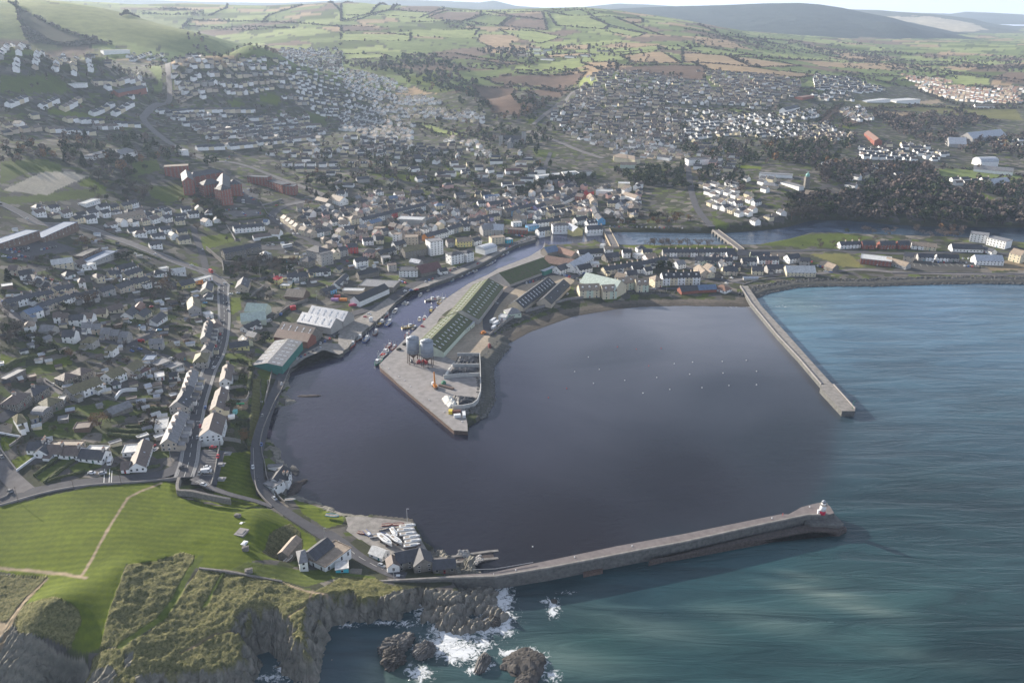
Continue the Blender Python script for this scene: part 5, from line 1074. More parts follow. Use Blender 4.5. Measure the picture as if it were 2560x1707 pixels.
parts_building('barracks','long grey stone barracks with slate roof inside a high wall','barracks',[('B',1200,110,1530,85,11,8.0,'stone','slate','gable'),('B',1535,55,1760,35,10,7.5,'stone','slate','gable')])
row('B',1770,180,1900,150,1,9,6,'grey','pale','pale square courthouse right of the barracks',name='courthouse',**HIP)
parts_building('town_hall','tall grey rendered hall with big hipped slate roof','hall',[('H',920,290,1110,350,15,9,'grey','slate','hip'),('H',1040,430,1210,400,9,13,'grey','slate','flat'),('H',830,470,930,490,12,7,'stone','slate','hip')])
row('H',430,480,720,480,1,11,4.5,'stone','lichen','roofless old stone building beside the court yard',**BLD,**FLT,win='long')
row('H',370,750,470,760,1,9.5,5.4,'yellow','red','yellow house with bright red hipped roof',**HIP,chim=2)
row('H',490,880,620,890,1,7,3,'yellow','pale','yellow flat wing of the red-roofed house',**EXF)
row('H',570,720,740,710,1,9,5.4,'white','slate','white house with tall chimneys right of the red-roofed house',chim=2,annexe=-4)
row('H',740,710,880,700,1,9,5.2,'stone','slate','grey stone house joining the white chimneyed house',chim=1)
row('H',880,660,1200,640,3,8,4.4,['cream','white','white'],'dark','the low white row under the big hall','left')
row('H',1290,640,1350,610,1,7,3.6,'cream','slate','small cream gabled house at the lane top')
row('H',1080,950,1260,895,2,7.5,4.6,['stone','blue'],'slate','the blue-fronted cottages above the white sheds','left',chim=1)
row('H',1270,860,1430,720,4,7,4.2,['white','white','grey','white'],'slate','the curved white cottage row on the lane','lower',noun='cottage')
row('B',1510,1255,1720,1165,3,7,3.6,['white','white','white'],'dark','the white cottage row behind the pale green sheds','left',noun='cottage')
row('B',1590,1320,1720,1370,1,8,3.8,'beige','grey','beige house with small windows left of the rusty shed')
row('B',1300,1475,1590,1490,1,9,3.4,'yellow','slate','cream yellow cottage with slate roof beside the main street',chim=1)
row('B',1500,1385,1580,1450,1,8,3.6,'cream','dark','dark-roofed gabled wing of the cream yellow cottage',skylights=1)
row('B',1570,905,1870,950,1,15,4.0,'palegreen','green','pale green shed nearest the bright grass',**WHS,skylights=1)
row('B',1470,1050,1840,1060,1,15,4.0,'palegreen','green','pale green shed with long grey wall',**WHS,skylights=1)
row('H',580,940,850,970,1,15,3.4,'brown','tan','old brown shed with sagging tan roof and red doors',**SHD)
row('H',940,1190,1470,1285,1,17,6.5,'grey','metal','white-roofed quay warehouse, far bay of two',**WHS,skylights=12)
row('H',800,1285,1290,1385,1,17,6.5,'grey','metal','white-roofed quay warehouse, near bay of two',**WHS,skylights=12)
row('4',1945,640,2170,690,1,17,6.0,'stone','brown','brown-roofed stone warehouse beside the white-roofed pair',**WHS,skylights=4)
row('4',1910,690,2140,735,1,13,5.6,'brick','rust','rusty ribbed-roof warehouse with red gable',**WHS)
row('4',1985,775,1835,920,1,23,5.4,'teal','grey','grey-roofed quay store with green doors along the shore road',**WHS,skylights=10,rise=2.2)
row('H',1560,1060,2000,870,1,12,5.5,'white','dark','dark-roofed quayside store with white gable and red base',**WHS)
row('H',1680,850,2180,880,1,22,5.0,'stone','grey','broad flat grey roof behind the red-based store',name='warehouse',**FLT,win=False)
row('H',1400,950,1700,960,1,8,3.5,'beige','pale','low pale-roofed yard building beside the broad flat roof',name='outbuilding',**FLT,win=False)
row('H',1560,500,1740,475,1,9,8.0,'white','slate','tall white three-storey house with slate roof above the stone store',chim=1)
row('H',1600,690,1890,640,1,9,5,'stone','dark','long stone store with arched openings below the tall white house',**WHS)
row('H',1960,480,2080,470,1,10,7,'grey','grey','grey rendered block right of the tall white house',**FLT,**BLD)
row('H',2050,590,2170,580,1,9,7,'grey','brown','stepped grey block above the mural building',**FLT,**BLD)
row('H',1320,340,1440,320,1,9,7.5,'grey','slate','grey three-storey house left of the red one',chim=1)
row('H',1450,290,1600,280,1,9,7.5,'red','slate','bright red three-storey house in the town',chim=1)
row('H',1250,360,1290,400,1,9,6.5,'cream','brown','cream gable left of the grey three-storey house')
row('H',1700,360,1860,370,1,10,6,'pink','slate','pink two-storey house below the white gabled house',**HIP)
row('H',1680,200,1830,190,1,9,5.5,'white','slate','white gabled house behind the pink one',chim=1)
row('H',1880,180,1990,180,1,9,5,'cream','dark','cream house with a dark front gable behind the pink one')
row('H',1900,400,2140,330,2,9,5,['cream','white'],'dark','the dark-roofed shops right of the pink house','left',name='shop')
row('H',2130,260,2290,230,1,10,6,'white','slate','broad slate-roofed house behind the stone mill')
row('H',2140,130,2240,140,1,10,8.5,'white','tan','pale three-storey corner house left of the beige bank',**FLT,**BLD)
row('J',300,170,500,170,1,13,9.5,'beige','tan','beige stone bank with shop front at the street corner',**FLT,name='bank')
row('J',640,240,830,215,1,14,16.5,'white','grey','tall white office block with dark window bands',**FLT,name='office_block',door=False)
row('J',270,340,600,285,1,12,8,'stone','lichen','old stone mill left of the white office block',name='mill')
row('J',945,420,1130,385,1,12,11,'white','slate','white four-storey apartment block, nearer one',name='apartment_building',**HIP,rise=2)
row('J',1170,390,1270,365,1,11,11,'white','slate','white four-storey apartment block with blue doors',name='apartment_building',**HIP,rise=2)
row('J',1410,330,1590,280,1,16,6,'white','metal','white quayside store with rounded roof',**WHS,rtype='barrel',rise=3,skylights=0)
row('J',480,610,790,545,1,18,4.2,'stone','maroon','maroon-roofed store on the quayside street',**WHS)
row('J',230,650,500,650,1,15,7,'white','slate','white flat-roofed building with painted front on the quayside',**FLT,**BLD)
row('J',800,650,910,630,1,8,4,'white','dark','low white shop right of the maroon roof',name='shop')
row('J',1060,200,1280,190,1,11,6.5,'yellow','tan','pale yellow house with sunlit gable above the rounded roof',chim=1)
row('J',1290,210,1400,180,1,9,5.5,'white','slate','white house with dormer right of the pale yellow house',chim=1)
row('J',1560,190,1750,170,1,11,8,'cream','tan','cream three-storey house beside the turquoise shop',**FLT)
row('J',1780,220,1860,205,1,9,4.5,'turquoise','pale','bright turquoise shop on the quayside',**FLT,name='shop')
row('J',400,500,540,530,1,8,3,'grey','metal','small grey-roofed yard building below the mill',**SHD)
row('N',600,720,1045,685,4,9,5.6,['white','white','white','white'],'slate','the white terrace with four chimneys beside the hedge','left',chim=1)
row('N',1130,770,1300,790,1,12,5.5,'white','tan','white blank-gabled house above the court yard',win=False)
row('N',890,860,1150,830,1,8,3.6,'white','brown','low white building with bright gable behind the barracks',win=False)
row('N',1340,560,1560,710,4,9,6.2,['cream','beige','cream','beige'],'tan','the beige street row facing the square','upper',chim=1)
row('N',1600,720,1780,790,2,10,6.5,['cream','beige'],'tan','the lower beige pair beside the white cars','upper',chim=1,noun='house')
row('N',1800,790,2000,750,2,9,5,['white','grey'],'slate','the slate pair behind the beige corner','left')
row('N',1840,290,2010,350,1,10,4.5,'stone','tan','old stone chapel with tan roof beside the big white gable',name='chapel')
row('N',2070,260,2230,320,1,14,5.5,'white','tan','hall with a huge white gable and tan roof',name='hall')
row('N',2130,215,2250,225,1,9,5.5,'white','slate','white house with two chimneys behind the huge gable',chim=2)
row('N',1050,630,1120,640,1,8,3.2,'white','blue','small blue-roofed house at the bend of the street')
row('N',1640,530,1740,540,1,9,4.6,'white','slate','pale gabled house amid bushes above the beige row')
row('N',1760,490,1890,480,1,8,4.4,'grey','dark','dark-roofed house right of the pale gable')
row('N',2050,490,2160,490,1,9,6,'grey','grey','tall grey house above the slate roofs',**HIP)
row('N',2170,630,2290,650,1,10,5.5,'white','tan','white tan-roofed house at the photo middle above the town')
row('N',160,600,240,640,1,9,5,'white','brown','white gabled house with brown roof beside the orange tree',skylights=1)
row('N',1900,890,1990,880,1,8,6,'stone','tan','tall stone back house above the hall roof',**HIP)
row('N',1990,930,2090,960,1,8,5,'beige','tan','tan-roofed back house above the hall roof',**HIP)
row('N',1930,990,2030,1020,1,9,4.5,'stone','tan','tan hipped outbuilding touching the big hall',**HIP,name='outbuilding')
parts_building('convent','huge red brick convent with dark roofs and white gables','convent',[('1',1125,1120,1295,1150,17,15,'brick','tan','flat'),('1',1290,1175,1510,1165,16,16,'brick','slate','hip'),('1',1275,1155,1290,1230,14,17,'brick','slate','gable'),('1',1375,1235,1500,1230,17,17,'brick','slate','hip'),('1',1530,1180,1530,1280,17,17,'brick','slate','gable'),('1',1490,1272,1565,1268,16,20,'brick','slate','hip'),('1',1560,1230,1650,1235,17,16,'brick','slate','hip')])
parts_building('brick_block','long three-storey red brick block with flat slate roof','apartment building',[('1',1715,1195,1850,1225,14,11,'brick','slate','flat'),('1',1855,1225,1970,1275,14,11,'brick','slate','flat'),('1',1965,1270,2035,1275,16,12,'brick','slate','flat')])
# --- town centre behind the river
row('O',360,845,780,745,4,9,6.2,['white','beige','white','grey'],'slate','the long sloping terrace, lower half,','left',chim=1)
row('O',780,745,1300,625,6,9,6.2,['red','cream','white','white','cream','white'],'slate','the long sloping terrace, upper half,','left',chim=1)
row('O',190,820,340,800,1,12,7,'cream','tan','cream corner house at the foot of the long sloping terrace',**HIP)
row('O',980,770,1240,705,2,9,5.5,['white','white'],'dark','the dark-roofed white pair behind the long terrace','left')
row('O',920,830,1290,870,1,16,9,'grey','pale','big pale flat-roofed block in the town centre',**FLT,**BLD,win=False)
row('O',480,890,640,850,1,9,5,'beige','blue','blue-grey roofed house below the long terrace')
row('O',560,980,720,990,1,11,5,'beige','tan','tan flat-roofed hall in the town backs',**FLT,name='hall')
row('O',800,910,1090,990,3,10,5.5,['brick','white','pink'],'brown','the stepped brown-roofed row below the big pale block','upper')
row('O',60,880,190,890,1,10,6,'white','tan','white gabled house with tan roof left of the corner house')
row('O',110,970,250,960,1,9,6,'white','slate','white house with slate gables in the old town')
row('O',240,740,360,770,1,12,5,'beige','tan','tan-roofed house behind the cream corner house',**HIP)
row('O',60,690,280,660,2,9,5,['grey','white'],'slate','the slate pair left of the tan-roofed house','left')
row('O',1300,1080,1610,1000,3,10,6.5,['orange','white','white'],'slate','the street row starting with the orange gable','left')
row('O',1620,985,1830,925,3,9,6.5,['white','grey','cream'],'slate','the street row beyond the orange gable row','left',chim=1)
row('O',1830,900,2280,790,4,9,6.0,['grey','pink','white','lilac'],'slate','the pink and grey street row','left',chim=1)
row('O',1640,850,1800,870,1,12,7,'stone','grey','big grey-roofed house behind the street row',**HIP)
row('O',1620,1160,1720,1150,1,9,6,'grey','brown','dark house right of the white office block')
row('O',2130,950,2340,930,1,14,8,'grey','grey','large grey stone-roofed hall behind the quayside',name='hall')
row('P',360,830,560,790,3,10,8,['stone','blue','cream'],'slate','the tall street terrace with a blue house','left',chim=1)
row('P',560,790,790,740,3,10,8,['cream','cream','red'],'slate','the tall cream street terrace ending in a red gable','left',chim=1)
row('P',480,700,690,730,1,8,5,'lilac','slate','lilac-walled house behind the tall terrace')
row('P',800,780,940,740,2,9,7,['lilac','white'],'slate','the lilac and white pair','left')
row('P',870,720,1060,720,1,10,6,'cream','tan','cream house with pale roof above the lilac pair')
row('P',1060,720,1170,700,1,9,6,'cream','tan','second cream house above the lilac pair')
row('P',1190,690,1400,590,4,9,5.5,['white','white','white','white'],'slate','the long white terrace near the town square','left')
row('P',120,730,330,700,1,11,6,'pink','slate','pinkish house with bright gable at the terrace end')
row('P',160,830,320,850,1,11,8,'white','brown','white three-storey house beside the blue one',**FLT)
row('P',150,910,270,890,1,9,6,'cream','dark','cream dark-roofed house below the blue terrace')
row('P',60,1050,350,1060,1,16,7,'grey','metal','grey industrial hall with roof lights behind the quayside',name='hall')
row('P',800,1000,1180,960,4,9,5.8,['white','white','beige','cream'],'slate','the riverside back terrace','left',chim=1)
row('P',1190,980,1310,970,2,8,5.5,['cream','pink'],'tan','the little gabled pair on the riverside','left')
row('P',1060,1040,1290,1035,1,13,8.5,'white','slate','white three-storey block beside the river bend',**HIP,name='apartment_building',rise=2)
row('P',840,1120,1010,1090,2,9,5.5,['white','cream'],'dark','the dark-roofed pair on the river wall','left')
row('P',690,1080,840,1060,1,10,6,'blue','blue','bright blue building above the quayside cars',**FLT,name='shop')
row('P',420,1120,700,1130,1,11,5,'brick','brown','low brick-red building left of the bright blue one',**FLT,name='shop')
row('P',470,1030,600,1020,1,9,5,'white','pale','white flat-roofed building above the quayside',**FLT,**BLD)
row('P',480,930,690,930,2,10,7,['beige','grey'],'tan','the tall pair with grey backs above the quayside','left')
row('P',1390,960,1560,930,1,11,6,'white','dark','brilliant white gabled house above the bridge',chim=1)
row('P',1560,1000,1700,980,1,10,6,'white','slate','white dormered house above the riverside pub',dormer=2,chim=2)
row('P',1560,1080,1790,1070,1,11,5.5,'white','slate','white riverside pub at the end of the stone bridge',name='pub',chim=1)
row('P',1310,1040,1440,1100,1,14,4,'yellow','metal','grey-roofed shed with a yellow end by the river',**SHD)
row('P',1430,870,1580,880,1,10,6.5,'palegreen','tan','pale green house in the old street')
row('P',1680,780,1720,880,2,10,7,['pink','cream'],'slate','the pink and cream houses on the steep street','upper')
row('P',1720,880,1790,960,2,10,6.5,['cream','blue'],'slate','the lower houses on the steep street','upper')
row('P',1620,600,1680,700,2,10,7,['pink','beige'],'tan','the upper houses on the steep street','upper')
row('P',1430,600,1530,620,1,10,7,'brick','brown','brick house at the head of the old street')
row('P',1560,560,1640,530,1,9,6,'red','rust','small red gabled house at the head of the old street')
row('P',1700,560,1950,560,1,18,5,'white','pale','wide white flat-roofed shop behind the steep street',**FLT,name='shop')
row('P',2030,450,2200,450,1,13,8,'cream','pale','cream three-storey block beside the dark wood',**FLT,**BLD)
row('P',2130,580,2320,640,1,10,5,'white','tan','long white house with tan roof near the dark wood')
row('P',2180,700,2280,720,1,11,6.5,'white','tan','white square house below the long white one',**HIP)
row('P',1870,700,2140,700,2,11,5.5,['cream','beige'],'slate','the broad slate-roofed pair behind the steep street','left')
row('P',1860,820,1940,850,1,9,5,'white','slate','white gable below the slate-roofed pair')
row('P',2030,860,2080,950,1,9,5,'white','slate','tall white gable beside the river trees')
row('P',2170,830,2330,830,1,10,6,'beige','dark','beige dark-roofed house beside the river trees')
row('P',1200,480,1450,470,1,12,5,'beige','slate','long beige house under the wooded bank',**HIP)
row('P',900,590,1150,560,2,11,5.5,['grey','white'],'slate','the slate pair under the wooded bank','left')
row('P',1080,620,1180,600,1,10,5,'pink','tan','tan-roofed house under the wooded bank',**HIP)
row('P',830,350,1180,310,1,14,7,'white','pale','long white modern building with dark windows on the hill',**FLT,name='apartment_building')
row('P',1220,300,1420,280,1,12,5,'white','pale','white flat-roofed modern terrace, left half, on the hill',**FLT,name='apartment_building')
row('P',1430,290,1650,270,1,10,6,'white','slate','white modern terrace, right half, on the hill',**FLT,name='apartment_building')
row('P',2000,30,2200,60,1,13,8,'cream','tan','cream hotel with tan roofs above the old town',name='hotel',**HIP)
row('P',2060,150,2300,150,3,10,5.5,['palegreen','palegreen','palegreen'],'tan','the pale green gabled row below the hotel','left')
row('P',800,220,960,220,1,12,6,'white','slate','big white house above the modern white building',**HIP)
row('P',520,120,680,120,1,11,5,'white','tan','white house with pinkish hipped roof on the hill',**HIP)
row('P',370,250,600,230,1,10,4,'white','maroon','long white bungalow with reddish roof on the hill',**BUN)
row('P',250,290,340,290,1,9,5,'white','slate','white gabled villa left of the reddish bungalow')
row('P',100,240,190,220,1,9,5,'white','slate','white gabled villa at the hedge end on the hill')
row('P',320,440,460,430,1,9,4.5,'white','slate','white villa with dark roof above the upper street')
row('P',490,440,650,430,1,10,5,'white','brown','white villa with brown roof above the upper street')
row('P',20,390,150,390,1,11,6,'stone','slate','grey stone villa with tall chimneys above the upper street',chim=2)
row('P',110,640,280,630,1,10,7,'white','blue','white block with blue roof above the pinkish house',**FLT,**BLD)
row('P',10,590,150,580,1,10,6,'cream','dark','cream house with three white chimneys on the upper street',chim=2)
for i,x in enumerate((220,410,640,850)):
 nm=['first','second','third','last'][i]
 row('O',x-45,15,x+50,20,1,9,5.5,'cream','slate',f'cream twin-gabled house, {nm} from the left in the row above the long hedge',dormer=2)
for(x,y,w,l,rf,lab)in[(1140,110,130,'white','slate','white villa with twin gables below the cream row'),(1250,250,160,'white','slate','white villa on the bright lawn'),(1530,190,120,'white','dark','white bungalow above the bright lawn villa'),(390,260,190,'grey','slate','long grey villa amid trees below the cream row'),(490,480,140,'pink','tan','pale pink house amid trees beside the sunlit gable'),(620,450,120,'white','slate','low slate-roofed house behind the pale pink one'),(920,480,130,'white','pink','dazzling white house left of the grey castle-like villa'),(1180,460,180,'stone','slate','castle-like pale villa with four tall chimneys'),(830,540,120,'grey','blue','blue-grey roofed house below the dazzling white one'),(800,610,120,'cream','slate','cream gabled house above the long terrace'),(1640,350,130,'pink','slate','pink villa below the hillside paths'),(1510,650,130,'cream','blue','cream villa with blue hipped roof amid dark trees'),(1820,490,150,'grey','slate','grey villa beside the white dormered house'),(2120,480,160,'cream','dark','cream house with three bright chimneys on the hillside street'),(2250,530,150,'white','blue','white house with blue roof at the hillside street end'),(2130,610,110,'white','dark','black and white house with rows of windows'),(2120,280,210,'stone','slate','cream and grey stone villa above the dark bank'),(2100,90,120,'white','slate','white gabled house at the top of the hillside'),(2260,120,110,'cream','slate','cream gabled house at the top of the hillside'),(1900,150,120,'white','slate','white dormered house beside the hillside lawn'),(1730,30,110,'white','slate','white gable beside the diagonal lawn'),(1970,40,110,'cream','brown','cream brown-roofed house above the hillside lawn'),(90,460,150,'white','slate','white two-chimneyed house at the edge of the trees'),(1400,520,60,'grey','slate','small grey lodge amid dark trees')]:
 row('O',x-w/2,y-15,x+w/2,y-22,1,9.5,5,l,'tan' if rf=='pink' else rf,lab,chim=2 if 'chimney' in lab else 1,rtype={True:'hip',False:'gable'}['hipped' in lab or 'pink' in lab])
row('5',1012,348,830,565,1,31,5.5,'grey','moss','long quay shed with dark mossy roof, farther one',**WHS,skylights=5,rise=7.5,zb=3.4)
row('5',800,585,592,790,1,28,5.0,'palegreen','moss','long quay shed with mossy roof and many bright roof lights beside the silos',**WHS,skylights=40,rise=6.5,zb=3.4)
row('5',1085,310,1385,205,1,30,3.5,'grey','moss','broad shed with steep dark mossy roof near the river bend',**WHS,rise=9,zb=3.2)
row('5',1200,500,1425,340,1,17,4,'beige','dark','long dark-roofed store with pale gable, left of two',**WHS,skylights=4)
row('5',1395,480,1530,355,1,15,4,'beige','dark','long dark-roofed store, right of two beside the white tanks',**WHS,skylights=3)
row('5',1130,555,1225,545,1,12,4,'palegreen','grey','small pale green office with grey hipped roof beside the beach',name='office',**HIP)
row('5',1090,600,1140,605,1,9,3,'white','pale','small flat pale office wing beside the beach',name='office',**FLT)
row('5',830,690,890,640,1,8,4,'palegreen','metal','pale green flat-roofed office beside the mossy sheds',name='office',**FLT)
row('5',1360,290,1440,260,1,14,5,'teal','metal','square shed with pale roof at the end of the steep mossy shed',**SHF)
row('5',1395,135,1475,120,1,14,5,'stone','blue','stone store with blue-grey roof at the river bend',**WHS)
row('5',1410,190,1610,220,1,16,4.5,'stone','rust','long store with red and brown roof',**WHS)
row('5',1490,130,1610,165,1,12,4,'stone','tile','narrow red-roofed store behind the long one',**WHS)
row('5',1480,265,1550,240,1,11,5,'white','slate','white-gabled slate house beside the long red store')
row('5',1570,240,1700,170,1,14,6,'white','metal','white hall with pale blue roof beside the yard',name='hall')
row('5',1630,150,1800,140,1,12,4,'white','dark','low white building with dark roof curving to the bridge',**BLD)
row('K',765,325,810,330,1,9,4,'white','pale','small white round-ended building beside the bridge',**BLD,rtype='barrel')
row('K',480,580,630,550,1,11,5,'white','dark','white gabled house with dark roof beside the curved terrace')
row('K',790,595,1080,550,4,9,5.5,['cream','beige','white','beige'],'slate','the long curved terrace, left part,','left',chim=1)
row('K',1080,550,1320,510,4,9,5.5,['pink','beige','white','cream'],'slate','the long curved terrace, middle part,','left',chim=1)
row('K',1320,510,1530,470,3,9,5.5,['white','white','white'],'slate','the long curved terrace, right part,','left',chim=1)
row('K',640,545,740,545,1,10,3.5,'white','pale','white flat-roofed shop at the foot of the curved terrace',**FLT,name='shop')
row('K',590,660,1000,760,1,22,8,'cream','green','big hall with pale blue-green roof behind the apartments',name='hall',win=False)
for i,(x0,y0,x1,y1,n)in enumerate([(500,800,740,790,3),(770,810,930,800,2),(960,730,1140,700,2),(1170,735,1310,730,2)]):
 row('K',x0,y0,x1,y1,n,13,8,['cream','palegreen','cream'],'tan',['the beach block nearest the pale wall','the beach block before the big hall','the beach apartments with balconies','the beach apartments beside the bright lamps'][i],'left',name='apartment_building',noun='apartment house',dormer=1)
row('K',1370,700,1460,690,1,12,8,'cream','tan','cream hipped apartment house left of the white gabled row',**HIP,name='apartment_building')
row('K',1480,660,1920,650,5,12,8.5,['white','cream','white','cream','white'],'dark','the white gabled apartment row on the sea front','left',name='apartment_building',chim=1,dormer=1)
row('K',1690,830,1890,810,1,10,3.5,'brick','slate','brick sea front store with slate roof',name='store',win=False)
row('K',1900,810,2110,800,1,10,3.5,'brick','blue','brick sea front store with bright blue roof',name='store',win=False)
row('K',2130,790,2270,830,1,11,3.2,'white','tile','small white kiosk with red-brown roof at the pier root',name='kiosk',**HIP)
row('K',1490,385,1900,385,5,9,5.2,['grey','white','grey','grey','white'],'slate','the long slate terrace beside the river lawn, left half,','left',chim=1)
row('K',1910,385,2330,375,5,9,5.2,['grey','white','grey','white','grey'],'slate','the long slate terrace beside the river lawn, right half,','left',chim=1)
row('K',1910,570,1990,640,1,10,5,'beige','tan','long tan-roofed house beside the inland street')
row('K',2010,550,2080,580,1,10,5,'white','tan','white-gabled house behind the tan-roofed one')
row('K',2200,590,2340,585,1,11,5,'cream','slate','slate house with a sunlit cream gable near the pier root',chim=2)
row('K',1880,470,1980,480,2,10,5,['white','palegreen'],'slate','the pale green gabled pair','left')
row('K',2000,475,2310,480,4,9,5,['white','white','pink','white'],'slate','the white row with bright chimneys','left',chim=1)
row('K',800,440,960,420,2,11,5,['stone','grey'],'slate','the dark slate houses beside the bridge end','left')
row('K',1000,390,1120,385,1,9,3.5,'brown','dark','low dark-roofed house at the bridge end')
row('K',1160,450,1250,440,1,10,4,'white','pale','low white-roofed house behind the curved terrace',**FLT)
row('K',1280,450,1400,430,1,11,4,'white','tan','tan-roofed yard house behind the curved terrace')
row('K',950,660,1060,680,1,10,5.5,'white','tan','white-gabled house behind the big hall')
row('K',1060,640,1180,630,1,10,5,'grey','slate','slate house behind the big hall')
row('K',1270,600,1350,590,1,9,4.5,'white','dark','dark-roofed house left of the evergreen trees')
for(x0,y0,x1,y1,n,W,h,wl_,rf,lab,kw)in[(710,260,910,262,1,15,5,'cream','pale','long pale-roofed hall beside the sea front car park',dict(name='hall',win='long')),(1230,195,1440,215,1,20,6,'brick','pale','red brick swimming hall with white roof plant',dict(name='leisure_centre',rtype='flat')),(1410,200,1560,240,1,10,4,'grey','tan','long grey-roofed block beside the brick hall',dict(name='building')),(1000,235,1060,255,1,10,4,'stone','tan','lone stone house on the spit green',dict()),(2010,185,2200,190,1,14,5,'white','metal','long white shed on the spit car park',dict(name='warehouse',win='long')),(1985,30,2110,45,1,14,10,'white','grey','white modern office block by the lagoon, left wing',dict(name='office_block',rtype='flat')),(2120,60,2250,90,1,14,9,'white','grey','white modern office block by the lagoon, right wing',dict(name='office_block',rtype='flat')),(1850,108,2060,115,1,13,4,'white','slate','long slate-roofed club with white front below the office block',dict(name='building')),(2280,140,2360,160,1,13,9,'cream','tan','cream block at the right edge of the spit',dict(name='apartment_building')),(1080,95,1220,90,3,9,5,['white','white','white'],'slate','the white row on the lagoon side',dict(chim=1)),(1235,90,1320,90,1,10,5.5,'brick','slate','first red brick house on the lagoon side',dict()),(1355,92,1460,88,1,10,5.5,'brick','slate','second red brick house on the lagoon side',dict()),(1480,90,1560,90,1,10,5.5,'brick','slate','last red brick house on the lagoon side',dict()),(1580,95,1750,110,2,10,4.5,['white','cream'],'tan','the pale pair right of the brick houses',dict()),(1530,165,1600,175,1,10,6,'beige','slate','beige house above the spit car park',dict()),(1620,175,1730,180,2,9,4.5,['grey','white'],'slate','the slate pair above the spit car park',dict()),(1750,180,1900,185,2,9,4.5,['white','grey'],'dark','the dark pair above the spit car park',dict()),(470,165,600,165,2,9,5,['palegreen','white'],'slate','the pale green pair beyond the second bridge',dict()),(720,185,800,175,1,11,5.5,'white','slate','white sunlit gable beyond the second bridge',dict()),(810,200,880,205,1,10,5,'grey','slate','grey house right of the sunlit gable',dict()),(520,195,660,195,3,9,5,['white','pink','white'],'slate','the pink-centred row beyond the second bridge',dict(chim=1)),(480,260,560,265,1,11,5,'cream','slate','cream-gabled house near the sea front wall',dict(chim=1)),(580,255,690,250,2,10,5,['grey','white'],'slate','the slate pair near the sea front wall',dict()),(280,265,380,270,1,10,5,'beige','slate','tan-gabled house with slate roof near the pier',dict()),(345,235,405,240,1,10,5,'cream','dark','cream round-gabled house near the pier',dict()),(410,205,510,205,2,9,5,['grey','white'],'slate','the grey pair near the second bridge',dict()),(100,195,290,205,4,9,5,['white','palegreen','grey','pink'],'slate','the coloured row inland of the pier',dict(chim=1)),(120,255,200,300,1,9,4.5,'cream','tan','long cream house on the inland street',dict()),(385,150,460,160,1,12,6,'stone','slate','stone house at the second bridge end',dict()),(305,165,375,165,1,10,4.5,'white','slate','white house beside the second bridge',dict()),(520,335,420,335,1,4,2.6,'grey','metal','low grey-green shelter on the sea front',dict(name='shelter',win=False)),(2060,120,2150,150,1,8,3.5,'white','slate','low long building right of the white-fronted club',dict())]:
 row('6',x0,y0,x1,y1,n,W,h,wl_,rf,lab,'left',**kw)
parts_building('church','large grey church with two pinnacled towers above the old town','church',[('2',1120,935,1240,930,17,9,'grey','slate','gable'),('2',1090,930,1108,930,7,19,'grey','slate','flat'),('2',1245,905,1268,905,8,22,'grey','slate','flat'),('2',1160,970,1170,940,10,9,'grey','slate','gable')])
ch=parts_building('church','stone church with a square tower and a small green copper dome','church',[('3',850,1300,930,1320,13,8,'stone','tan','gable')])
cx_,cy_,cz_=tat('3',850,1295,0)
V,F=[],[];_box(V,F,-3.2,3.2,-3.2,3.2,-3,17)
o=link('tower',meshdata('tower',V,F,[wallm('stone')]));o.location=(cx_,cy_,h1(cx_,cy_));setparent(o,ch)
bm=bmesh.new();bmesh.ops.create_uvsphere(bm,u_segments=16,v_segments=10,radius=3.0)
for v in bm.verts:
 if v.co.z<0:v.co.z*=.7
 v.co.z*=1.25
me=bpy.data.meshes.new('dome');bm.to_mesh(me);bm.free();me.materials.append(mat('copper_green',(.22,.42,.38),.6,.15))
o=link('dome',me);o.location=(cx_,cy_,h1(cx_,cy_)+18.5);setparent(o,ch)
V,F=[],[];_box(V,F,-.3,.3,-.3,.3,3.2,6.0)
o=link('finial',meshdata('finial',V,F,[mat('copper_green',(.22,.42,.38))]));o.location=(cx_,cy_,h1(cx_,cy_)+18.5);setparent(o,ch)
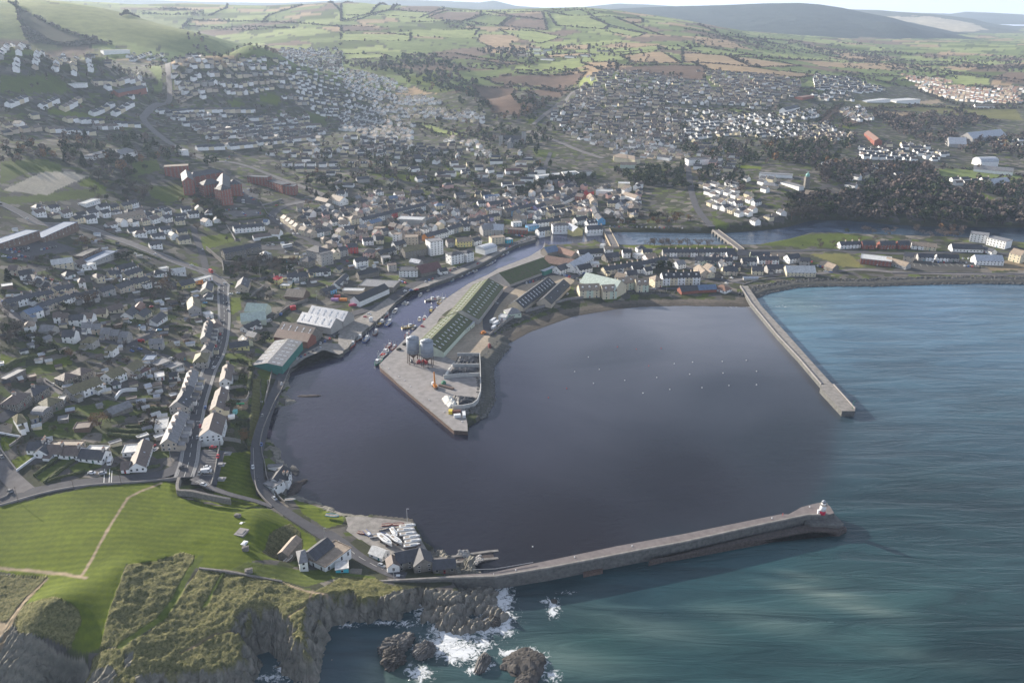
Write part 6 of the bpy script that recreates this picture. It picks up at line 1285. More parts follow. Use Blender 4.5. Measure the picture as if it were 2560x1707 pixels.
for(t,x0,y0,x1,y1,W,h,wl_,rf,rt,nm,lab)in[('3',30,1095,180,1085,16,9,'white','slate','flat','school_building','white school block with dark window bands beside orange ground'),('3',190,1095,240,1100,10,7,'pink','slate','gable','house','pinkish house right of the white school'),('3',530,1190,760,1195,14,5,'white','grey','flat','building','long low white building amid woods'),('3',690,1240,820,1290,10,4,'white','grey','flat','building','white flat terrace below the long low building'),('3',560,1250,660,1260,12,4.5,'beige','grey','hip','house','grey hipped house left of the tower church'),('3',1430,680,1590,690,40,8,'white','pale','flat','factory','big white flat-roofed school on the far plain'),('3',1240,685,1400,690,25,5,'white','pale','flat','factory','low white wing of the far school'),('3',800,670,880,655,20,5,'brick','tile','flat','building','red-roofed block above the far estate'),('3',690,750,790,710,15,5,'white','slate','gable','building','long slate block beside the far green'),('3',1280,890,1350,960,14,7,'brick','tile','gable','apartment_building','curved red brick terrace at the wood edge'),('3',1830,940,1950,950,30,6,'grey','metal','gable','factory','pale blue-roofed works beyond the wood, left part'),('3',1960,910,2190,890,30,6,'grey','metal','gable','factory','pale blue-roofed works beyond the wood, right part'),('3',2030,1080,2150,1080,24,7,'white','metal','barrel','hall','round-roofed sports hall beside the far pitch'),('3',2010,1130,2280,1160,16,5,'white','grey','gable','building','long low building along the far pitch'),('3',2110,1230,2230,1220,18,6,'grey','metal','gable','hall','grey-roofed hall beside the far lawn'),('3',970,1115,1070,1120,12,5,'white','pale','flat','building','bright white flat building in the wood'),('3',2010,715,2150,720,14,5,'white','tan','gable','building','long white building below the red-roofed far estate'),('1',700,350,880,340,28,7,'white','pale','flat','factory','long white works at the foot of the green hill'),('1',780,605,980,600,14,8,'brick','slate','gable','apartment_building','long red brick block in the hillside estate'),('1',450,535,600,610,16,4,'white','pale','flat','building','stepped white flat-roofed school on the hillside'),('1',590,1070,780,1030,16,4,'white','grey','flat','building','long white building with blue-grey roof amid trees'),('1',770,1030,900,1020,18,4,'white','grey','hip','building','wide grey roof beside the long white building'),('1',1230,1030,1280,1030,12,7,'white','pale','flat','house','white three-storey house above the convent trees'),('1',560,1395,660,1370,10,3.5,'white','pale','flat','building','bright flat-roofed building below the pitch'),('1',770,1460,980,1460,11,4,'beige','tan','gable','building','long tan-roofed building below the convent garden'),('2',1890,1050,2040,1080,14,8,'cream','tan','hip','hotel','pinkish hotel building below the far road')]:
 row(t,x0,y0,x1,y1,1,W,h,wl_,rf,lab,name=nm,rtype=rt)
TER=[('1',1075,745,1280,742,5,'white'),('1',1285,742,1400,742,3,'white'),('1',1405,742,1520,742,3,'white'),('1',1525,742,1640,740,3,'cream'),('1',1645,740,1745,740,3,'white'),('1',1365,888,1580,880,6,'cream'),('1',1585,880,1800,868,6,'white'),('1',1870,860,2050,850,5,'white'),('1',2060,855,2200,848,4,'white'),('1',1420,925,1610,915,5,'white'),('1',1680,905,1870,895,5,'grey'),('1',1930,890,2060,880,4,'grey'),('1',1570,992,1755,975,6,'white'),('1',1765,965,1950,950,6,'white'),('1',1955,945,2160,925,6,'white'),('1',1345,995,1535,990,5,'white'),('1',1300,830,1420,825,3,'grey'),('1',1480,830,1640,825,4,'grey'),('1',1700,800,1800,795,3,'white'),('1',630,545,790,555,5,'cream'),('1',800,555,985,565,5,'white'),('1',45,700,170,650,4,'white'),('1',275,712,385,660,4,'white'),('1',420,725,540,655,4,'white'),('1',620,760,770,690,4,'white'),('1',775,765,905,690,4,'white'),('1',440,800,520,800,2,'white'),('1',535,808,610,808,2,'white'),('1',620,813,700,815,2,'white'),('1',320,870,435,870,3,'white'),('1',440,880,530,880,2,'white'),('1',545,888,640,890,2,'white'),('1',640,850,800,850,4,'grey'),('1',780,830,960,842,4,'white')]
for i,(t,x0,y0,x1,y1,n,c)in enumerate(TER):
 w2={'white':['white','white','cream'],'cream':['cream','beige'],'grey':['grey','white']}[c]
 row(t,x0,y0,x1,y1,n,9,5.2,[w2[(k+i)%len(w2)]for k in range(n)],['slate','dark','brown'][i%3],f'the {ordinal(i + 1)} hillside terrace','left',win='long')
# ------------------------------------------------------------ places that labels can point to
ANCH=[('the red brick convent','1',1500,1250),('the grey pinnacled church','2',1180,950),('the domed church','3',870,1300),('the white coach','N',1395,1040),('the silos','I',1000,960),('the stone arch bridge','K',870,250),('the long grey bridge','6',310,80),('the grey sports pitch','1',300,1260),('the lower ploughed field','2',1130,700),('the upper ploughed field','2',1400,550),('the lifeboat house','G',1500,760),('the stone barracks','B',1450,120),('the tall grey hall','H',1050,450),('the cream hotel','2',1950,1070),('the white office block','J',740,330),('the big far school','3',1500,700),('the brick crescent','3',1310,930),('the works under the green hill','1',790,350),('the striped lawn','E',330,560),('the dotted crossing','D',830,1220),('the white school block','3',100,1090),('the blue-roofed works','3',2000,910),('the far sports hall','3',2090,1080),('the spit car park','6',1800,240),('the red-roofed yellow house','H',420,750),('the bright green triangle','4',1490,90),('the rounded white house','A',1010,1320),('the school in the town','A',1150,300),('the walled sand garden','D',1470,800),('the arched hall','C',600,990),('the white shore house','F',1720,460),('the long hedge on the hill','2',350,1190),('the bright lawn on the hill','O',1400,290),('the dark town wood','2',2150,1230),('the far lawn by the wood','3',2050,1380),('the round pond pitch','3',1700,700),('the hill estate road','1',1165,540),('the hillside terraces','1',1700,920),('the brick estate block','1',880,600),('the pale field lane','2',1650,600),('the far edge of the estate','3',450,540),('the plain beyond the wood','3',2250,760),('the long mossy sheds','5',850,500),('the beach apartments','K',800,820),('the river lawn','K',1700,360),('the square by the beige row','N',1300,480),('the riverside pub','P',1680,1080),('the white-roofed warehouse','H',1100,1300),('the steep street','P',1600,850),('the hillside school','1',520,570),('the fields above the valley','2',700,260),('the valley houses','1',2000,620),('the valley strip','2',300,700),('the green verge','2',700,900),('the camper van','E',1620,560)]
AX=[]
for nm,t_,x_,y_ in ANCH:
 p_=tat(t_,x_,y_);AX.append((nm,p_[0],p_[1]))
AXY=np.array([(a[1],a[2])for a in AX])
def near_labels(items,txt,deg='nearest'):
 """items [(x,y,desc)] -> labels that rank each among its like round the nearest landmark"""
 out=[None]*len(items);G_={}
 for i,(x,y,d)in enumerate(items):
  dd=np.hypot(AXY[:,0]-x,AXY[:,1]-y);k=int(dd.argmin());G_.setdefault((d,k),[]).append((dd[k],i))
 for(d,k),L_ in G_.items():
  for r_,(_,i)in enumerate(sorted(L_)):
   o_=(ordinal(r_+1)+' ')if r_ else ''
   out[i]=f'{d}, {o_}{deg} {AX[k][0]}'
 return out
RB=[(P[:,0].min()-20,P[:,0].max()+20,P[:,1].min()-20,P[:,1].max()+20)for P,w in ROADP]
def offroad(x,y,m):
 for(P,w),b in zip(ROADP,RB):
  if b[0]<x<b[1]and b[2]<y<b[3]:
   if((P[:,0]-x)**2+(P[:,1]-y)**2).min()<(w+m)**2:return False
 return True
BA=[np.array(BUILT)]
def clear_of(x,y,m):
 a=BA[0];dx,dy=x-a[:,0],y-a[:,1]
 k=np.nonzero(np.hypot(dx,dy)<a[:,2]+m)[0]
 for i in k:
  c,s=math.cos(a[i,5]),math.sin(a[i,5])
  u,v=dx[i]*c+dy[i]*s,-dx[i]*s+dy[i]*c
  if abs(u)<a[i,3]/2+m and abs(v)<a[i,4]/2+m:return False
 return True
def wpoly(t,xy):return np.array([tat(t,*p)[:2]for p in xy])
# ------------------------------------------------------------ estates filled house by house
ZONES=[('1',[(0,375),(440,370),(760,460),(1050,470),(1060,530),(700,500),(420,500),(0,520)],(0,400,400,405),16,24,.9,'mix'),('1',[(650,575),(1080,565),(1090,650),(900,680),(700,660)],(650,600,900,600),15,24,.6,'white'),('1',[(870,390),(1130,380),(1140,430),(900,440)],(880,430,1000,380),14,26,.8,'white'),('1',[(1200,440),(1450,420),(1720,390),(1850,420),(1980,480),(2130,620),(2110,740),(1760,640),(1560,680),(1260,720),(1200,650)],(1300,560,1600,540),15,21,.85,'mix'),('1',[(1690,400),(2349,530),(2349,830),(2120,760),(1960,560)],(1800,440,2300,640),13,22,.85,'white'),('2',[(0,480),(350,560),(480,640),(700,720),(1000,800),(960,880),(620,850),(330,790),(0,620)],(0,520,480,650),12,20,.92,'white'),('2',[(0,640),(330,800),(500,860),(480,1000),(200,980),(0,900)],(0,660,300,780),14,22,.85,'white'),('1',[(1100,770),(1340,780),(2100,800),(2250,900),(2180,1000),(1560,1030),(1340,900)],(1300,800,1900,790),16,20,.7,'mix'),('1',[(1760,1040),(2349,1020),(2349,1300),(2200,1250),(1900,1150)],(1800,1100,2200,1120),18,26,.6,'white'),('2',[(0,950),(850,1000),(900,1090),(400,1100),(0,1100)],(0,1000,600,1060),15,22,.7,'mix'),('2',[(1700,520),(2349,540),(2349,1000),(1980,960),(1560,900),(1420,800),(1480,720)],(1700,700,2200,690),15,21,.85,'estate'),('3',[(130,560),(100,490),(480,520),(820,560),(780,660),(560,760),(250,720),(0,740),(0,560)],(100,600,700,640),14,21,.85,'estate'),('3',[(900,520),(1150,540),(1400,620),(1250,650),(900,620)],(900,540,1300,620),14,24,.8,'white'),('3',[(0,740),(480,800),(900,760),(1050,900),(1160,960),(700,960),(250,940),(0,1000)],(0,900,800,780),15,24,.7,'white'),('3',[(820,920),(1170,930),(1170,980),(820,975)],(820,940,1170,950),11,14,.95,'estate'),('3',[(1190,1030),(1560,990),(1830,1060),(1700,1120),(1270,1110)],(1200,1050,1700,1080),15,22,.8,'white'),('3',[(1060,760),(1220,740),(1310,830),(1180,850)],(1100,770,1300,830),13,18,.85,'white'),('3',[(1500,520),(1900,560),(1800,590),(2300,640),(2349,720),(1900,700),(1650,620),(1560,560)],(1500,540,2300,680),15,26,.85,'tile'),('3',[(2150,600),(2400,620),(2400,660),(2200,640)],(2150,610,2400,640),15,24,.8,'tile'),('3',[(0,1000),(250,1000),(400,1060),(250,1080),(0,1060)],(0,1030,300,1040),17,26,.6,'mix'),('3',[(420,1220),(560,1230),(800,1310),(700,1400),(440,1330)],(420,1260,700,1340),16,22,.6,'white'),('3',[(120,1280),(300,1230),(560,1440),(740,1480),(500,1530),(300,1500),(130,1400)],(150,1320,560,1460),15,18,.85,'white'),('3',[(1270,1150),(1520,1150),(1500,1220),(1290,1200)],(1280,1170,1500,1180),18,22,.6,'white'),('3',[(1860,1250),(2100,1240),(2090,1290),(1880,1300)],(1870,1260,2080,1260),18,22,.7,'white'),('3',[(2130,960),(2340,960),(2340,1010),(2140,1010)],(2130,980,2340,980),20,24,.7,'white'),('3',[(1000,1270),(1300,1190),(1310,1230),(1200,1370),(1130,1370),(1010,1330)],(1000,1300,1300,1240),24,30,.45,'white'),('1',[(140,1415),(1000,1400),(1180,1480),(1180,1568),(500,1568),(250,1500)],(300,1440,700,1430),15,19,.8,'white'),('1',[(1230,1440),(1500,1450),(1520,1568),(1200,1568)],(1250,1480,1450,1470),15,20,.7,'white'),('1',[(0,870),(260,800),(300,880),(200,950),(0,960)],(0,880,260,850),18,24,.55,'mix'),('4',[(800,0),(1290,0),(1290,150),(1170,190),(890,60)],(850,30,1250,40),17,20,.75,'white'),('O',[(0,560),(600,600),(1300,600),(1900,700),(2349,800),(2349,1100),(1800,1060),(1250,1100),(600,1300),(0,1100)],(350,850,1300,640),12,14,.8,'town'),('P',[(300,560),(1000,480),(1450,480),(1700,560),(2349,520),(2349,960),(1900,1000),(1300,960),(700,1000),(300,900)],(300,840,800,740),12,14,.8,'town'),('N',[(1600,480),(2349,460),(2349,1000),(1900,1100),(1650,950),(1500,700)],(1800,800,2200,740),12,14,.75,'town'),('2',[(700,1050),(1300,1040),(1500,1090),(1560,1160),(1300,1260),(900,1240),(450,1260),(100,1330),(0,1290),(500,1100)],(500,1150,1200,1180),26,34,.4,'white'),('6',[(80,180),(380,160),(400,330),(100,330)],(100,200,350,210),13,16,.7,'white'),('K',[(850,430),(1450,400),(1500,470),(1000,520),(800,540)],(850,480,1450,440),13,15,.6,'town'),('K',[(1100,600),(1900,540),(1860,640),(1400,650),(1150,680)],(1100,640,1800,560),13,15,.45,'town'),('1',[(1920,340),(2349,330),(2349,520),(2100,470),(1960,440)],(1950,360,2349,420),15,24,.6,'white'),('2',[(1060,340),(1300,330),(1900,360),(1880,420),(1300,430)],(1100,360,1800,390),60,60,.4,'white'),('2',[(1930,560),(2349,560),(2349,620),(1950,610)],(1950,580,2300,590),20,28,.6,'white'),('2',[(1500,880),(1980,960),(2349,1000),(2349,1120),(1900,1060),(1600,960)],(1550,920,2300,1040),15,20,.75,'mix'),('3',[(0,1060),(300,1060),(420,1130),(300,1230),(0,1200)],(0,1100,300,1120),17,24,.6,'white'),('2',[(620,950),(900,950),(1000,1040),(1080,1100),(900,1090)],(650,980,1000,1050),16,22,.6,'white'),('3',[(860,660),(1100,640),(1200,700),(900,720)],(870,680,1150,680),20,24,.4,'mix'),]
cand=[]
zr=np.random.default_rng(77)
occ=[tuple(b[:3])for b in BUILT]
OCX=list(BUILT)
for(t,poly,dr,sx,sy,keep,style)in ZONES:
 W_=wpoly(t,poly);a_,b_=wpoly(t,[dr[:2],dr[2:]]);d_=(b_-a_)/np.linalg.norm(b_-a_);n_=np.array([-d_[1],d_[0]])
 uv=np.column_stack([(W_-a_)@d_,(W_-a_)@n_])
 us=np.arange(uv[:,0].min(),uv[:,0].max(),sx);vsr=np.arange(uv[:,1].min(),uv[:,1].max(),sy)
 for vi,v in enumerate(vsr):
  offs=zr.uniform(0,sx);bend=zr.uniform(-.05,.05)
  rc_=zr.random()
  for u in us:
   if zr.random()>keep:continue
   uu,vv=u+offs+zr.normal(0,1.0),v+zr.normal(0,sy*.05)+bend*u+(3*math.sin(u/60+vi)if style!='town' else 0)
   p=a_+d_*uu+n_*vv
   if not pip(np.array([p[0]]),np.array([p[1]]),W_)[0]:continue
   ang=math.atan2(d_[1],d_[0])+zr.normal(0,.08 if style!='town' else .22)+(math.pi/2 if zr.random()<(.25 if style=='town' else .14)else 0)
   L_=sx*zr.uniform(.62,.86);Wd=min(zr.uniform(7.5,9.5),sy*.62)
   cand.append((math.hypot(*p),p[0],p[1],ang,L_,Wd,style))
cand.sort()
kept=[]
BA[0]=np.array(BUILT)
for c in cand:
 _,x,y,ang,L_,Wd,st_=c
 if not offroad(x,y,4.0):continue
 if not clear_of(x,y,max(Wd,L_)*.42):continue
 if kept:
  q=np.array([(k[1],k[2])for k in kept[-2500:]])
  if(np.hypot(q[:,0]-x,q[:,1]-y)<(Wd+1.2 if st_=='town' else Wd+2.5)).any():continue
 kept.append(c)
def style_of(st_,x,y):
 q=zr.random()
 if st_=='tile':return(['white','cream','white','beige'][int(q*4)],['tile','rust','tan'][int(zr.random()*3)])
 if st_=='town':return(['white','grey','cream','white','stone','beige','pink','white'][int(q*8)],['slate','dark','slate','brown','tan','grey'][int(zr.random()*6)])
 if st_=='estate':return(['white','grey','beige','cream'][int(q*4)],['brown','slate','brown','tan'][int(zr.random()*4)])
 if st_=='mix':return(['white','cream','grey','beige','white'][int(q*5)],['slate','dark','brown'][int(zr.random()*3)])
 return(['white','white','white','cream'][int(q*4)],['slate','dark','slate','brown'][int(zr.random()*4)])
RW={'slate':'slate grey','dark':'dark','brown':'brown','tile':'red tiled','tan':'tan','grey':'grey','rust':'rusty red'}
NH=290
spec=[];farh=[];nt_=nh_=0
for c in kept:
 w_,r_=style_of(c[6],c[1],c[2]);town_=c[6]=='town'
 rt='hip' if zr.random()<.18 else('flat' if town_ and zr.random()<.12 else 'gable')
 h_=zr.uniform(4.6,6.4)if town_ else(2.9 if zr.random()<.25 else 5.0)
 if(town_ and nt_<190)or(not town_ and nh_<NH):
  nt_+=town_;nh_+=not town_
  spec.append((c,w_,r_,rt,h_))
 else:farh.append((c,w_,r_,rt,h_))
labs=near_labels([(s[0][1],s[0][2],f"{COLW.get(s[1], s[1])} {'town house' if s[0][6] == 'town' else ('bungalow' if s[4] < 3.5 else 'house')} with {RW[s[2]]} {'flat ' if s[3] == 'flat' else ('hipped ' if s[3] == 'hip' else '')}roof")for s in spec],'')
for(c,w_,r_,rt,h_),lb in zip(spec,labs):
 _,x,y,ang,L_,Wd,st_=c
 if math.sin(ang)*-x-math.cos(ang)*-y<0:ang+=math.pi
 house('town_house' if st_=='town' else 'suburban_house',lb,x,y,ang,L_,Wd,h_,w_,r_,rt,chim=int(zr.random()<.6),win='long',door=False,group='houses of the old town' if st_=='town' else 'houses in the estates',cat='house')
FV,FF,FM=[],[],[];fm=[]
def fmi(m):
 if m not in fm:fm.append(m)
 return fm.index(m)
fx_=np.array([(c[0][1],c[0][2])for c in farh]);fz_=hz(fx_[:,0],fx_[:,1])
for((_,x,y,ang,L_,Wd,st_),w_,r_,rt,h_),z_ in zip(farh,fz_):
 rs=Wd*.38;ca,sa=math.cos(ang),math.sin(ang);i0=len(FV);a,b=L_/2,Wd/2
 pv_=[(-a,-b,-3),(a,-b,-3),(a,b,-3),(-a,b,-3),(-a,-b,h_),(a,-b,h_),(a,b,h_),(-a,b,h_),(-a,0,h_+rs),(a,0,h_+rs)]
 k=1.08
 pv_+=[(-a*k,-b*k,h_-.15),(a*k,-b*k,h_-.15),(a*k,0,h_+rs+.05),(-a*k,0,h_+rs+.05),(a*k,b*k,h_-.15),(-a*k,b*k,h_-.15)]
 pv_+=[(a*.7-.5,-.5,h_+rs*.6),(a*.7+.5,-.5,h_+rs*.6),(a*.7+.5,.5,h_+rs*.6),(a*.7-.5,.5,h_+rs*.6),(a*.7-.5,-.5,h_+rs+1.3),(a*.7+.5,-.5,h_+rs+1.3),(a*.7+.5,.5,h_+rs+1.3),(a*.7-.5,.5,h_+rs+1.3)]
 FV+=[(x+u*ca-v*sa,y+u*sa+v*ca,z_+w)for u,v,w in pv_]
 wm,rm=fmi(wallm(w_)),fmi(roofm(r_))
 for f in((0,1,5,4),(2,3,7,6),(1,2,6,9,5),(3,0,4,8,7)):FF.append(tuple(i0+j for j in f));FM.append(wm)
 for f in((10,11,12,13),(13,12,14,15)):FF.append(tuple(i0+j for j in f));FM.append(rm)
 cm_=fmi(M_CHIM)
 for f in((16,17,21,20),(17,18,22,21),(18,19,23,22),(19,16,20,23),(20,21,22,23)):FF.append(tuple(i0+j for j in f));FM.append(cm_)
if FV:tag(link('distant_houses',meshdata('distant_houses',FV,FF,fm,FM)),'mass of small far-off houses spread over the valley and the estates','houses',kind='stuff')
BA[0]=np.array(list(BUILT)+[(c[0][1],c[0][2],math.hypot(c[0][4],c[0][5])/2,c[0][4],c[0][5],c[0][3])for c in farh])
print('windows',NWIN[0],'buildings',len(BUILT),'zone houses',len(spec),'far',len(farh))
# ------------------------------------------------------------ vegetation
vr=np.random.default_rng(5)
def leafm(name,c,var=.5,rough=.9):
 if name in _MC:return _MC[name]
 t=NT(name,rough,.1)
 inf=t.add('ShaderNodeObjectInfo');f=t.noise(.35,3,.6)
 lo,hi=tuple(x*(1-var)for x in c),tuple(min(1,x*(1+var))for x in c)
 k=t.mix(t.mr(f,.35,.65,0,1),lo,hi)
 k=t.mix(1.0,k,t.mix(inf.outputs['Random'],(.72,.75,.7),(1.25,1.2,1.3)),'MULTIPLY')
 t.col(k);_MC[name]=t.m;return t.m
M_TWIG=leafm('bare_twigs',(.072,.062,.052),.35);M_TWIG2=leafm('pale_twigs',(.125,.10,.08),.35);M_RUSS=leafm('russet_leaves',(.15,.088,.04),.4);M_EVG=leafm('evergreen_leaves',(.034,.046,.020),.5);M_EVG2=leafm('mid_green_leaves',(.062,.078,.026),.5)
M_SHR=leafm('shrub_leaves',(.070,.078,.030),.5);M_SHR2=leafm('dull_shrub_leaves',(.085,.072,.042),.45);M_BARK=leafm('tree_bark',(.085,.068,.055),.3)
def quads(P,s,r,flat=.0):
 """one small leaf clump face per point"""
 n=len(P);a=r.normal(size=(n,3));a/=np.linalg.norm(a,axis=1)[:,None]
 b=np.cross(a,r.normal(size=(n,3)));b/=np.linalg.norm(b,axis=1)[:,None]
 s=np.asarray(s).reshape(-1,1)*np.ones((n,1))
 asp=r.uniform(.45,1.0,(n,1))
 V=np.stack([P-a*s-b*s*asp,P+a*s-b*s*asp*.6,P+a*s*.8+b*s*asp,P-a*s*.7+b*s*asp],1).reshape(-1,3)
 return V,np.arange(n*4).reshape(-1,4)
def crown(kind,r,n):
 if kind=='conifer':
  z=r.uniform(.12,1,n);rad=(1-z)*.27*r.uniform(.6,1.1,n)+.01;a=r.uniform(0,2*math.pi,n)
  P=np.column_stack([np.cos(a)*rad,np.sin(a)*rad,z]);return P,.055+.03*(1-z)
 nl=9 if kind!='shrub' else 5
 L=np.column_stack([r.normal(0,.19,nl),r.normal(0,.19,nl),r.uniform(.42,.86,nl)if kind!='shrub' else r.uniform(.25,.7,nl)])
 k=r.integers(0,nl,n);d=r.normal(size=(n,3));d/=np.linalg.norm(d,axis=1)[:,None]
 rr_=r.uniform(.55,1.0,n)[:,None]*(.20 if kind!='shrub' else .30)
 P=L[k]+d*rr_*np.array([1,1,.85]);P[:,2]=np.clip(P[:,2],.10 if kind!='shrub' else .02,1.02)
 return P,(.030 if kind=='bare' else .058)*r.uniform(.6,1.3,n)
def limbs(r,kind):
 V,F=[],[]
 def tube(a,b,ra,rb):
  a,b=np.array(a),np.array(b);d=b-a;d=d/np.linalg.norm(d);u=np.cross(d,[.3,.9,.1]);u/=np.linalg.norm(u);w=np.cross(d,u);i=len(V)
  for c,q in((a,ra),(b,rb)):
   for k in range(5):V.append(c+(u*math.cos(k*1.2566)+w*math.sin(k*1.2566))*q)
  for k in range(5):F.append((i+k,i+(k+1)%5,i+5+(k+1)%5,i+5+k))
 if kind=='conifer':tube((0,0,-.05),(0,0,.9),.022,.006);return V,F
 tube((0,0,-.06),(0.01,0,.34),.030,.020)
 for k in range(7):
  a=k*.9+r.uniform(0,.5);e=(math.cos(a)*.22,math.sin(a)*.22,r.uniform(.55,.85));tube((0,0,r.uniform(.22,.36)),e,.013,.005)
  tube(e,(e[0]*1.6,e[1]*1.6,e[2]+.1),.005,.002)
 return V,F
PROTO={}
for kind,mats_,n,nv in(('bare',(M_TWIG,M_TWIG2,M_RUSS),420,3),('evergreen',(M_EVG,M_EVG2),340,3),('conifer',(M_EVG,),320,2),('shrub',(M_SHR,M_SHR2,M_EVG2),110,3)):
 PROTO[kind]=[]
 for mi_,m_ in enumerate(mats_):
  for v_ in range(nv):
   r_=np.random.default_rng(100+v_+10*mi_+len(kind)*7)
   P_,s_=crown('bare' if kind=='bare' else kind,r_,n);V_,F_=quads(P_,s_,r_)
   cm_=meshdata('crown',V_,F_,[m_])
   tm_=meshdata('trunk',*limbs(r_,kind),[M_BARK])if kind!='shrub' else None
   PROTO[kind].append((cm_,tm_,mi_))
NAMES={'bare':'bare_tree','evergreen':'evergreen_tree','conifer':'conifer_tree','shrub':'shrub'}
DESC={('bare',0):'bare brown winter tree',('bare',1):'bare pale twiggy tree',('bare',2):'russet-leaved autumn tree',('evergreen',0):'dark evergreen tree',('evergreen',1):'mid green rounded tree',('conifer',0):'tall dark conifer',('shrub',0):'green garden shrub',('shrub',1):'brownish garden shrub',('shrub',2):'leafy green bush'}
TREES=[]
def tree_at(t,x,y,kind,h,mi=0,wf=1.0):p=tat(t,x,y);TREES.append((p[0],p[1],kind,mi,h,wf))
def scatter(t,poly,n,mix,hr,m=1.5,wf=1.0,seed=0,clump=0):
 """mix: list of (kind, material index, weight)"""
 r=np.random.default_rng(900+seed+len(TREES));W_=wpoly(t,poly);lo,hi=W_.min(0),W_.max(0);tries=0;k=0
 w=np.array([q[2]for q in mix],float);w/=w.sum()
 while k<n and tries<n*12:
  tries+=1;p=lo+(hi-lo)*r.random(2)
  if not pip(p[:1],p[1:],W_)[0]:continue
  if clump and vnoise(p[:1]/clump,p[1:]/clump,3)[0]<.48:continue
  if not offroad(p[0],p[1],m)or not clear_of(p[0],p[1],m*.7):continue
  q=mix[r.choice(len(mix),p=w)];h=r.uniform(*hr)*(.32 if q[0]=='shrub' else 1)
  TREES.append((p[0],p[1],q[0],q[1],h,wf*r.uniform(.85,1.25)));k+=1
MB_=[('bare',0,4),('bare',1,3),('bare',2,.25),('evergreen',0,1),('evergreen',1,1)]
MG_=[('shrub',0,4),('shrub',1,3),('shrub',2,3),('bare',1,.7),('bare',0,.7),('evergreen',1,.5)]
MV_=[('evergreen',0,3),('bare',0,2),('bare',1,2),('evergreen',1,2),('conifer',0,.7),('bare',2,.15)]
MW_=[('bare',0,6),('bare',1,.8),('evergreen',0,3.5)]
for a in[('A',1270,960,'bare',11,2,1.3),('A',1300,950,'bare',10,1,1.2),('B',330,740,'bare',13,2,1.2),('B',380,790,'bare',12,1,1.3),('B',590,760,'evergreen',6,1,1.2),('B',1400,590,'evergreen',7,1),('B',1430,440,'bare',10,1,1.3),('B',1660,430,'bare',9,1,1.3),('B',1790,330,'bare',12,0,1.2),('B',1840,1520,'evergreen',9,0,1.4),('A',1270,110,'bare',11,2,1.4),('A',1210,60,'bare',10,2,1.2),('A',1860,300,'evergreen',9,0,1.5),('A',1740,310,'evergreen',8,0,1.2),('A',130,600,'conifer',11,0,1.2),('A',610,320,'evergreen',7,1,1.2),('A',760,290,'evergreen',7,1,1.2),('A',540,330,'bare',7,0,1.2),('C',1480,1290,'bare',9,2,1.4),('C',1440,1230,'bare',8,2,1.2),('C',800,170,'evergreen',6,0,1.6),('C',940,230,'evergreen',5,1,1.3),('C',680,190,'evergreen',5,1,1.5),('C',1050,250,'bare',7,2,1.2),('D',1660,300,'bare',7,0,1.5),('D',1650,480,'evergreen',6,1,1.3),('D',1470,1270,'evergreen',4,1,1.4),('D',1530,1420,'bare',6,2,1.4),('D',1560,1500,'bare',6,2,1.2),('D',560,120,'shrub',4,1,1.5),('1',990,1360,'bare',17,1,1.3),('1',1270,1310,'evergreen',9,1,1.3),('1',1360,1420,'bare',10,2,1),('1',1250,1400,'bare',9,2),('N',1000,330,'bare',18,0,1.5),('N',90,450,'bare',12,2,1.2),('N',400,620,'evergreen',11,0,1.3),('N',460,690,'evergreen',10,0,1.3),('N',350,540,'evergreen',9,0,1.2),('N',80,790,'bare',9,2,1.2),('N',1710,440,'bare',9,2,1.3),('N',660,1390,'bare',10,1,1.3),('N',900,1370,'bare',9,1,1.3),('N',1010,1290,'bare',12,0,1.3),('N',1260,1350,'bare',9,1,1.2),('N',520,960,'bare',7,0,1.0),('1',740,1230,'bare',18,0,1.5),('1',840,1180,'bare',17,2,1.3),('1',680,1240,'bare',15,0,1.4),('1',490,1130,'bare',16,1,1.2),('1',575,1140,'conifer',18,0,1),('1',1015,1060,'evergreen',16,0,1.2),('1',1440,1140,'evergreen',17,0,1.4),('1',1480,1130,'evergreen',15,0,1.2),('1',1330,1100,'bare',12,1,1.3),('1',1560,960,'bare',12,1,1.6),('1',1660,840,'conifer',15,0,1.5),('1',1440,860,'evergreen',10,0,1.3),('K',1500,620,'evergreen',9,0,1.4),('K',1440,630,'evergreen',8,0,1.4),('K',1580,620,'evergreen',9,0,1.2),('6',1130,40,'evergreen',7,0),('P',1440,1140,'evergreen',7,1,1.2)]:tree_at(*a)
for x in(1340,1390,1480,1510,1580,1680,1780,1910,2010):tree_at('K',x,352,'bare',9,1,1.5)
scatter('A',[(0,380),(700,300),(2349,350),(2349,1568),(0,1568)],150,MG_,(4,8.5),1.2,seed=1)
scatter('B',[(0,400),(900,560),(1080,700),(1000,1568),(0,1568)],110,MG_,(4,8),1.2,seed=2)
scatter('C',[(0,0),(2349,0),(2349,1568),(0,1568)],130,MG_,(3.5,7.5),1.2,seed=3)
scatter('D',[(0,300),(700,400),(330,1568),(0,1568)],70,MG_,(3.5,7),1.2,seed=4)
scatter('D',[(1350,150),(1750,330),(1700,600),(1600,1500),(1200,1500),(1380,650)],70,MG_,(3,7),1.0,seed=5)
scatter('B',[(1350,700),(1900,500),(2349,900),(1500,900)],40,MG_,(4,8),1.2,seed=6)
scatter('N',[(500,1250),(1500,1250),(1500,1450),(500,1450)],35,MB_,(5,10),1.2,seed=7)
scatter('N',[(0,200),(450,200),(500,740),(300,740),(0,600)],30,MB_,(6,12),1.5,seed=8)
scatter('E',[(150,200),(2349,100),(2349,600),(1700,650),(300,700)],50,[('shrub',0,3),('shrub',1,2),('shrub',2,2)],(3,6),1.0,seed=9)
scatter('2',[(0,1000),(1300,1000),(1560,1150),(1300,1280),(900,1400),(300,1430),(0,1430)],210,MV_,(6,13),1.5,seed=10)
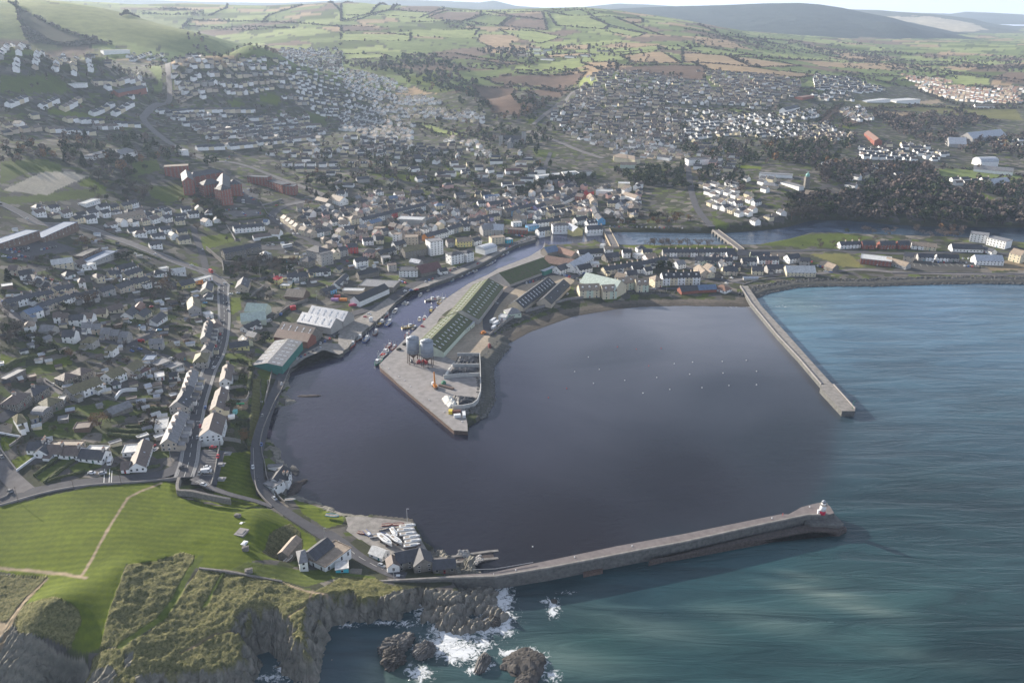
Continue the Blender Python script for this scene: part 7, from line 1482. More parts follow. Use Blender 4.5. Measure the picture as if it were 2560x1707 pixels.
scatter('1',[(1760,1040),(2349,1020),(2349,1420),(2000,1300)],60,MV_,(6,12),1.5,seed=11)
scatter('1',[(400,930),(1000,950),(1320,1090),(1100,1110),(900,1250),(450,1120)],75,MV_,(8,16),1.5,seed=12)
scatter('1',[(0,960),(200,980),(420,1080),(0,1130)],40,[('bare',2,2),('evergreen',0,1),('bare',1,2)],(7,12),1.5,seed=13)
scatter('1',[(640,1270),(1000,1260),(1000,1420),(640,1400)],25,MB_,(6,12),1.5,seed=14)
scatter('2',[(1880,1180),(2349,1150),(2349,1300),(2200,1300),(1900,1240)],70,[('evergreen',0,5),('bare',0,1)],(9,15),1.0,seed=15)
scatter('P',[(280,660),(880,480),(1100,400),(1700,370),(1680,400),(1150,470),(880,600),(460,680)],80,[('evergreen',0,4),('bare',0,2),('bare',2,.5)],(7,12),1.0,seed=16)
scatter('2',[(880,900),(1580,880),(1500,960),(1300,1000),(900,1010)],60,MV_,(9,17),1.5,seed=17)
scatter('3',[(720,1390),(1000,1340),(1180,1360),(1300,1260),(1700,1230),(1900,1330),(2100,1430),(2400,1400),(2400,1555),(1400,1530),(1150,1505),(900,1505),(740,1550)],430,MW_,(11,18),.5,1.25,seed=20)
scatter('3',[(300,1000),(900,970),(1200,980),(1150,1060),(900,1150),(560,1140),(300,1120)],190,MV_,(9,16),1.5,seed=21)
scatter('3',[(900,1140),(1300,1130),(1700,1150),(1750,1230),(1300,1220),(1100,1280),(960,1270)],150,MB_,(9,16),1.5,seed=22)
scatter('3',[(1290,800),(1600,800),(1900,780),(2150,850),(1850,900),(1900,1000),(1700,1000),(1480,920)],210,[('bare',1,5),('bare',0,4),('evergreen',0,1.5)],(10,16),.8,1.2,seed=23)
scatter('3',[(1850,1000),(2349,930),(2349,1140),(2200,1060),(1950,1070)],90,MB_,(8,14),1.5,seed=24)
scatter('3',[(1880,1290),(2349,1270),(2349,1400),(2100,1340)],60,MV_,(8,14),1.5,seed=25)
scatter('3',[(0,780),(1200,760),(1200,1000),(0,1000)],130,MV_,(7,13),1.5,seed=26)
scatter('3',[(0,980),(300,980),(420,1200),(420,1330),(0,1300)],90,MV_,(8,14),1.5,seed=27)
scatter('2',[(270,400),(560,380),(800,450),(960,560),(900,640),(1000,760),(960,820),(800,700),(650,640),(500,620),(420,530),(280,500)],220,MV_,(9,18),.8,1.2,seed=28)
scatter('2',[(900,340),(1300,330),(1350,440),(1300,480),(900,470),(1100,430)],120,MB_,(8,14),1,seed=29)
scatter('2',[(1300,330),(1900,300),(2349,450),(1900,460),(1400,440)],90,MB_,(7,12),1,seed=30)
scatter('2',[(1700,560),(2349,600),(2349,1080),(1700,1000),(1450,850)],140,MV_,(6,11),1.2,seed=31)
scatter('2',[(1200,680),(1450,700),(1350,830),(1000,830),(1050,800),(1230,800)],70,MB_,(7,13),1.0,seed=32)
scatter('1',[(0,420),(1100,450),(1300,780),(1100,900),(0,900)],120,MB_,(5,9),1.2,seed=33)
scatter('1',[(1100,420),(2349,540),(2349,1000),(1300,1000),(1000,800)],150,MB_,(5,10),1.2,seed=34)
scatter('2',[(0,480),(1000,800),(900,960),(0,900)],120,MB_,(5,10),1.2,seed=35)
scatter('1',[(950,320),(1650,350),(1720,390),(1400,430),(1000,400)],60,[('evergreen',0,3),('bare',0,2)],(5,9),1.0,1.4,seed=36)
scatter('1',[(1180,200),(1700,350),(2349,300),(2349,480),(1900,430),(1500,320)],110,MB_,(7,13),1.2,seed=37)
scatter('4',[(0,400),(0,860),(300,880),(420,760),(200,690),(130,620)],70,MG_,(5,10),1.2,seed=38)
scatter('O',[(0,300),(2349,300),(2349,800),(1300,620),(0,640)],60,MV_,(5,10),1.2,seed=39)
scatter('6',[(700,100),(1600,70),(1600,160),(900,150)],25,[('shrub',0,1),('bare',1,1)],(4,7),1.2,seed=40)
scatter('6',[(1200,20),(1950,0),(1950,70),(1400,60)],30,[('bare',1,3),('bare',2,1)],(4,7),.8,1.5,seed=41)
scatter('K',[(830,10),(1900,20),(1700,110),(900,110)],35,[('bare',2,2),('bare',1,2),('evergreen',0,1)],(6,11),1.2,seed=42)
scatter('H',[(1800,520),(2349,300),(2349,520),(1980,620)],14,MB_,(5,9),1.2,seed=43)
TREES.sort(key=lambda a:math.hypot(a[0],a[1]))
cap={'bare':285,'evergreen':285,'conifer':60,'shrub':290};cnt={k:0 for k in cap};near_,rest_=[],[]
for a in TREES:
 if cnt[a[2]]<cap[a[2]]:cnt[a[2]]+=1;near_.append(a)
 else:rest_.append(a)
labs=near_labels([(a[0],a[1],DESC[(a[2],a[3])])for a in near_],'')
zt=hz(np.array([a[0]for a in near_]),np.array([a[1]for a in near_]))
for i,(a,lb,z_)in enumerate(zip(near_,labs,zt)):
 x,y,kind,mi_,h,wf=a
 opts=[p for p in PROTO[kind]if p[2]==mi_];cm_,tm_,_=opts[i%len(opts)]
 rz=(i*2.399)%6.283;nm=NAMES[kind]
 if tm_ is None:
  o=link(nm,cm_,None,(x,y,z_-.1),rz,(h*wf*1.3,h*wf*1.3,h));tag(o,lb,'shrub','garden shrubs about the town')
 else:
  e=empty(nm,lb,'tree',(x,y,z_),'trees about the town',rz);e.scale=(h*wf,h*wf,h)
  link('trunk',tm_,e);link('crown',cm_,e)
print('trees',len(TREES),cnt,'rest',len(rest_))
def mass(name,label,pts_,cat):
 """pts_: x, y, height, width, material index"""
 ms=[M_TWIG,M_TWIG2,M_EVG,M_RUSS];r=np.random.default_rng(8)
 pts_=np.array(pts_);z=hz(pts_[:,0],pts_[:,1]);V,F,MI=[],[],[];n0=0
 for(x,y,h,w,mi_),zz_ in zip(pts_,z):
  d=math.hypot(x,y);n=42 if d<1500 else(26 if d<2300 else 14)
  u=r.normal(size=(n,3));u/=np.linalg.norm(u,axis=1)[:,None]
  P=np.array([x,y,zz_+h*.55])+u*np.array([w*.5,w*.5,h*.46])*r.uniform(.55,1.0,(n,1))
  v,f=quads(P,(w+h)*.5*(.125 if n>30 else(.16 if n>20 else .24)),r)
  V.append(v);F.append(f+n0);n0+=len(v);MI.append(np.full(n,int(mi_)))
 V=np.concatenate(V);F=np.concatenate(F);me=bpy.data.meshes.new(name)
 me.vertices.add(len(V));me.vertices.foreach_set('co',V.astype(np.float32).ravel());me.loops.add(F.size);me.loops.foreach_set('vertex_index',F.ravel().astype(np.int32))
 me.polygons.add(len(F));me.polygons.foreach_set('loop_start',np.arange(0,F.size,4,dtype=np.int32))
 try:me.polygons.foreach_set('loop_total',np.full(len(F),4,np.int32))
 except Exception:pass
 for m in ms:me.materials.append(m)
 me.polygons.foreach_set('material_index',np.concatenate(MI).astype(np.int32));me.update(calc_edges=True)
 return tag(link(name,me),label,cat,kind='stuff')
MIX={('bare',0):0,('bare',1):1,('bare',2):3,('evergreen',0):2,('evergreen',1):2,('conifer',0):2,('shrub',0):2,('shrub',1):1,('shrub',2):2}
mass('woodland','dense far woods of bare and evergreen trees beyond the river and the town',[(a[0],a[1],a[4],a[4]*.7*a[5],MIX[(a[2],a[3])])for a in rest_],'woods')
hp=[];hr_=np.random.default_rng(12)
FIELD={'past','past2','plough','plough2','stub','hillg'}
def hedge_along(W_,dens=9.0,hgt=(2.6,5.0),tr=.10):
 for a,b in zip(W_[:-1],W_[1:]):
  L_=np.linalg.norm(b-a);n=int(L_/dens)
  gapc=hr_.random()*.25
  for k in range(n):
   if hr_.random()<gapc:continue
   p=a+(b-a)*(k+hr_.random())/max(n,1)+hr_.normal(0,1.5,2)
   if hr_.random()<tr:h=hr_.uniform(7,13);w=h*.8
   else:h=hr_.uniform(*hgt);w=dens*1.25
   hp.append((p[0],p[1],h,w,[0,0,1,2][int(hr_.random()*4)]))
for tl,poly,c,_ in PAINT:
 if tl in '23' and c in FIELD:
  W_=wpoly(tl,poly);hedge_along(np.vstack([W_,W_[:1]]))
for tl,ps in[('1',[(60,20),(110,40),(130,130),(190,280),(230,300)]),('1',[(120,60),(300,150),(420,200),(560,250),(760,310)]),('1',[(830,110),(1300,140),(1700,150),(2349,190)]),('1',[(1000,100),(1450,110),(1560,60),(1600,30)]),('1',[(1800,160),(1850,110),(2080,40)]),('1',[(950,70),(1100,60),(1400,80)]),('1',[(1620,40),(2100,30),(2349,90)]),('1',[(1250,180),(1800,190),(2030,200)]),('1',[(1450,200),(1700,215),(2000,190)]),('3',[(0,200),(300,260),(500,330),(800,400)]),('3',[(100,170),(260,240)]),('3',[(300,230),(900,360),(1500,460)]),('3',[(500,400),(1000,430),(1500,440),(2349,480)]),('3',[(900,330),(1500,370),(2349,400)]),('3',[(1050,490),(1600,620),(1900,730),(2349,720)]),('3',[(1500,560),(1900,510),(2349,560)]),('3',[(1100,430),(1500,480),(2000,530),(2349,580)]),('3',[(1200,760),(1700,740),(2349,750)]),('3',[(1850,760),(2200,850)]),('2',[(0,150),(200,100),(480,25)]),('2',[(0,110),(150,110)]),('2',[(480,160),(700,150),(1000,180)]),('2',[(1030,580),(1260,590),(1640,610)]),('2',[(1780,490),(2000,500),(2349,520)])]:
 hedge_along(wpoly(tl,ps),7.0,(3.5,7),.25)
for t_,poly,n in[('1',[(950,60),(1400,60),(1400,100),(950,100)],220),('3',[(0,250),(1200,300),(2349,480),(2349,540),(900,400),(0,330)],700),('3',[(1100,420),(1900,440),(1900,560),(1100,500)],220),('2',[(700,150),(960,160),(900,215),(720,200)],60),('3',[(900,330),(2349,400),(2349,480),(1000,420)],350),('1',[(120,90),(300,150),(700,300),(500,320),(300,300),(190,250)],800),('2',[(0,430),(280,440),(280,500),(100,470)],60)]:
 W_=wpoly(t_,poly);lo,hi=W_.min(0),W_.max(0);k=0;tr_=0
 while k<n and tr_<n*20:
  tr_+=1;p=lo+(hi-lo)*hr_.random(2)
  if pip(p[:1],p[1:],W_)[0]and vnoise(p[:1]/160,p[1:]/160,7)[0]>.42:
   h=hr_.uniform(5,11);hp.append((p[0],p[1],h if t_!='1' else h*.4,h*1.1,[0,1,2,0][int(hr_.random()*4)]));k+=1
print('hedge blobs',len(hp))
mass('hedgerows','dark hedgerows and thickets dividing the far fields',hp,'hedgerows')
def hedge(label,ps,w=1.4,h=1.7):
 P=line(ps,1.6);a,b=sidesof(P,-w/2,w/2);n=len(P);zg=hz(P[:,0],P[:,1]);r=np.random.default_rng(n+int(w*100))
 jit=lambda s:r.normal(0,s,(n,2))
 prof=[(a+jit(.12),zg-.6),(a+jit(.2),zg+h*.75),(P+(a-P)*.45+jit(.2),zg+h+r.normal(0,.18,n)),(P+(b-P)*.45+jit(.2),zg+h+r.normal(0,.18,n)),(b+jit(.2),zg+h*.75),(b+jit(.12),zg-.6)]
 V=[(*q[i],z[i])for q,z in prof for i in range(n)];F=[]
 for k in range(5):
  for i in range(n-1):F.append((k*n+i,k*n+i+1,(k+1)*n+i+1,(k+1)*n+i))
 F+=[tuple(k*n for k in range(6)),tuple(k*n+n-1 for k in range(5,-1,-1))]
 tag(link('hedge',meshdata('hedge',V,F,[M_HEDGE])),label,'hedge','garden hedges')
for lb,ps,w,h in[('long dark hedge behind the broad gabled house',TL('D',-120,985,100,1020,300,1030,480,1020),3,2.4),('thick hedge along the strip gardens, upper one',TL('C',1600,1330,1900,1350,2349,1340),3,2.2),('lower thick hedge along the strip gardens',TL('C',1600,1400,1900,1430,2200,1450),3,2.2),('hedge beside the flower border of the strip gardens',TL('C',1850,1280,2100,1280,2300,1290),1.6,1.5),('clipped sloping hedge, nearer of the two below the bungalow row',TL('E',640,870,760,780,860,680),1.6,1.3),('clipped sloping hedge beside the grey drive',TL('E',500,770,700,620,860,480,930,420),1.8,1.6),('hedge with bushes beside the second lawn strip',TL('E',740,810,900,680,1080,540),2.5,1.4),('brown hedge along the bend of the bay road',TL('E',1640,670,1900,680,2200,650,2349,610),1.3,1.6),('dark hedge at the edge of the round pavement',TL('E',1250,690,1100,740,850,800,700,850),1.2,1.3),('low hedge across the left gardens',TL('C',1060,1100,1200,1120,1350,1170),1.8,1.6),('dark hedge round the upper left lawn',TL('C',0,440,200,340,420,270),2.5,2.2),('old hedge beside the dark plot',TL('C',420,270,620,240,860,180),2.2,2.0),('trimmed hedge behind the car park wall',TL('N',560,660,800,640,1080,600),3,2.4),('hedge below the white gabled house and the court yard',TL('N',1020,960,1200,930,1460,880),5,3),('long hedge across the hillside lawns',TL('2',180,1190,480,1195,700,1235),3,2.5),('second long hedge across the hillside lawns',TL('2',560,1260,800,1240,1000,1250),3,2.5),('hedge between the gardens right of the street, upper',TL('D',1330,680,1450,670,1590,660),1.2,1.6),('ragged hedge down the bank above the shore road',TL('D',1620,360,1640,500,1600,640,1590,760),2.2,2.2),('russet hedge at the bottom of the bank garden',TL('D',1480,1330,1530,1430,1600,1540),2.5,2),('hedge beside the car park at the photo edge',TL('A',420,330,620,370,900,400),2,1.8),('sunlit hedge along the rising road',TL('A',1500,30,1900,130,2349,290),2,1.5),('hedge between garden plots below the grey terrace',TL('B',380,920,480,925,590,920),1.4,1.4),('hedge across the plots behind the street terrace',TL('B',480,1030,700,1040,900,1030),1.6,1.6),('second hedge across the plots behind the street terrace',TL('B',450,1270,600,1280,760,1290),1.6,1.4),('hedge behind the low green sheds',TL('B',1480,880,1600,860,1720,870),2,2),('hedge bordering the grass above the quay store',TL('D',1330,300,1500,320,1640,360),2,1.8)]:hedge(lb,ps,w,h)
for lb,ps,w,h,m in[('low white-capped wall along the top of the green headland',TL('7',0,348,150,305,380,245,640,207,900,190,1120,170,1225,158),.5,1.0,M_CONC),('white curved garden wall',TL('C',1700,880,1740,820,1800,765,1900,752,2015,748),.8,2.4,M_WHITEW),('grey garden wall running to the white curved wall',TL('C',1480,800,1600,860,1690,890),.5,1.6,M_WALL),('long grey wall across the walled lawns',TL('C',1860,895,2100,895,2349,895),.6,2.0,M_WALL),('white garden wall below the pyramid-roofed house',TL('C',-20,1365,150,1400,300,1425),.5,1.2,M_WHITEW),('stone wall sloping down from the pyramid-roofed house',TL('C',330,1425,240,1500,140,1568),.6,1.4,M_WALL),('grey yard wall between the white house and the long lawn',TL('C',460,1320,580,1250,690,1180),.6,1.8,M_STONE),('white garden wall beside the striped lawn',TL('E',245,695,400,580,560,470,620,440),.5,1.3,M_WHITEW),('pale wall between the striped lawn and the side road',TL('E',0,360,120,520,250,690),.5,1.2,M_WALL),('back lane wall above the mossy grey house',TL('C',680,610,800,680,930,760),.6,1.8,M_WALL),('pale wall top beside the moss-roofed terrace',TL('C',900,820,1000,850,1060,870),.7,1.6,M_CONC),('curved yard wall above the paved yard',TL('C',1280,330,1380,350,1520,385),.5,1.5,M_WALL),('wall between the car park and the gabled white house',TL('D',900,1415,1200,1450,1480,1490),.7,1.5,M_WALL),('wall along the car park and the lawn',TL('F',880,30,840,260,800,480,750,660),.5,.9,M_WALL),('low wall along the seaward side of the shore road',TL('D',2210,400,2150,540,2080,720,1980,900,1900,1080,1830,1250,1780,1420,1760,1560)+TL('F',1490,80,1500,200,1540,350,1570,540,1650,700,1740,830,1840,920),.5,1.0,M_CONC2),('kerb wall on the landward side of the shore road',TL('F',1370,120,1380,400,1400,640,1450,760,1540,870,1640,970),.4,.6,M_CONC),('wall of the quay store bank beside the shore road',TL('D',1940,440,1890,680,1830,920),.5,1.3,M_CONC2),('high stone wall round the barracks',TL('B',980,150,1100,250,1215,345),.9,4.5,M_STONE),('curved stone wall in front of the barracks',TL('B',1215,345,1320,360,1440,340,1600,300,1740,285),.9,4.0,M_STONE),('retaining wall below the barracks along the junction',TL('B',1210,350,1225,430,1230,500),.9,4.0,M_STONE),('garden wall beside the beige gabled house',TL('B',1590,850,1700,780,1810,700),.6,2.0,M_WALL),('upper garden wall beside the beige gabled house',TL('B',1600,590,1720,640,1820,690),.6,1.6,M_CONC),('long stone wall behind the white-roofed warehouse',TL('H',380,1400,560,1260,720,1180,880,1130),.8,2.6,M_STONE),('stone wall beside the old brown shed',TL('H',0,1090,120,1010,230,930),.6,2.2,M_WALL),('stone wall of the white terrace garden',TL('N',510,740,570,830,640,950),.6,2.2,M_CONC),('pale boundary wall along the convent road',TL('N',1020,440,1150,410,1320,350),.6,2.0,M_CONC),('thin wall running down from the convent yard',TL('N',1000,390,1060,480,1110,560,1200,620),.5,2.2,M_CONC),('pale curved wall between the stores and the beach',TL('5',1268,582,1350,560,1450,530,1560,500,1665,487),.6,2.4,M_CONC),('grey wall of the storage yard beside the beach',TL('5',1018,745,1070,700,1130,650,1200,610),.6,2.0,M_CONC2),('sea wall along the promenade',TL('6',415,395,520,365,700,345,900,338),.6,.9,M_CONC),('white kerb wall along the far shore road',TL('6',1440,315,1800,312,2349,322,2600,326),.5,1.0,M_CONC),('wall of the sand garden',TL('D',1330,700,1580,700,1555,880,1335,875),.4,1.2,M_WALL),('rough wall along the top of the headland tussocks',TL('7',1370,778,1560,800,1720,830,1940,870),.9,.7,M_STONE),('steep garden wall beside the grey terrace',TL('A',1900,1500,2050,1450,2200,1390),.5,1.5,M_WALL),('sunlit wall beside the side road bend',TL('E',-10,1105,100,1060,180,960),.4,.9,M_CONC)]:wallstrip('stone_wall' if m is M_STONE else 'garden_wall',lb,ps,w,h,m)
ruin=wallstrip('ruined_wall','ruined stone wall stepping down the headland beside the path',TL('F',290,600,265,690,270,780,350,790,480,800,700,850,900,890,1040,915),1.6,2.6,M_STONE)
# ------------------------------------------------------------ vehicles
def glossm(n,c,r=.3):return mat(n,c,r,.04,.5,.5)
CARC={'white':(.62,.63,.64),'silver':(.36,.38,.41),'grey':(.13,.14,.15),'black':(.018,.018,.022),'blue':(.03,.10,.32),'red':(.40,.02,.025),'light blue':(.12,.36,.58),'green':(.03,.18,.10),'orange':(.55,.20,.03),'yellow':(.62,.48,.06)}
M_TYRE=mat('tyre_rubber',(.02,.02,.02),.9,.1)
def loft(secs,name,m):
 """closed loft through sections of equal point count"""
 n=len(secs[0]);V=[p for s in secs for p in s];F=[]
 for k in range(len(secs)-1):
  for i in range(n):F.append((k*n+i,k*n+(i+1)%n,(k+1)*n+(i+1)%n,(k+1)*n+i))
 F+=[tuple(range(n-1,-1,-1)),tuple(len(V)-n+i for i in range(n))]
 return meshdata(name,V,F,[m])
def sec(x,w,z0,z1,t=.85):return[(x,-w,z0),(x,w,z0),(x,w,z0+(z1-z0)*.6),(x,w*t,z1),(x,-w*t,z1),(x,-w,z0+(z1-z0)*.6)]
CB={}
def carmeshes(c):
 if c not in CB:
  m=glossm('paint_'+c.replace(' ','_'),CARC[c])
  CB[c]=loft([sec(-2.1,.72,.35,.85),sec(-1.95,.84,.22,.95),sec(0,.87,.2,.96),sec(1.2,.86,.2,.92),sec(1.95,.80,.22,.78),sec(2.1,.66,.32,.62)],'body',m),loft([sec(-1.2,.60,1.36,1.42,.95),sec(-.9,.62,1.38,1.46,.95),sec(.2,.62,1.38,1.46,.95),sec(.45,.6,1.35,1.42,.95)],'car_roof',m)
 return CB[c]
CABM=loft([sec(-1.75,.74,.88,.95),sec(-1.2,.72,.9,1.38),sec(.4,.72,.9,1.38),sec(1.1,.70,.86,.93)],'cabin',M_GLASS)
V,F=[],[]
for k in range(12):
 a=k*math.pi/6;V+=[(.31*math.cos(a),-.1,.31*math.sin(a)),(.31*math.cos(a),.1,.31*math.sin(a))]
F=[(2*k,2*((k+1)%12),2*((k+1)%12)+1,2*k+1)for k in range(12)]+[tuple(2*k for k in range(11,-1,-1)),tuple(2*k+1 for k in range(12))]
WHM=meshdata('wheel',V,F,[M_TYRE])
def heading(t,x,y,dx,dy):
 p,q=tat(t,x,y),tat(t,x+dx,y+dy);return p,math.atan2(q[1]-p[1],q[0]-p[0])
def car(t,x,y,c,label,dx=0,dy=-30,z=None,rz=None):
 p,a=heading(t,x,y,dx,dy)
 if rz is not None:a=rz
 if z is not None:p=(*onz(*tp(t,x,y),z),z)
 e=empty('car',label,'car',(p[0],p[1],(z if z is not None else h1(p[0],p[1]))+.22),'cars about the town',a)
 b,r=carmeshes(c);link('body',b,e);link('cabin',CABM,e);link('car_roof',r,e)
 if math.hypot(p[0],p[1])<700:
  for sx in(-1.3,1.3):
   for sy in(-.8,.8):link('wheel',WHM,e,(sx,sy,.31))
for t,x,y,c,dx,dy,lb in[('D',1160,30,'silver',8,-60,'silver car heading up the main street past the slate terrace'),('D',1122,168,'red',8,-60,'bright red car on the main street above the mossy corner house'),('D',1100,255,'black',10,-60,'black car beside a dark red one on the main street'),('D',1160,275,'grey',10,-60,'dark grey car beside the bank on the main street'),('D',1085,412,'white',60,-40,'white car turning at the side street junction'),('D',893,665,'blue',8,-60,'blue car parked alone in front of the street terrace'),('D',965,1000,'blue',10,-60,'dark blue car parked by the brown-roofed pair'),('D',790,1065,'black',10,-60,'black car in the shade above the dotted crossing'),('D',888,1272,'red',10,-60,'red car parked just below the dotted crossing'),('D',706,1335,'white',12,-60,'white car driving below the dotted crossing'),('B',1208,1212,'grey',4,-60,'grey car on the bend below the bright grass'),('B',1180,1390,'red',4,-60,'red car beside the railed terrace'),('B',1165,800,'black',0,-60,'black car at the top of the main street, nearer one'),('B',1165,738,'grey',0,-60,'dark car at the top of the main street, farther one'),('B',1240,645,'white',50,-20,'white car at the junction beside the beige gable'),('B',1352,655,'black',50,10,'black car parked by the beige gable'),('B',1335,800,'white',60,0,'white car parked at the bright grass'),('B',1440,785,'white',60,0,'second white car parked at the bright grass'),('B',955,930,'light blue',60,5,'light blue car in the drive of the big grey house'),('B',282,1332,'light blue',60,0,'pale blue car at the cul de sac end'),('A',2060,1275,'light blue',60,20,'bright blue car in the cul de sac'),('A',1900,1218,'white',60,20,'white car before the cream bungalow'),('A',1690,1050,'blue',60,-30,'dark blue car between two bungalows'),('F',780,116,'red',60,2,'red car alone in the car park above the shore'),('F',697,408,'white',60,5,'white car parked behind the white van'),('E',1352,728,'white',60,2,'white car on the bay road, left of two'),('E',1512,732,'silver',60,-2,'silver car on the bay road, right of two'),('C',350,958,'black',60,-40,'black car in the dark lane'),('C',1940,170,'blue',60,30,'dark blue car in the side street beside the small lawn'),('C',2055,140,'blue',60,20,'blue car by the red gate'),('C',2265,205,'grey',60,5,'grey car above the flat works'),('E',2290,385,'white',50,-30,'white car beside the glazed bungalow'),('E',2240,330,'red',50,-10,'maroon car behind the glazed bungalow'),('A',2220,990,'red',40,0,'red car behind the tiled gable'),('A',1990,210,'white',60,30,'white car on the service lane by the rising road'),('A',2190,285,'grey',60,30,'grey car on the service lane by the rising road'),('A',1855,585,'white',50,0,'white car before the long cream house'),('5',940,250,'red',30,-16,'red car on the quayside street'),('5',1070,488,'silver',30,5,'silver car behind the mossy shed'),('5',1066,524,'silver',30,5,'second silver car behind the mossy shed'),('N',1240,437,'red',50,0,'red car on the empty square'),('N',1320,405,'grey',50,0,'grey car on the empty square'),('N',1310,710,'white',50,40,'white car beside the beige row, uppermost'),('N',1465,795,'white',50,30,'white car beside the beige row, middle'),('N',1555,855,'white',50,30,'white car beside the beige row, lowest'),('N',1190,1015,'white',40,10,'white car left of the coach'),('N',1108,1022,'silver',40,10,'silver car farther left of the coach'),('H',555,420,'white',40,-30,'white car above the roofless stone building'),('I',250,275,'white',60,10,'white car on the fishing quay'),('I',195,318,'red',60,10,'red car on the fishing quay'),('I',1035,455,'red',40,8,'red car on the far edge of the silo quay'),('K',372,922,'white',20,-30,'white car by the pale curved wall'),('K',1385,862,'silver',40,4,'silver car on the sea front road'),('K',2188,735,'white',5,-30,'white car near the pier root, left'),('K',2300,735,'white',30,10,'white car near the pier root, right'),('K',2240,795,'white',30,10,'white car by the red-brown kiosk'),('K',1030,878,'white',30,-4,'white car before the gabled apartments')]:car(t,x,y,c,lb,dx,dy)
PAL=['white','silver','black','blue','white','grey','red','silver','white','grey']
def carrow(t,x0,y0,x1,y1,n,where,hd=None,z=None,s=0,end='left'):
 for i in range(n):
  f=i/max(1,n-1);x,y=x0+(x1-x0)*f,y0+(y1-y0)*f;c=PAL[(i*3+s)%10]
  d=hd or(x1-x0,y1-y0);car(t,x,y,c,f'{c} car, {ordinal(i + 1)} from {end} in {where}',d[0],d[1],z)
for a in[('4',2045,905,2205,832,7,'the row along the quay wall',(10,-30)),('4',2205,800,2330,738,5,'the row beyond the stone jetty',(10,-30)),('A',620,560,880,630,5,'the row by the dark terrace'),('A',110,150,420,130,7,'the far row of the school car park',(10,-40)),('A',180,190,440,165,6,'the middle row of the school car park',(10,-40)),('A',280,235,420,265,4,'the near row of the school car park',(10,-40)),('A',610,150,820,110,6,'the red end of the school car park',(10,-40)),('A',60,250,300,300,4,'the edge row of the school car park'),('N',735,235,755,400,9,'the convent car park column',(40,0),None,0,'top'),('N',815,200,920,255,5,'the upper convent car park row',(10,30)),('N',850,310,935,375,4,'the right convent car park row',(40,5)),('N',745,550,810,600,4,'the sunlit group in the hedge car park',(40,20)),('N',490,512,650,490,7,'the far row of the hedge car park',(5,30)),('N',950,550,1060,560,5,'the corner of the hedge car park',(10,30)),('5',440,440,520,430,3,'the pale group at the quay end'),('5',580,375,730,315,7,'the row before the maroon store',(10,-20)),('5',1110,160,1290,75,8,'the row by the turquoise shop',(10,-20)),('5',1275,385,1390,355,6,'the row under the steep mossy shed',(5,20)),('5',1530,330,1620,362,6,'the sunny yard row',(5,20)),('5',700,320,800,275,5,'the row by the apartments',(10,-20)),('K',870,128,1720,150,17,'the long riverside row',(2,-20)),('K',340,695,520,762,7,'the yard row behind the stores',(5,20)),('K',520,690,560,680,2,'the pair by the curved terrace'),('6',1590,217,2040,217,13,'the far row of the spit car park',(2,20)),('6',1720,240,1990,246,8,'the middle row of the spit car park',(2,20)),('6',1940,268,2045,275,5,'the near row of the spit car park',(2,20)),('6',930,268,1015,285,6,'the row beside the long hall',(2,20)),('6',860,215,890,240,3,'the lane by the spit green',(2,20)),('6',985,305,1020,310,2,'the shore road pair'),('P',540,1230,660,1250,4,'the group on the quayside bend',(30,10)),('H',2230,840,2310,870,3,'the group by the mural building',(30,20)),('1',1550,1110,1620,1040,6,'the convent hill roadside'),('3',20,1130,40,1140,2,'the white school yard'),('O',1900,720,2220,770,8,'the back car park below the black and white house',(5,30)),('P',1880,650,2100,680,6,'the car park behind the wide white shop',(5,30))]:carrow(*a)
def boxy(name,label,cat,t,x,y,dx,dy,L,W,H,c,parts,z=None):
 """van, coach, lorry: a shaped shell with window bands and wheels"""
 p,a=heading(t,x,y,dx,dy);z_=z if z is not None else h1(p[0],p[1])
 if z is not None:p=onz(*tp(t,x,y),z)
 e=empty(name,label,cat,(p[0],p[1],z_+.2),None,a);m=glossm('paint_'+c.replace(' ','_'),CARC[c]);w=W/2;h=L/2
 link('body',loft([sec(-h,w*.94,.4,H*.97,.9),sec(-h+.15,w,.3,H,.92),sec(h*parts,w,.3,H,.92),sec(h*parts+(1-parts)*h*.55,w*.97,.3,H*(.98 if parts>.85 else .62),.9),sec(h,w*.9,.4,H*(.93 if parts>.85 else .5),.88)],'body',m),e)
 V,F=[],[]
 for s in(-1,1):_box(V,F,(-h*.9 if parts>.8 else h*.25),h*min(.93,parts+.05),s*w-.01,s*w+.01,H*.52,H*.8)
 link('side_windows',meshdata('side_windows',V,F,[M_GLASS]),e)
 V,F=[],[];_box(V,F,h*(parts+.22*(1-parts)),h*(parts+.45*(1-parts))+.05,-w*.8,w*.8,H*.62,H*.92);link('windscreen',meshdata('windscreen',V,F,[M_GLASS]),e)
 for sx in(-h*.62,h*.62):
  for sy in(-w+.1,w-.1):link('wheel',WHM,e,(sx,sy,.31),None,(1.2,1.2,1.2))
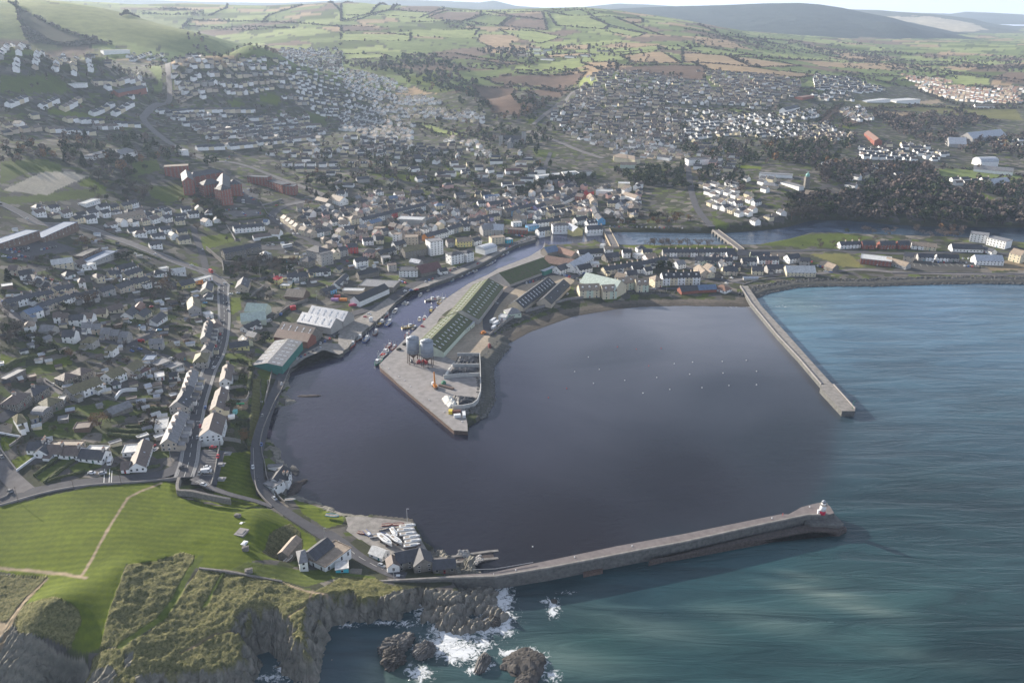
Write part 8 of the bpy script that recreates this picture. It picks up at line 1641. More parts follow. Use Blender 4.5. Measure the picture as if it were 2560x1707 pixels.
for a in[('van','white delivery van parked in the car park above the shore','van','F',685,475,60,3,5.8,2.1,2.4,'white',.62),('camper_van','white camper van in the drive of the end bungalow','van','E',1620,580,-25,60,6.4,2.3,2.8,'white',.8),('coach','long white coach parked beside the courthouse','coach','N',1398,1048,60,-9,12,2.6,3.4,'white',.96),('lorry','red and white lorry stopped at the junction','lorry','B',1045,480,30,26,7,2.5,3.4,'red',.7),('van','pale blue van parked under the pale green sheds','van','B',1890,1205,60,-16,6.5,2.2,2.6,'silver',.7),('van','white van beside the chimneyed white house','van','H',815,890,50,-4,5.5,2.1,2.3,'white',.65),('lorry','white lorry beside the beach office, farther','lorry','5',1045,650,25,-16,9,2.6,3.2,'white',.8),('lorry','white lorry beside the beach office, middle','lorry','5',1065,668,25,-16,9,2.6,3.2,'white',.8),('lorry','white lorry beside the beach office, nearest','lorry','5',1050,696,25,-16,6,2.4,2.8,'white',.8),('van','white van parked by the walled sand garden','van','D',1285,745,-5,-60,6,2.3,2.6,'white',.7)]:boxy(*a)
# ------------------------------------------------------------ boats
HULLC={'white':(.66,.67,.68),'red':(.36,.035,.03),'blue':(.03,.09,.30),'green':(.02,.20,.14),'black':(.02,.02,.025),'yellow':(.50,.34,.05),'grey':(.25,.26,.28),'maroon':(.13,.035,.04),'light blue':(.10,.35,.50)}
M_DECK=mat('boat_deck',(.30,.26,.22),.8,.15);M_BOOT=mat('antifouling',(.14,.03,.03),.7,.1);M_CABW=glossm('cabin_white',(.64,.65,.66),.35);M_MAST=mat('mast_metal',(.55,.55,.54),.4,.05)
HM={}
def hullmesh(c,keel):
 if(c,keel)in HM:return HM[c,keel]
 xs=np.linspace(-.5,.5,11);V,F,MI=[],[],[]
 for x in xs:
  u=x+.5;b=.17*min(1,.78+u*.5)*(1-max(0,(u-.45)/.55)**2.2)+.004;s=.085+.05*max(0,u-.35)**1.5;d=-.045-(.05 if keel else 0)*(1-abs(2*u-1)**2)
  V+=[(x,-b,s),(x,-b*.93,.02),(x,-b*.6,-.035),(x,0,d),(x,b*.6,-.035),(x,b*.93,.02),(x,b,s),(x,b*.88,s-.004),(x,b*.86,s-.035),(x,-b*.86,s-.035),(x,-b*.88,s-.004)]
 for k in range(10):
  for i in range(11):
   F.append((k*11+i,(k+1)*11+i,(k+1)*11+(i+1)%11,k*11+(i+1)%11));MI.append(1 if i in(1,2,3,4)else(2 if i==8 else 0))
 F+=[tuple(range(11)),tuple(110+i for i in range(10,-1,-1))];MI+=[0,0]
 HM[c,keel]=meshdata('hull',V,F,[glossm('hull_'+c.replace(' ','_'),HULLC[c]),M_BOOT if c!='white' else glossm('hull_'+c,HULLC[c]),M_DECK],MI);return HM[c,keel]
def pole(name,e,x,y,z,h,r,lean=0,m=None,tilt=0):
 V=[(r*math.cos(k*1.0472),r*math.sin(k*1.0472),0)for k in range(6)]+[(r*.6*math.cos(k*1.0472),r*.6*math.sin(k*1.0472),h)for k in range(6)]
 o=link(name,meshdata(name,V,[(k,(k+1)%6,6+(k+1)%6,6+k)for k in range(6)]+[(11,10,9,8,7,6)][::1],[m or M_MAST]),e,(x,y,z));o.rotation_euler=(tilt,lean,0);return o
def boat(t,x,y,kind,L,c,dx,dy,label,z=0.0):
 p=onz(*tp(t,x,y),z);q=onz(*tp(t,x+dx,y+dy),z);a=math.atan2(q[1]-p[1],q[0]-p[0])
 nm={'trawler':'fishing_boat','launch':'motor_boat','open':'rowing_boat','yacht':'sailing_boat'}[kind]
 e=empty(nm,label,'boat',(p[0],p[1],z),'boats about the harbour',a)
 zl=.02*L if z==0 else(.16*L if kind=='yacht' else .05*L)
 link('hull',hullmesh(c,kind=='yacht'),e,(0,0,zl),None,(L,L*(1.0 if kind!='yacht' else .9),L*(1.15 if kind=='trawler' else .95)))
 zd=zl+L*.06
 def cab(name,x0,x1,w,z0,h,m):
  return link(name,loft([sec(x0*L,w*L,z0,z0+h,.88),sec(x1*L,w*L*.85,z0,z0+h*.92,.85)],name,m),e)
 if kind=='trawler':
  cab('wheelhouse',.02,.24,.10,zd,.19*L,M_CABW);cab('wheelhouse_windows',.05,.245,.103,zd+.11*L,.045*L,M_GLASS)
  pole('mast',e,.0,0,zd+.15*L,.42*L,.012*L);pole('mast',e,.36*L,0,zd,.34*L,.012*L,.12)
  for s in(-1,1):pole('gantry',e,-.40*L,s*.11*L,zd,.30*L,.014*L,0,None,-s*.16)
  V,F=[],[];_box(V,F,-.30*L,-.12*L,-.09*L,.09*L,zd,zd+.05*L);link('net_heap',meshdata('net_heap',V,F,[mat('net_'+c.replace(' ','_'),HULLC['yellow' if c=='black' else('red' if c=='white' else 'grey')],.9,.4,2)]),e)
 elif kind=='launch':
  cab('cabin',.0,.30,.105,zd,.10*L,M_CABW);cab('cabin_windows',-.02,.26,.108,zd+.045*L,.035*L,M_GLASS)
 elif kind=='open':
  V,F=[],[]
  for u in(-.25,0,.22):_box(V,F,u*L-.12,u*L+.12,-.13*L,.13*L,zl+.055*L,zl+.065*L)
  link('thwart',meshdata('thwart',V,F,[M_DECK]),e)
 else:
  V,F=[],[];i=0
  link('deck',loft([[(-.48*L,-.13*L,zl+.074*L),(-.48*L,.13*L,zl+.074*L),(-.48*L,.12*L,zl+.085*L),(-.48*L,-.12*L,zl+.085*L)],[(.1*L,-.145*L,zl+.082*L),(.1*L,.145*L,zl+.082*L),(.1*L,.13*L,zl+.095*L),(.1*L,-.13*L,zl+.095*L)],[(.46*L,-.02*L,zl+.1*L),(.46*L,.02*L,zl+.1*L),(.46*L,.01*L,zl+.112*L),(.46*L,-.01*L,zl+.112*L)]],'deck',M_CABW),e)
  cab('cabin',-.12,.22,.075,zl+.09*L,.05*L,M_CABW);cab('cabin_windows',-.09,.16,.078,zl+.105*L,.022*L,M_GLASS)
  V,F=[],[];_box(V,F,-.40*L,-.14*L,-.07*L,.07*L,zl+.086*L,zl+.098*L);link('cockpit',meshdata('cockpit',V,F,[M_DECK]),e)
  V,F=[],[];_box(V,F,-.45*L,.35*L,-.012*L,.012*L,zl+.16*L,zl+.18*L);link('lowered_mast',meshdata('lowered_mast',V,F,[M_MAST]),e)
  V,F=[],[]
  for u in(-.25,.2):_box(V,F,u*L-.1,u*L+.1,-.14*L,.14*L,0,zl-.03*L)
  link('cradle',meshdata('cradle',V,F,[M_RUST]),e)
for a in[('I',385,985,'trawler',15,'green',-25,32,'green-hulled trawler with white bow at the quay corner'),('I',480,860,'trawler',16,'white',60,-60,'white trawler moored behind the green-hulled one'),('I',545,740,'trawler',10,'red',60,-50,'red and white boat by the quay, left of the pair'),('I',615,765,'trawler',10,'red',60,-50,'red-hulled boat by the quay, right of the pair'),('I',830,465,'trawler',13,'yellow',60,-10,'yellow-topped trawler beyond the silos'),('I',915,470,'launch',10,'grey',50,-40,'grey boat beside the yellow-topped trawler'),('I',810,590,'trawler',11,'red',30,-60,'white and red boat behind the left silo'),('I',990,345,'launch',10,'white',10,-50,'white boat left of the one with tall poles'),('I',1065,345,'trawler',12,'white',20,-60,'white boat with tall twin poles'),('I',1165,215,'trawler',12,'black',20,-60,'black-hulled boat against the long shed quay'),('I',1240,195,'launch',9,'red',50,-40,'small red and white boat at the long shed quay'),('I',1160,65,'trawler',13,'grey',60,-10,'grey trawler in the upper cluster'),('I',1245,55,'trawler',12,'white',60,-10,'white trawler in the upper cluster'),('I',1330,90,'trawler',15,'yellow',70,-40,'rusty yellow trawler in the upper cluster'),('I',5,730,'trawler',13,'red',50,-50,'red trawler at the west quay edge'),('I',110,630,'trawler',13,'maroon',50,-40,'maroon trawler in the west cluster'),('I',215,645,'trawler',13,'blue',60,-60,'blue trawler outermost in the west cluster'),('I',350,545,'trawler',12,'maroon',40,-60,'dark red trawler in the west cluster'),('I',270,470,'trawler',12,'grey',50,-50,'grey trawler inside the west cluster'),('I',430,410,'trawler',14,'black',60,-40,'big black trawler against the west quay'),('I',545,410,'trawler',14,'blue',70,-60,'blue trawler with white deck outside the black one'),('I',505,290,'trawler',11,'red',60,-40,'red boat behind the black trawler'),('I',635,225,'launch',12,'white',60,-70,'white open-decked launch along the west quay'),('I',770,108,'launch',9,'white',60,-50,'white motor boat above the launch, left'),('I',812,118,'launch',8,'white',60,-50,'white motor boat above the launch, right'),('J',535,1045,'launch',10,'white',50,-70,'white boat near the road end of the quay wall'),('J',650,980,'open',8,'black',50,-60,'dark boat under the riverside wall'),('J',1010,830,'launch',8,'light blue',50,-50,'turquoise boat under the riverside wall'),('J',1140,775,'launch',7,'grey',60,-30,'grey boat right of the turquoise one'),('J',1240,738,'launch',9,'blue',60,-40,'deep blue boat under the riverside wall'),('J',1300,708,'launch',9,'blue',60,-30,'dark boat beside the deep blue one'),('J',1350,700,'launch',8,'white',60,-30,'white boat beside the deep blue one'),('J',1530,612,'open',8,'grey',60,-30,'grey boat below the red parked car'),('J',1580,585,'launch',8,'white',60,-30,'white boat below the apartments'),('J',1625,558,'launch',9,'blue',60,-30,'blue boat below the rounded store'),('J',1745,470,'launch',9,'maroon',60,-30,'maroon boat below the rounded store'),('J',1815,430,'launch',8,'white',60,-40,'white boat by the bend of the river wall, first'),('J',2000,330,'launch',8,'white',60,-30,'white boat by the bend of the river wall, second'),('J',2135,290,'launch',8,'white',60,-20,'white boat by the bend of the river wall, third'),('J',1215,920,'launch',8,'white',50,-40,'white boat at the long shed, uppermost'),('J',1160,960,'launch',8,'white',50,-30,'white boat at the long shed, second'),('J',1115,1000,'launch',8,'white',50,-30,'white boat at the long shed, third'),('J',1075,1045,'launch',8,'grey',50,-20,'grey boat at the long shed'),('J',1030,1060,'launch',7,'blue',40,-40,'blue boat at the long shed'),('G',1500,425,'yacht',9,'white',60,-8,'white yacht in the yard row, top',4.3),('G',1480,475,'yacht',9.5,'white',60,-5,'white yacht in the yard row, second from top',4.3),('G',1505,518,'yacht',9,'white',60,-8,'white yacht in the yard row, third from top',4.3),('G',1550,558,'yacht',9,'white',60,-10,'white yacht in the yard row, fourth from top',4.3),('G',1565,605,'yacht',9,'white',60,-10,'white yacht in the yard row, fifth from top',4.3),('G',1555,655,'yacht',9,'grey',60,-8,'white-decked grey yacht at the foot of the yard row',4.3),('G',1345,505,'yacht',9,'white',35,50,'white yacht lying askew beside the yard row',4.3),('G',1245,605,'yacht',12,'white',55,45,'biggest white yacht with a maroon waterline',4.3),('G',1370,595,'yacht',10,'white',55,40,'white cruiser beside the biggest yacht',4.3),('G',1140,520,'launch',8,'white',60,-10,'white motor boat on a blue trailer',4.3),('G',1245,520,'launch',8,'blue',60,20,'dark blue motor boat in the middle of the yard',4.3),('G',1035,500,'launch',8,'blue',50,50,'boat wrapped in a blue cover at the yard edge',4.3),('G',960,485,'open',5,'red',50,10,'small red and white boat at the yard edge',4.3),('G',1260,390,'open',6,'red',60,-4,'red inflatable boat by the yard wall',4.3),('G',1395,382,'open',6,'red',60,-4,'second red boat by the yard wall',4.3),('G',1222,438,'open',6,'grey',60,-12,'pale upturned dinghy in the yard',4.3),('G',1305,432,'launch',5,'blue',60,-5,'blue dinghy with a cover in the yard',4.3),('G',1382,418,'open',6,'grey',60,-12,'pale dinghy at the top of the yacht row',4.3),('G',120,92,'open',6,'white',60,-5,'white rowing boat on the shore grass',7),('G',615,285,'open',8,'light blue',60,8,'blue boat with white rim on the grass by the yard',5.2),('G',100,790,'open',6,'white',50,-40,'white boat behind the club house',12)]:boat(*a)
bm=bmesh.new();bmesh.ops.create_uvsphere(bm,u_segments=10,v_segments=8,radius=.45);BM_={}
for c in('white','red'):
 me=bpy.data.meshes.new('mooring_buoy');bm.to_mesh(me);me.materials.append(glossm('buoy_'+c,CARC[c]));BM_[c]=me
bm.free()
bl=[('5',x,y,c)for x,y,c in[(1700,890,'white'),(1605,990,'white'),(1775,975,'white'),(1735,1070,'white'),(2290,935,'white'),(1425,1168,'red'),(1550,1105,'red'),(1950,1050,'white'),(2170,1030,'white'),(1900,820,'red'),(2030,835,'red'),(2200,830,'red'),(2115,950,'red'),(2260,1112,'white'),(2075,1137,'white')]]+[('6',x,y,'white')for x,y in[(70,925),(275,920),(440,912),(280,1000),(50,1008),(320,1085),(135,1100),(510,988),(510,1080)]]+[('8',1317,627,'white')]
for i,(t,x,y,c)in enumerate(bl):
 p=onz(*tp(t,x,y),.2);o=link('mooring_buoy',BM_[c],None,(p[0],p[1],.25))
 ds=sorted(range(len([b for b in bl if b[3]==c])),key=lambda k:0)
 cs=[b for b in bl if b[3]==c];xs=sorted(cs,key=lambda b:tp(*b[:3])[0]);r_=xs.index((t,x,y,c))
 tag(o,f'{c} mooring buoy afloat in the bay, {ordinal(r_ + 1)} from left','buoy','mooring buoys in the bay')
def cyl(name,e,x,y,z,r0,r1,h,m,n=20,smooth=True):
 V=[(r0*math.cos(k*2*math.pi/n),r0*math.sin(k*2*math.pi/n),0)for k in range(n)]+[(r1*math.cos(k*2*math.pi/n),r1*math.sin(k*2*math.pi/n),h)for k in range(n)]
 F=[(k,(k+1)%n,n+(k+1)%n,n+k)for k in range(n)]+[tuple(range(n-1,-1,-1)),tuple(n+k for k in range(n))]
 me=meshdata(name,V,F,[m]);
 if smooth:me.polygons.foreach_set('use_smooth',[i<n for i in range(len(me.polygons))])
 return link(name,me,e,(x,y,z))
M_SILO=mat('silo_steel',(.25,.28,.325),.6,.14,.5,.35,.1);M_SILO2=mat('silo_band',(.16,.20,.27),.6,.1)
for(x,y,lb)in((905,978,'left of two tall blue-grey steel silos standing on legs on the quay'),(1110,1025,'right of two tall blue-grey steel silos standing on legs on the quay')):
 p=onz(*tp('I',x,y),QZ);e=empty('silo',lb,'silo',(p[0],p[1],QZ),'silos on the quay')
 cyl('tank',e,0,0,9.0,5.1,5.1,12.5,M_SILO,32);cyl('roof_cone',e,0,0,21.5,5.2,.8,1.7,M_SILO,32);cyl('hopper',e,0,0,4.6,.7,4.9,4.4,M_RUST,24)
 for z in(10.2,13.2,12.4):cyl('band',e,0,0,z,5.16,5.16,.28,M_SILO2,32)
 for k in range(8):
  a=k*math.pi/4+.2;pole('leg',e,4.7*math.cos(a),4.7*math.sin(a),0,9.4,.28,0,M_RUST)
 for k in range(6):cyl('roof_vent',e,3*math.cos(k),3*math.sin(k),22.0,.3,.3,.9,M_SILO,8)
for i,(x,y,c)in enumerate([(985,955,'white'),(1050,975,'red'),(1090,990,'red'),(870,970,'grey'),(980,985,'red')]):
 p=onz(*tp('I',x,y),QZ);V,F=[],[];_box(V,F,-1.4,1.4,-1,1,0,1.6);_box(V,F,-1.0,.9,-.7,.7,1.6,2.3)
 tag(link('hopper_machine',meshdata('hopper_machine',V,F,[glossm('paint_'+c,CARC[c])]),None,(p[0],p[1],QZ),i*.7),f'{c} loading machine under the silos, {ordinal(i + 1)} made out from left to right','machine','loading machines')
M_TARP=mat('black_tarpaulin',(.012,.014,.022),.5,.35,.4,.25,bump=.6);M_WTARP=mat('pale_tarpaulin',(.55,.54,.50),.7,.3,.6,bump=.5);M_BAYW=mat('bay_wall',(.40,.40,.39),.85,.15,.5)
def heap(label,t,poly,hgt,m,z0=QZ):
 W_=np.array(zpoly(t,z0,*[v for p in poly for v in p]));lo,hi=W_.min(0),W_.max(0);nx,ny=max(8,int((hi[0]-lo[0])/.7)),max(8,int((hi[1]-lo[1])/.7))
 X,Y=np.meshgrid(np.linspace(lo[0],hi[0],nx),np.linspace(lo[1],hi[1],ny));x,y=X.ravel(),Y.ravel()
 ins_=pip(x,y,W_);d,_=segdist(x,y,W_,np.roll(W_,-1,0));d=np.where(ins_,d,0)
 z=z0-.3+np.where(ins_,np.minimum(1,d/4.5)**.6*hgt*(1-.5*np.exp(-d))+(fbm(x/1.6,y/3.5,3,4)-.5)*1.5*np.minimum(1,d/1.5),0)
 me=gridmesh('tarpaulin_heap',np.column_stack([x,y,z]),ny,nx,[m],False)
 bm=bmesh.new();bm.from_mesh(me);bmesh.ops.delete(bm,geom=[v for v in bm.verts if not ins_[v.index]],context='VERTS');bm.to_mesh(me);bm.free()
 tag(link('tarpaulin_heap',me),label,'heap')
heap('black tarpaulin over the far store heap in the walled bays','L',[(1300,330),(1330,305),(1630,305),(1632,450),(1250,445)],3.0,M_TARP)
heap('black tarpaulin over the middle store heap in the walled bays','L',[(1240,470),(1632,470),(1634,590),(1200,590),(1180,560)],3.0,M_TARP)
heap('torn black tarpaulin over the heap near the quay point','L',[(1230,870),(1400,880),(1600,905),(1560,1000),(1400,1040),(1300,1030)],2.6,M_TARP)
heap('pale crumpled tarpaulin over the heap beside the quay point','L',[(1070,920),(1130,870),(1220,870),(1300,960),(1330,1040),(1180,1060),(1110,990)],2.4,M_WTARP)
heap('pale torn edging of sacks along the far store heaps','L',[(1100,600),(1130,530),(1230,400),(1290,360),(1240,460),(1180,560),(1120,640)],1.2,M_WTARP)
for lb,ps in[('curved concrete wall round the storage bays',[1310,297,1640,300,1648,450,1650,600,1655,750,1650,860,1610,980,1540,1040,1400,1068,1245,1080]),('pale dividing wall across the storage bays',[1110,625,1350,600,1640,592]),('low pale wall between the heaps of the storage bays',[1250,455,1450,460,1636,458])]:
 wallstrip('bay_wall',lb,TL('L',*ps),.7,3.2,M_BAYW,z=QZ,base=-.1)
p=onz(*tp('L',985,760),QZ);e=empty('crane_lorry','white-cabbed crane lorry with upright yellow boom on the quay','crane',(p[0],p[1],QZ),None,R(115))
V,F=[],[];_box(V,F,-4,4,-1.2,1.2,.7,1.2);link('chassis',meshdata('chassis',V,F,[M_RUST]),e)
V,F=[],[];_box(V,F,2.2,4.4,-1.25,1.25,1.2,3.4);_box(V,F,2.2,4.0,-1.1,1.1,3.4,3.7);link('cab',meshdata('cab',V,F,[M_CABW]),e);V,F=[],[];_box(V,F,4.38,4.43,-1.1,1.1,2.3,3.2);link('windscreen',meshdata('windscreen',V,F,[M_GLASS]),e)
V,F=[],[];_box(V,F,-2.2,1.6,-1.1,1.1,1.2,2.8);link('housing',meshdata('housing',V,F,[glossm('paint_orange',CARC['orange'])]),e);o=pole('boom',e,-1.5,.6,2.4,11,.75,.08,glossm('paint_orange',CARC['orange']))
for sx in(-2.8,-1.4,3.0):
 for sy in(-1.1,1.1):link('wheel',WHM,e,(sx,sy,.5),None,(1.6,1.6,1.6))
def block(name,label,cat,t,x,y,dims,m,z=QZ,rz=0.0,lid=None):
 p=onz(*tp(t,x,y),z)if z is not None else tat(t,x,y)[:2];zz_=z if z is not None else h1(*p);a,b,c=dims;V,F=[],[]
 _box(V,F,-a/2,a/2,-b/2,b/2,0,c*.9);_box(V,F,-a/2-.08,a/2+.08,-b/2-.08,b/2+.08,c*.9,c)
 if lid:_box(V,F,-a*.3,a*.3,-b*.3,b*.3,c,c+lid)
 return tag(link(name,meshdata(name,V,F,[m]),None,(p[0],p[1],zz_),rz),label,cat)
M_YEL,M_GRN,M_RED=glossm('paint_yellow',CARC['yellow']),glossm('paint_green',CARC['green']),glossm('paint_red',CARC['red'])
for a in[('skip','bright yellow skip beside the quay point','skip','L',1212,1130,(2.6,3.6,2.4),M_YEL),('loader','small green loader beside the crane','machine','L',1110,700,(3,2.2,1.8),M_GRN,QZ,.5,.6),('trailer','long rusty flat trailer beside the crane','trailer','L',1150,755,(13,2.4,1.1),M_RUST,QZ,-.55),('hut','small white hut on the quay point','hut','L',1310,1185,(4.6,2.4,2.0),M_CABW,QZ,.2),('hut','narrow white block against the rocks on the quay point','hut','L',1410,1170,(2,6,2.2),M_CABW,QZ,.1),('container','maroon store container beside the quay point skip','container','L',1300,1130,(6,2.4,2.2),mat('container_maroon',(.12,.05,.04),.7,.2),QZ,.1),('crate_stack','dark red crate stack on the beach side of the quay','crate','I',2020,760,(2.2,3,3),mat('crate_red',(.16,.04,.04),.8,.2),QZ,.3,.8),('digger','orange digger parked behind the mossy sheds','digger','I',1925,555,(5,2.4,1.6),glossm('paint_orange',CARC['orange']),QZ,.6,1.2),('net_heap','black heap of nets on the quay, upper','heap','I',775,715,(3.4,2.4,1.2),M_TYRE,QZ,.8,.5),('net_heap','black heap of nets on the quay, lower','heap','I',690,790,(3.6,2.4,1.2),M_TYRE,QZ,.8,.5),('fish_store','low pale blue container office beside the near mossy shed','container','I',1600,545,(7,5,3),mat('pale_blue',(.33,.44,.50),.6,.1),QZ,.75),('white_tank','white round-topped tank at the fishing quay','tank','I',280,365,(3,3,3),M_CABW,3.4,0,.6),('skip','blue skip beside the stone wall','skip','B',2065,1100,(2.6,3.2,1.8),glossm('paint_blue',CARC['blue']),None),('oil_tank','big red tank beside the stone wall','tank','B',2250,1020,(5,4,3.4),M_RED,None,.4,.5),('container','lilac container beside the red-based store','container','H',1275,1125,(7,2.4,2.4),mat('lilac_paint',(.36,.2,.4),.6,.1),None),('container','orange container beside the red-based store','container','H',1400,1125,(7,2.4,2.4),glossm('paint_orange',CARC['orange']),None),('container','red container beside the red-based store','container','H',1310,1075,(6,2.4,2.4),M_RED,None),('gate','red gate beside the grey detached house','gate','B',20,1500,(5,.4,2.4),M_RED,None),('screen_fence','bright green fence behind the low link building','fence','D',1430,945,(9.5,.3,1.3),glossm('paint_bright_green',(.03,.34,.14)),None),('garden_shed','turquoise garden shed by the bank garden','shed','D',1400,1075,(2.4,3,2.4),mat('turquoise_paint',(.2,.5,.48),.7,.1),None),('water_tank','round grey tank cover in the bank garden','tank','D',1345,1140,(4,4,1.6),M_CABW,None,.3),('site_hut','white site hut on the bay wall of the pier','hut','G',1390,1010,(1.8,1.4,1.8),M_CABW,5),('dome_tent','white domed garden shelter at the glazed bungalow','shelter','E',2090,520,(3,3,2.0),M_CABW,None,.3,.6),('pump_house','red-based plinth with white top at the quay store','plinth','H',1560,1200,(10,2,2),mat('magenta_paint',(.36,.05,.12),.6,.1),3.4,.35)]:block(*a)
for lb,x,y,d,m in[('stone monument base at the head of the plinth row',1145,1140,(3,2,2.2),M_STONE),('small white plinth above the square one',1197,1235,(2.4,3,.7),M_WHITEW),('large square paved plinth in the row',1198,1370,(5,6,1.1),M_CONC),('small white plinth below the square one',1240,1520,(2.2,3.2,.7),M_WHITEW)]:block('plinth',lb,'plinth','F',x,y,d,m,None,-.25,.25)
block('plinth','stone monument base at the foot of the plinth row','plinth','7',1690,652,(3,2,2),M_STONE,None,.2,.3);block('plinth','lone stone block beside the tussocks','plinth','7',1712,803,(3.4,2.4,1.6),M_STONE,None,.3,.4)
for i,(x,y)in enumerate([(985,200),(890,362),(895,575)]):block('paved_bay',f'paved picnic bay on the lawn, {ordinal(i + 1)} from top','paving','F',x,y,(5,4,.3),M_PAVE,None,0,.7)
for nm,x,y in(('upper',390,935),('lower',390,1020)):
 p=tat('7',x,y);e=empty('bench',f'bench on a paved slab by the cliff lawn, {nm} of two','bench',(p[0],p[1],h1(p[0],p[1])),None,.5)
 for n2,b in(('slab',(-3.2,2.4,-1.6,1.6,-.3,.12)),('seat',(-2.4,0,-1.0,-.4,.4,.55)),('backrest',(-2.4,0,-1.15,-1.02,.5,1.15))):V,F=[],[];_box(V,F,*b);link(n2,meshdata(n2,V,F,[M_PAVE if n2=='slab' else M_STONE]),e)
p=onz(*tp('M',1215,655),DZ);e=empty('lighthouse','small white and red lighthouse at the end of the pier','lighthouse',(p[0],p[1],DZ))
LW,LR=mat('lighthouse_white',(.74,.74,.74),.6,.04),mat('lighthouse_red',(.50,.02,.06),.6,.06)
cyl('red_base',e,0,0,0,1.75,1.68,2.3,LR,28);cyl('tower',e,0,0,2.3,1.72,1.6,3.6,LW,28);cyl('gallery',e,0,0,5.9,2.15,2.15,.3,M_CONC2,28);cyl('lantern_room',e,0,0,6.2,1.15,1.15,.9,LW,20);cyl('lantern_glass',e,0,0,7.1,1.05,1.05,.7,M_GLASS,16);cyl('dome',e,0,0,7.8,1.25,.75,.6,M_SILO,20);cyl('dome_cap',e,0,0,8.4,.75,.12,.4,M_SILO,20);pole('gallery_rail',e,2.0,0,6.2,1.0,.06);V,F=[],[];_box(V,F,-2.6,-1.5,-.5,.5,0,2.6);link('porch',meshdata('porch',V,F,[LW]),e)
def lamp(label,t,x,y,h,name='street_lamp',z=None,m=None):
 p=onz(*tp(t,x,y),z)if z is not None else tat(t,x,y)[:2];e=empty(name,label,name.replace('_',' '),(p[0],p[1],z if z is not None else h1(*p)))
 pole('post',e,0,0,0,h,.16,0,m or M_STEEL)
 V,F=[],[]
 if name=='telegraph_pole':_box(V,F,-1,1,-.07,.07,h-.9,h-.75)
 else:_box(V,F,-.12,1.3,-.14,.14,h-.05,h+.1)
 link('cross_arm' if name=='telegraph_pole' else 'lamp_head',meshdata('head',V,F,[m or M_STEEL]),e)
M_WOODP=mat('pole_wood',(.11,.085,.065),.9,.2)
for a in[('tall mast standing in the boat yard wall corner','G',1500,395,11,'flag_mast',4.3),('white flag mast beside the club house','G',527,540,6.5,'flag_mast',6),('white signal mast on the pier root','G',1345,1075,9.5,'flag_mast',5.5),('tall lamp beside the road below the barracks','N',1003,1500,11),('tall lamp beside the old brown shed','H',1010,1130,10),('white lamp at the bend of the round pavement','F',165,310,9),('telegraph pole at the bay road by the side road','E',275,1150,10,'telegraph_pole',None,M_WOODP),('telegraph pole at the bay road above the long path','E',1785,890,10,'telegraph_pole',None,M_WOODP),('short telegraph pole at the middle of the bay road','E',1085,950,6,'telegraph_pole',None,M_WOODP),('lamp in the square of the far street','N',860,180,8),('green light post on the north pier head','6',1170,1245,6,'light_post',4.3,M_GRN),('telegraph pole in the hill gardens','A',700,380,9,'telegraph_pole',None,M_WOODP),('lamp on the shore road bend','D',1885,715,7),('lamp beside the sea front grass','K',1535,900,9)]:lamp(*a)
def person(label,t,x,y,c,rz=0.0,z=None):
 p=onz(*tp(t,x,y),z)if z is not None else tat(t,x,y)[:2];n=10
 prof=[(0,.11,.20),(.45,.12,.19),(.85,.15,.20),(1.0,.14,.18),(1.3,.15,.22),(1.42,.11,.19),(1.48,.06,.07),(1.54,.07,.07),(1.63,.10,.09),(1.72,.08,.07),(1.76,.02,.02)]
 V=[(a*math.cos(k*2*math.pi/n),b*math.sin(k*2*math.pi/n),z_)for z_,a,b in prof for k in range(n)];F=[(i*n+k,i*n+(k+1)%n,(i+1)*n+(k+1)%n,(i+1)*n+k)for i in range(10)for k in range(n)]+[tuple(range(110-n+0,110))]
 for s in(-1,1):
  i=len(V)
  for q,r_ in(((0,s*.22,1.36),.06),((.02,s*.29,1.08),.05),((.10,s*.28,.82),.04)):V+=[(q[0]+r_*math.cos(k*1.2566),q[1]+r_*math.sin(k*1.2566),q[2])for k in range(5)]
  F+=[(i+j*5+k,i+j*5+(k+1)%5,i+j*5+5+(k+1)%5,i+j*5+5+k)for j in range(2)for k in range(5)]
 skin=mat('skin',(.42,.26,.19),.6,.1);MI=[1 if(np.mean([V[v][2]for v in f])>1.5 or(np.mean([V[v][2]for v in f])<.9 and len(f)==4 and abs(V[f[0]][1])>.24))else 0 for f in F]
 tag(link('person',meshdata('person',V,F,[mat('clothes_'+c,{'dark':(.02,.02,.03),'white':(.6,.6,.6),'red':(.4,.03,.03)}[c],.9,.1),skin],MI,True),None,(p[0],p[1],z if z is not None else h1(*p)),rz),label,'person')
person('person in dark clothes walking at the car park entrance','F',475,545,'dark');person('person in dark clothes at the end of the headland wall','F',258,560,'dark',1);person('person in white walking by the shore road wall, left of two','D',1778,915,'white');person('person in white walking by the shore road wall, right of two','D',1800,918,'white',.5);person('person on the pier near the railing bend','8',1048,825,'white',0,DZ);person('person far along the pier in red','M',445,690,'red',0,DZ)
def boll(ps,z,lb):
 for i,(t,x,y)in enumerate(ps):
  p=onz(*tp(t,x,y),z);V,F=[],[]
  o=cyl('bollard',None,p[0],p[1],z,.35,.25,.7,M_CABW,10);tag(o,f'white bollard, {ordinal(i + 1)} from left on {lb}','bollard','bollards on '+lb)
boll([('8',1200,792),('8',1605,702),('8',2000,625),('M',232,748),('M',972,530)],DZ,'the long stone pier');boll([('I',432,1008),('I',540,1070),('I',690,1185),('I',770,1240),('I',860,1330),('L',895,940),('L',1118,1112),('L',1380,1258)],QZ,'the silo quay')
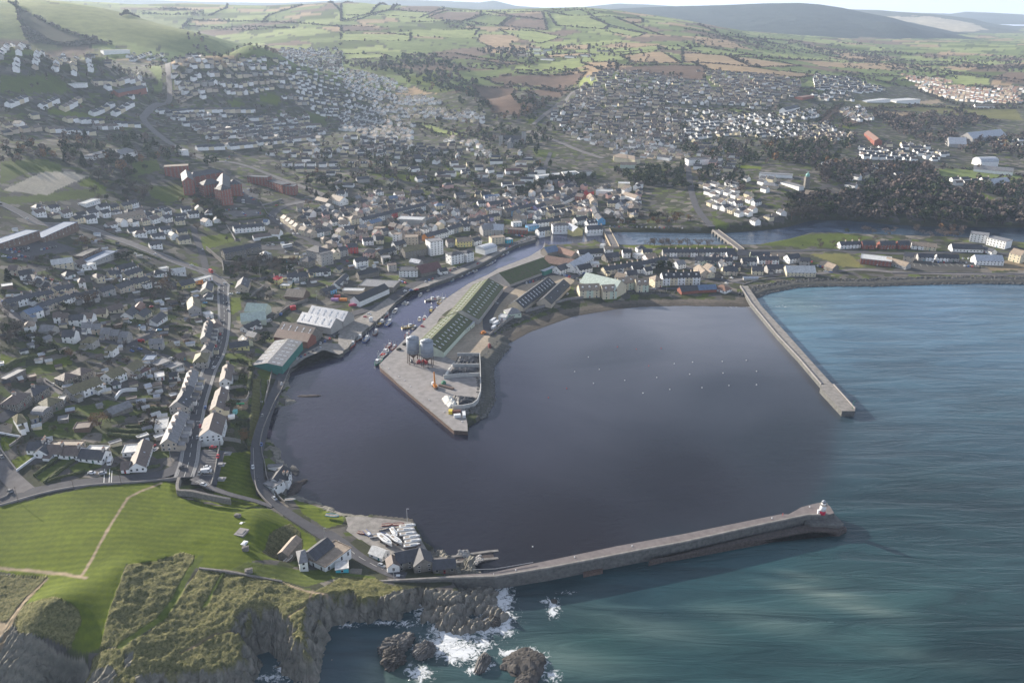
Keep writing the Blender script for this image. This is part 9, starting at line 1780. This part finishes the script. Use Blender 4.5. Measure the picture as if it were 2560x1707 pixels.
def seastack(label,t,ax,ay,w,d,h,seed,m):
 bm=bmesh.new();bmesh.ops.create_icosphere(bm,subdivisions=5,radius=1);P=np.array([v.co[:]for v in bm.verts]);n=fbm(P[:,0]*1.6+seed+P[:,2]*.5,P[:,1]*1.6+P[:,2]*1.3,seed,3);s=np.abs(((P[:,0]*1.9+P[:,1]*.9+P[:,2]*1.2+n*1.6)%.55)-.27);k=fbm(P[:,0]*6,P[:,1]*6+P[:,2]*5,seed+4,3)
 r=.70+.55*n-.55*s+.22*(k-.5);Q=P*r[:,None]*np.array([w/2,d/2,h]);Q[:,2]=np.maximum(Q[:,2],-1.5)
 for v,q in zip(bm.verts,Q):v.co=q
 me=bpy.data.meshes.new('sea_rock');bm.to_mesh(me);bm.free();me.materials.append(m);p=onz(*tp(t,ax,ay),0);tag(link('sea_rock',me,None,(p[0],p[1],0),seed*.7),label,'rock','rocks off the headland')
M_SR=mat('sea_rock',(.118,.112,.106),.95,.55,.25,bump=.7);M_SR2=mat('sea_rock_dark',(.075,.068,.062),.95,.5,.3,bump=.7)
for a in[('largest sea stack off the headland, upper block','8',385,1310,20,12,5.5,1,M_SR),('cracked sea stack just below the largest block','8',360,1405,16,11,5,2,M_SR2),('rounded brown sea rock right of the largest stack','8',578,1350,10,13,4.2,3,M_SR),('slim pointed sea rock ringed by foam','8',972,1440,6,13,3.5,4,M_SR),('broad dark rock amid breaking foam','8',1265,1420,22,16,3.2,5,M_SR2),('long dark rock at the bottom of the photo','8',1290,1540,20,10,3,6,M_SR2),('small dark rock near the shore foam','8',1060,1140,8,7,3,7,M_SR2),('lone rock awash beyond the pier foot','8',1465,1005,4,3,1,8,M_SR2),('black weedy ledge running from the shore below the street','4',2130,1158,20,4,.7,9,M_DARK),('dark reef below the white shore house, upper','7',2050,195,14,6,1.2,10,M_DARK),('dark reef below the white shore house, lower','7',2030,235,18,6,1.2,11,M_DARK),('old stone jetty stub beside the shore house','7',2025,105,13,5,1.8,12,M_SR)]:seastack(*a)
gr=np.random.default_rng(31);BA[0]=np.array(list(BUILT));sh=[]
for t,poly,n in[('A',[(0,500),(2349,420),(2349,1568),(0,1568)],34),('C',[(0,0),(2349,0),(2349,1568),(0,1568)],30),('D',[(0,300),(640,400),(330,1500),(0,1568)],20),('B',[(300,600),(1000,560),(950,1560),(300,1560)],26),('H',[(0,600),(2349,200),(2349,640),(1400,1000),(0,1000)],26),('N',[(1100,700),(2349,460),(2349,1400),(1500,1450)],26),('4',[(0,0),(800,0),(1300,260),(800,250)],14)]:
 W_=wpoly(t,poly);lo,hi=W_.min(0),W_.max(0);k=0
 for _ in range(n*9):
  p=lo+(hi-lo)*gr.random(2)
  if k<n and pip(p[:1],p[1:],W_)[0]and offroad(p[0],p[1],2)and clear_of(p[0],p[1],2.6):
   sh.append((p,['white','grey','brown','cream','stone'][int(gr.random()*5)],['grey','brown','pale','dark','metal'][int(gr.random()*5)],gr.random()<.4,gr.uniform(3,6.5),gr.random()*.5+.3));k+=1
RW.update(pale='pale',metal='metal')
for(p,w_,r_,fl,L_,a_),lb in zip(sh,near_labels([(s[0][0],s[0][1],f"small {COLW.get(s[1], s[1])} {'flat ' if s[3] else ''}shed with {RW[s[2]]} roof")for s in sh],'')):
 house('garden_shed',lb,p[0],p[1],a_,L_,3.2,2.3,w_,r_,'flat' if fl else 'gable',win=False,group='garden sheds',cat='shed')
cs=[]
for P,w in ROADP[:22]:
 for k in range(3,len(P)-2,5):
  if gr.random()<.42 and np.hypot(*P[k])<1100 and w<8:
   d=P[k+1]-P[k];n_=np.array([d[1],-d[0]])/np.linalg.norm(d)*(w*.55)*(1 if gr.random()<.5 else-1);cs.append((*(P[k]+n_),math.atan2(d[1],d[0]),PAL[int(gr.random()*10)]))
for(x,y,a,c),lb in zip(cs,near_labels([(q[0],q[1],f'{q[3]} roadside car')for q in cs],'')):
 e=empty('car',lb,'car',(x,y,h1(x,y)+.3),'cars about the town',a);b,r=carmeshes(c);link('body',b,e);link('cabin',CABM,e);link('car_roof',r,e)
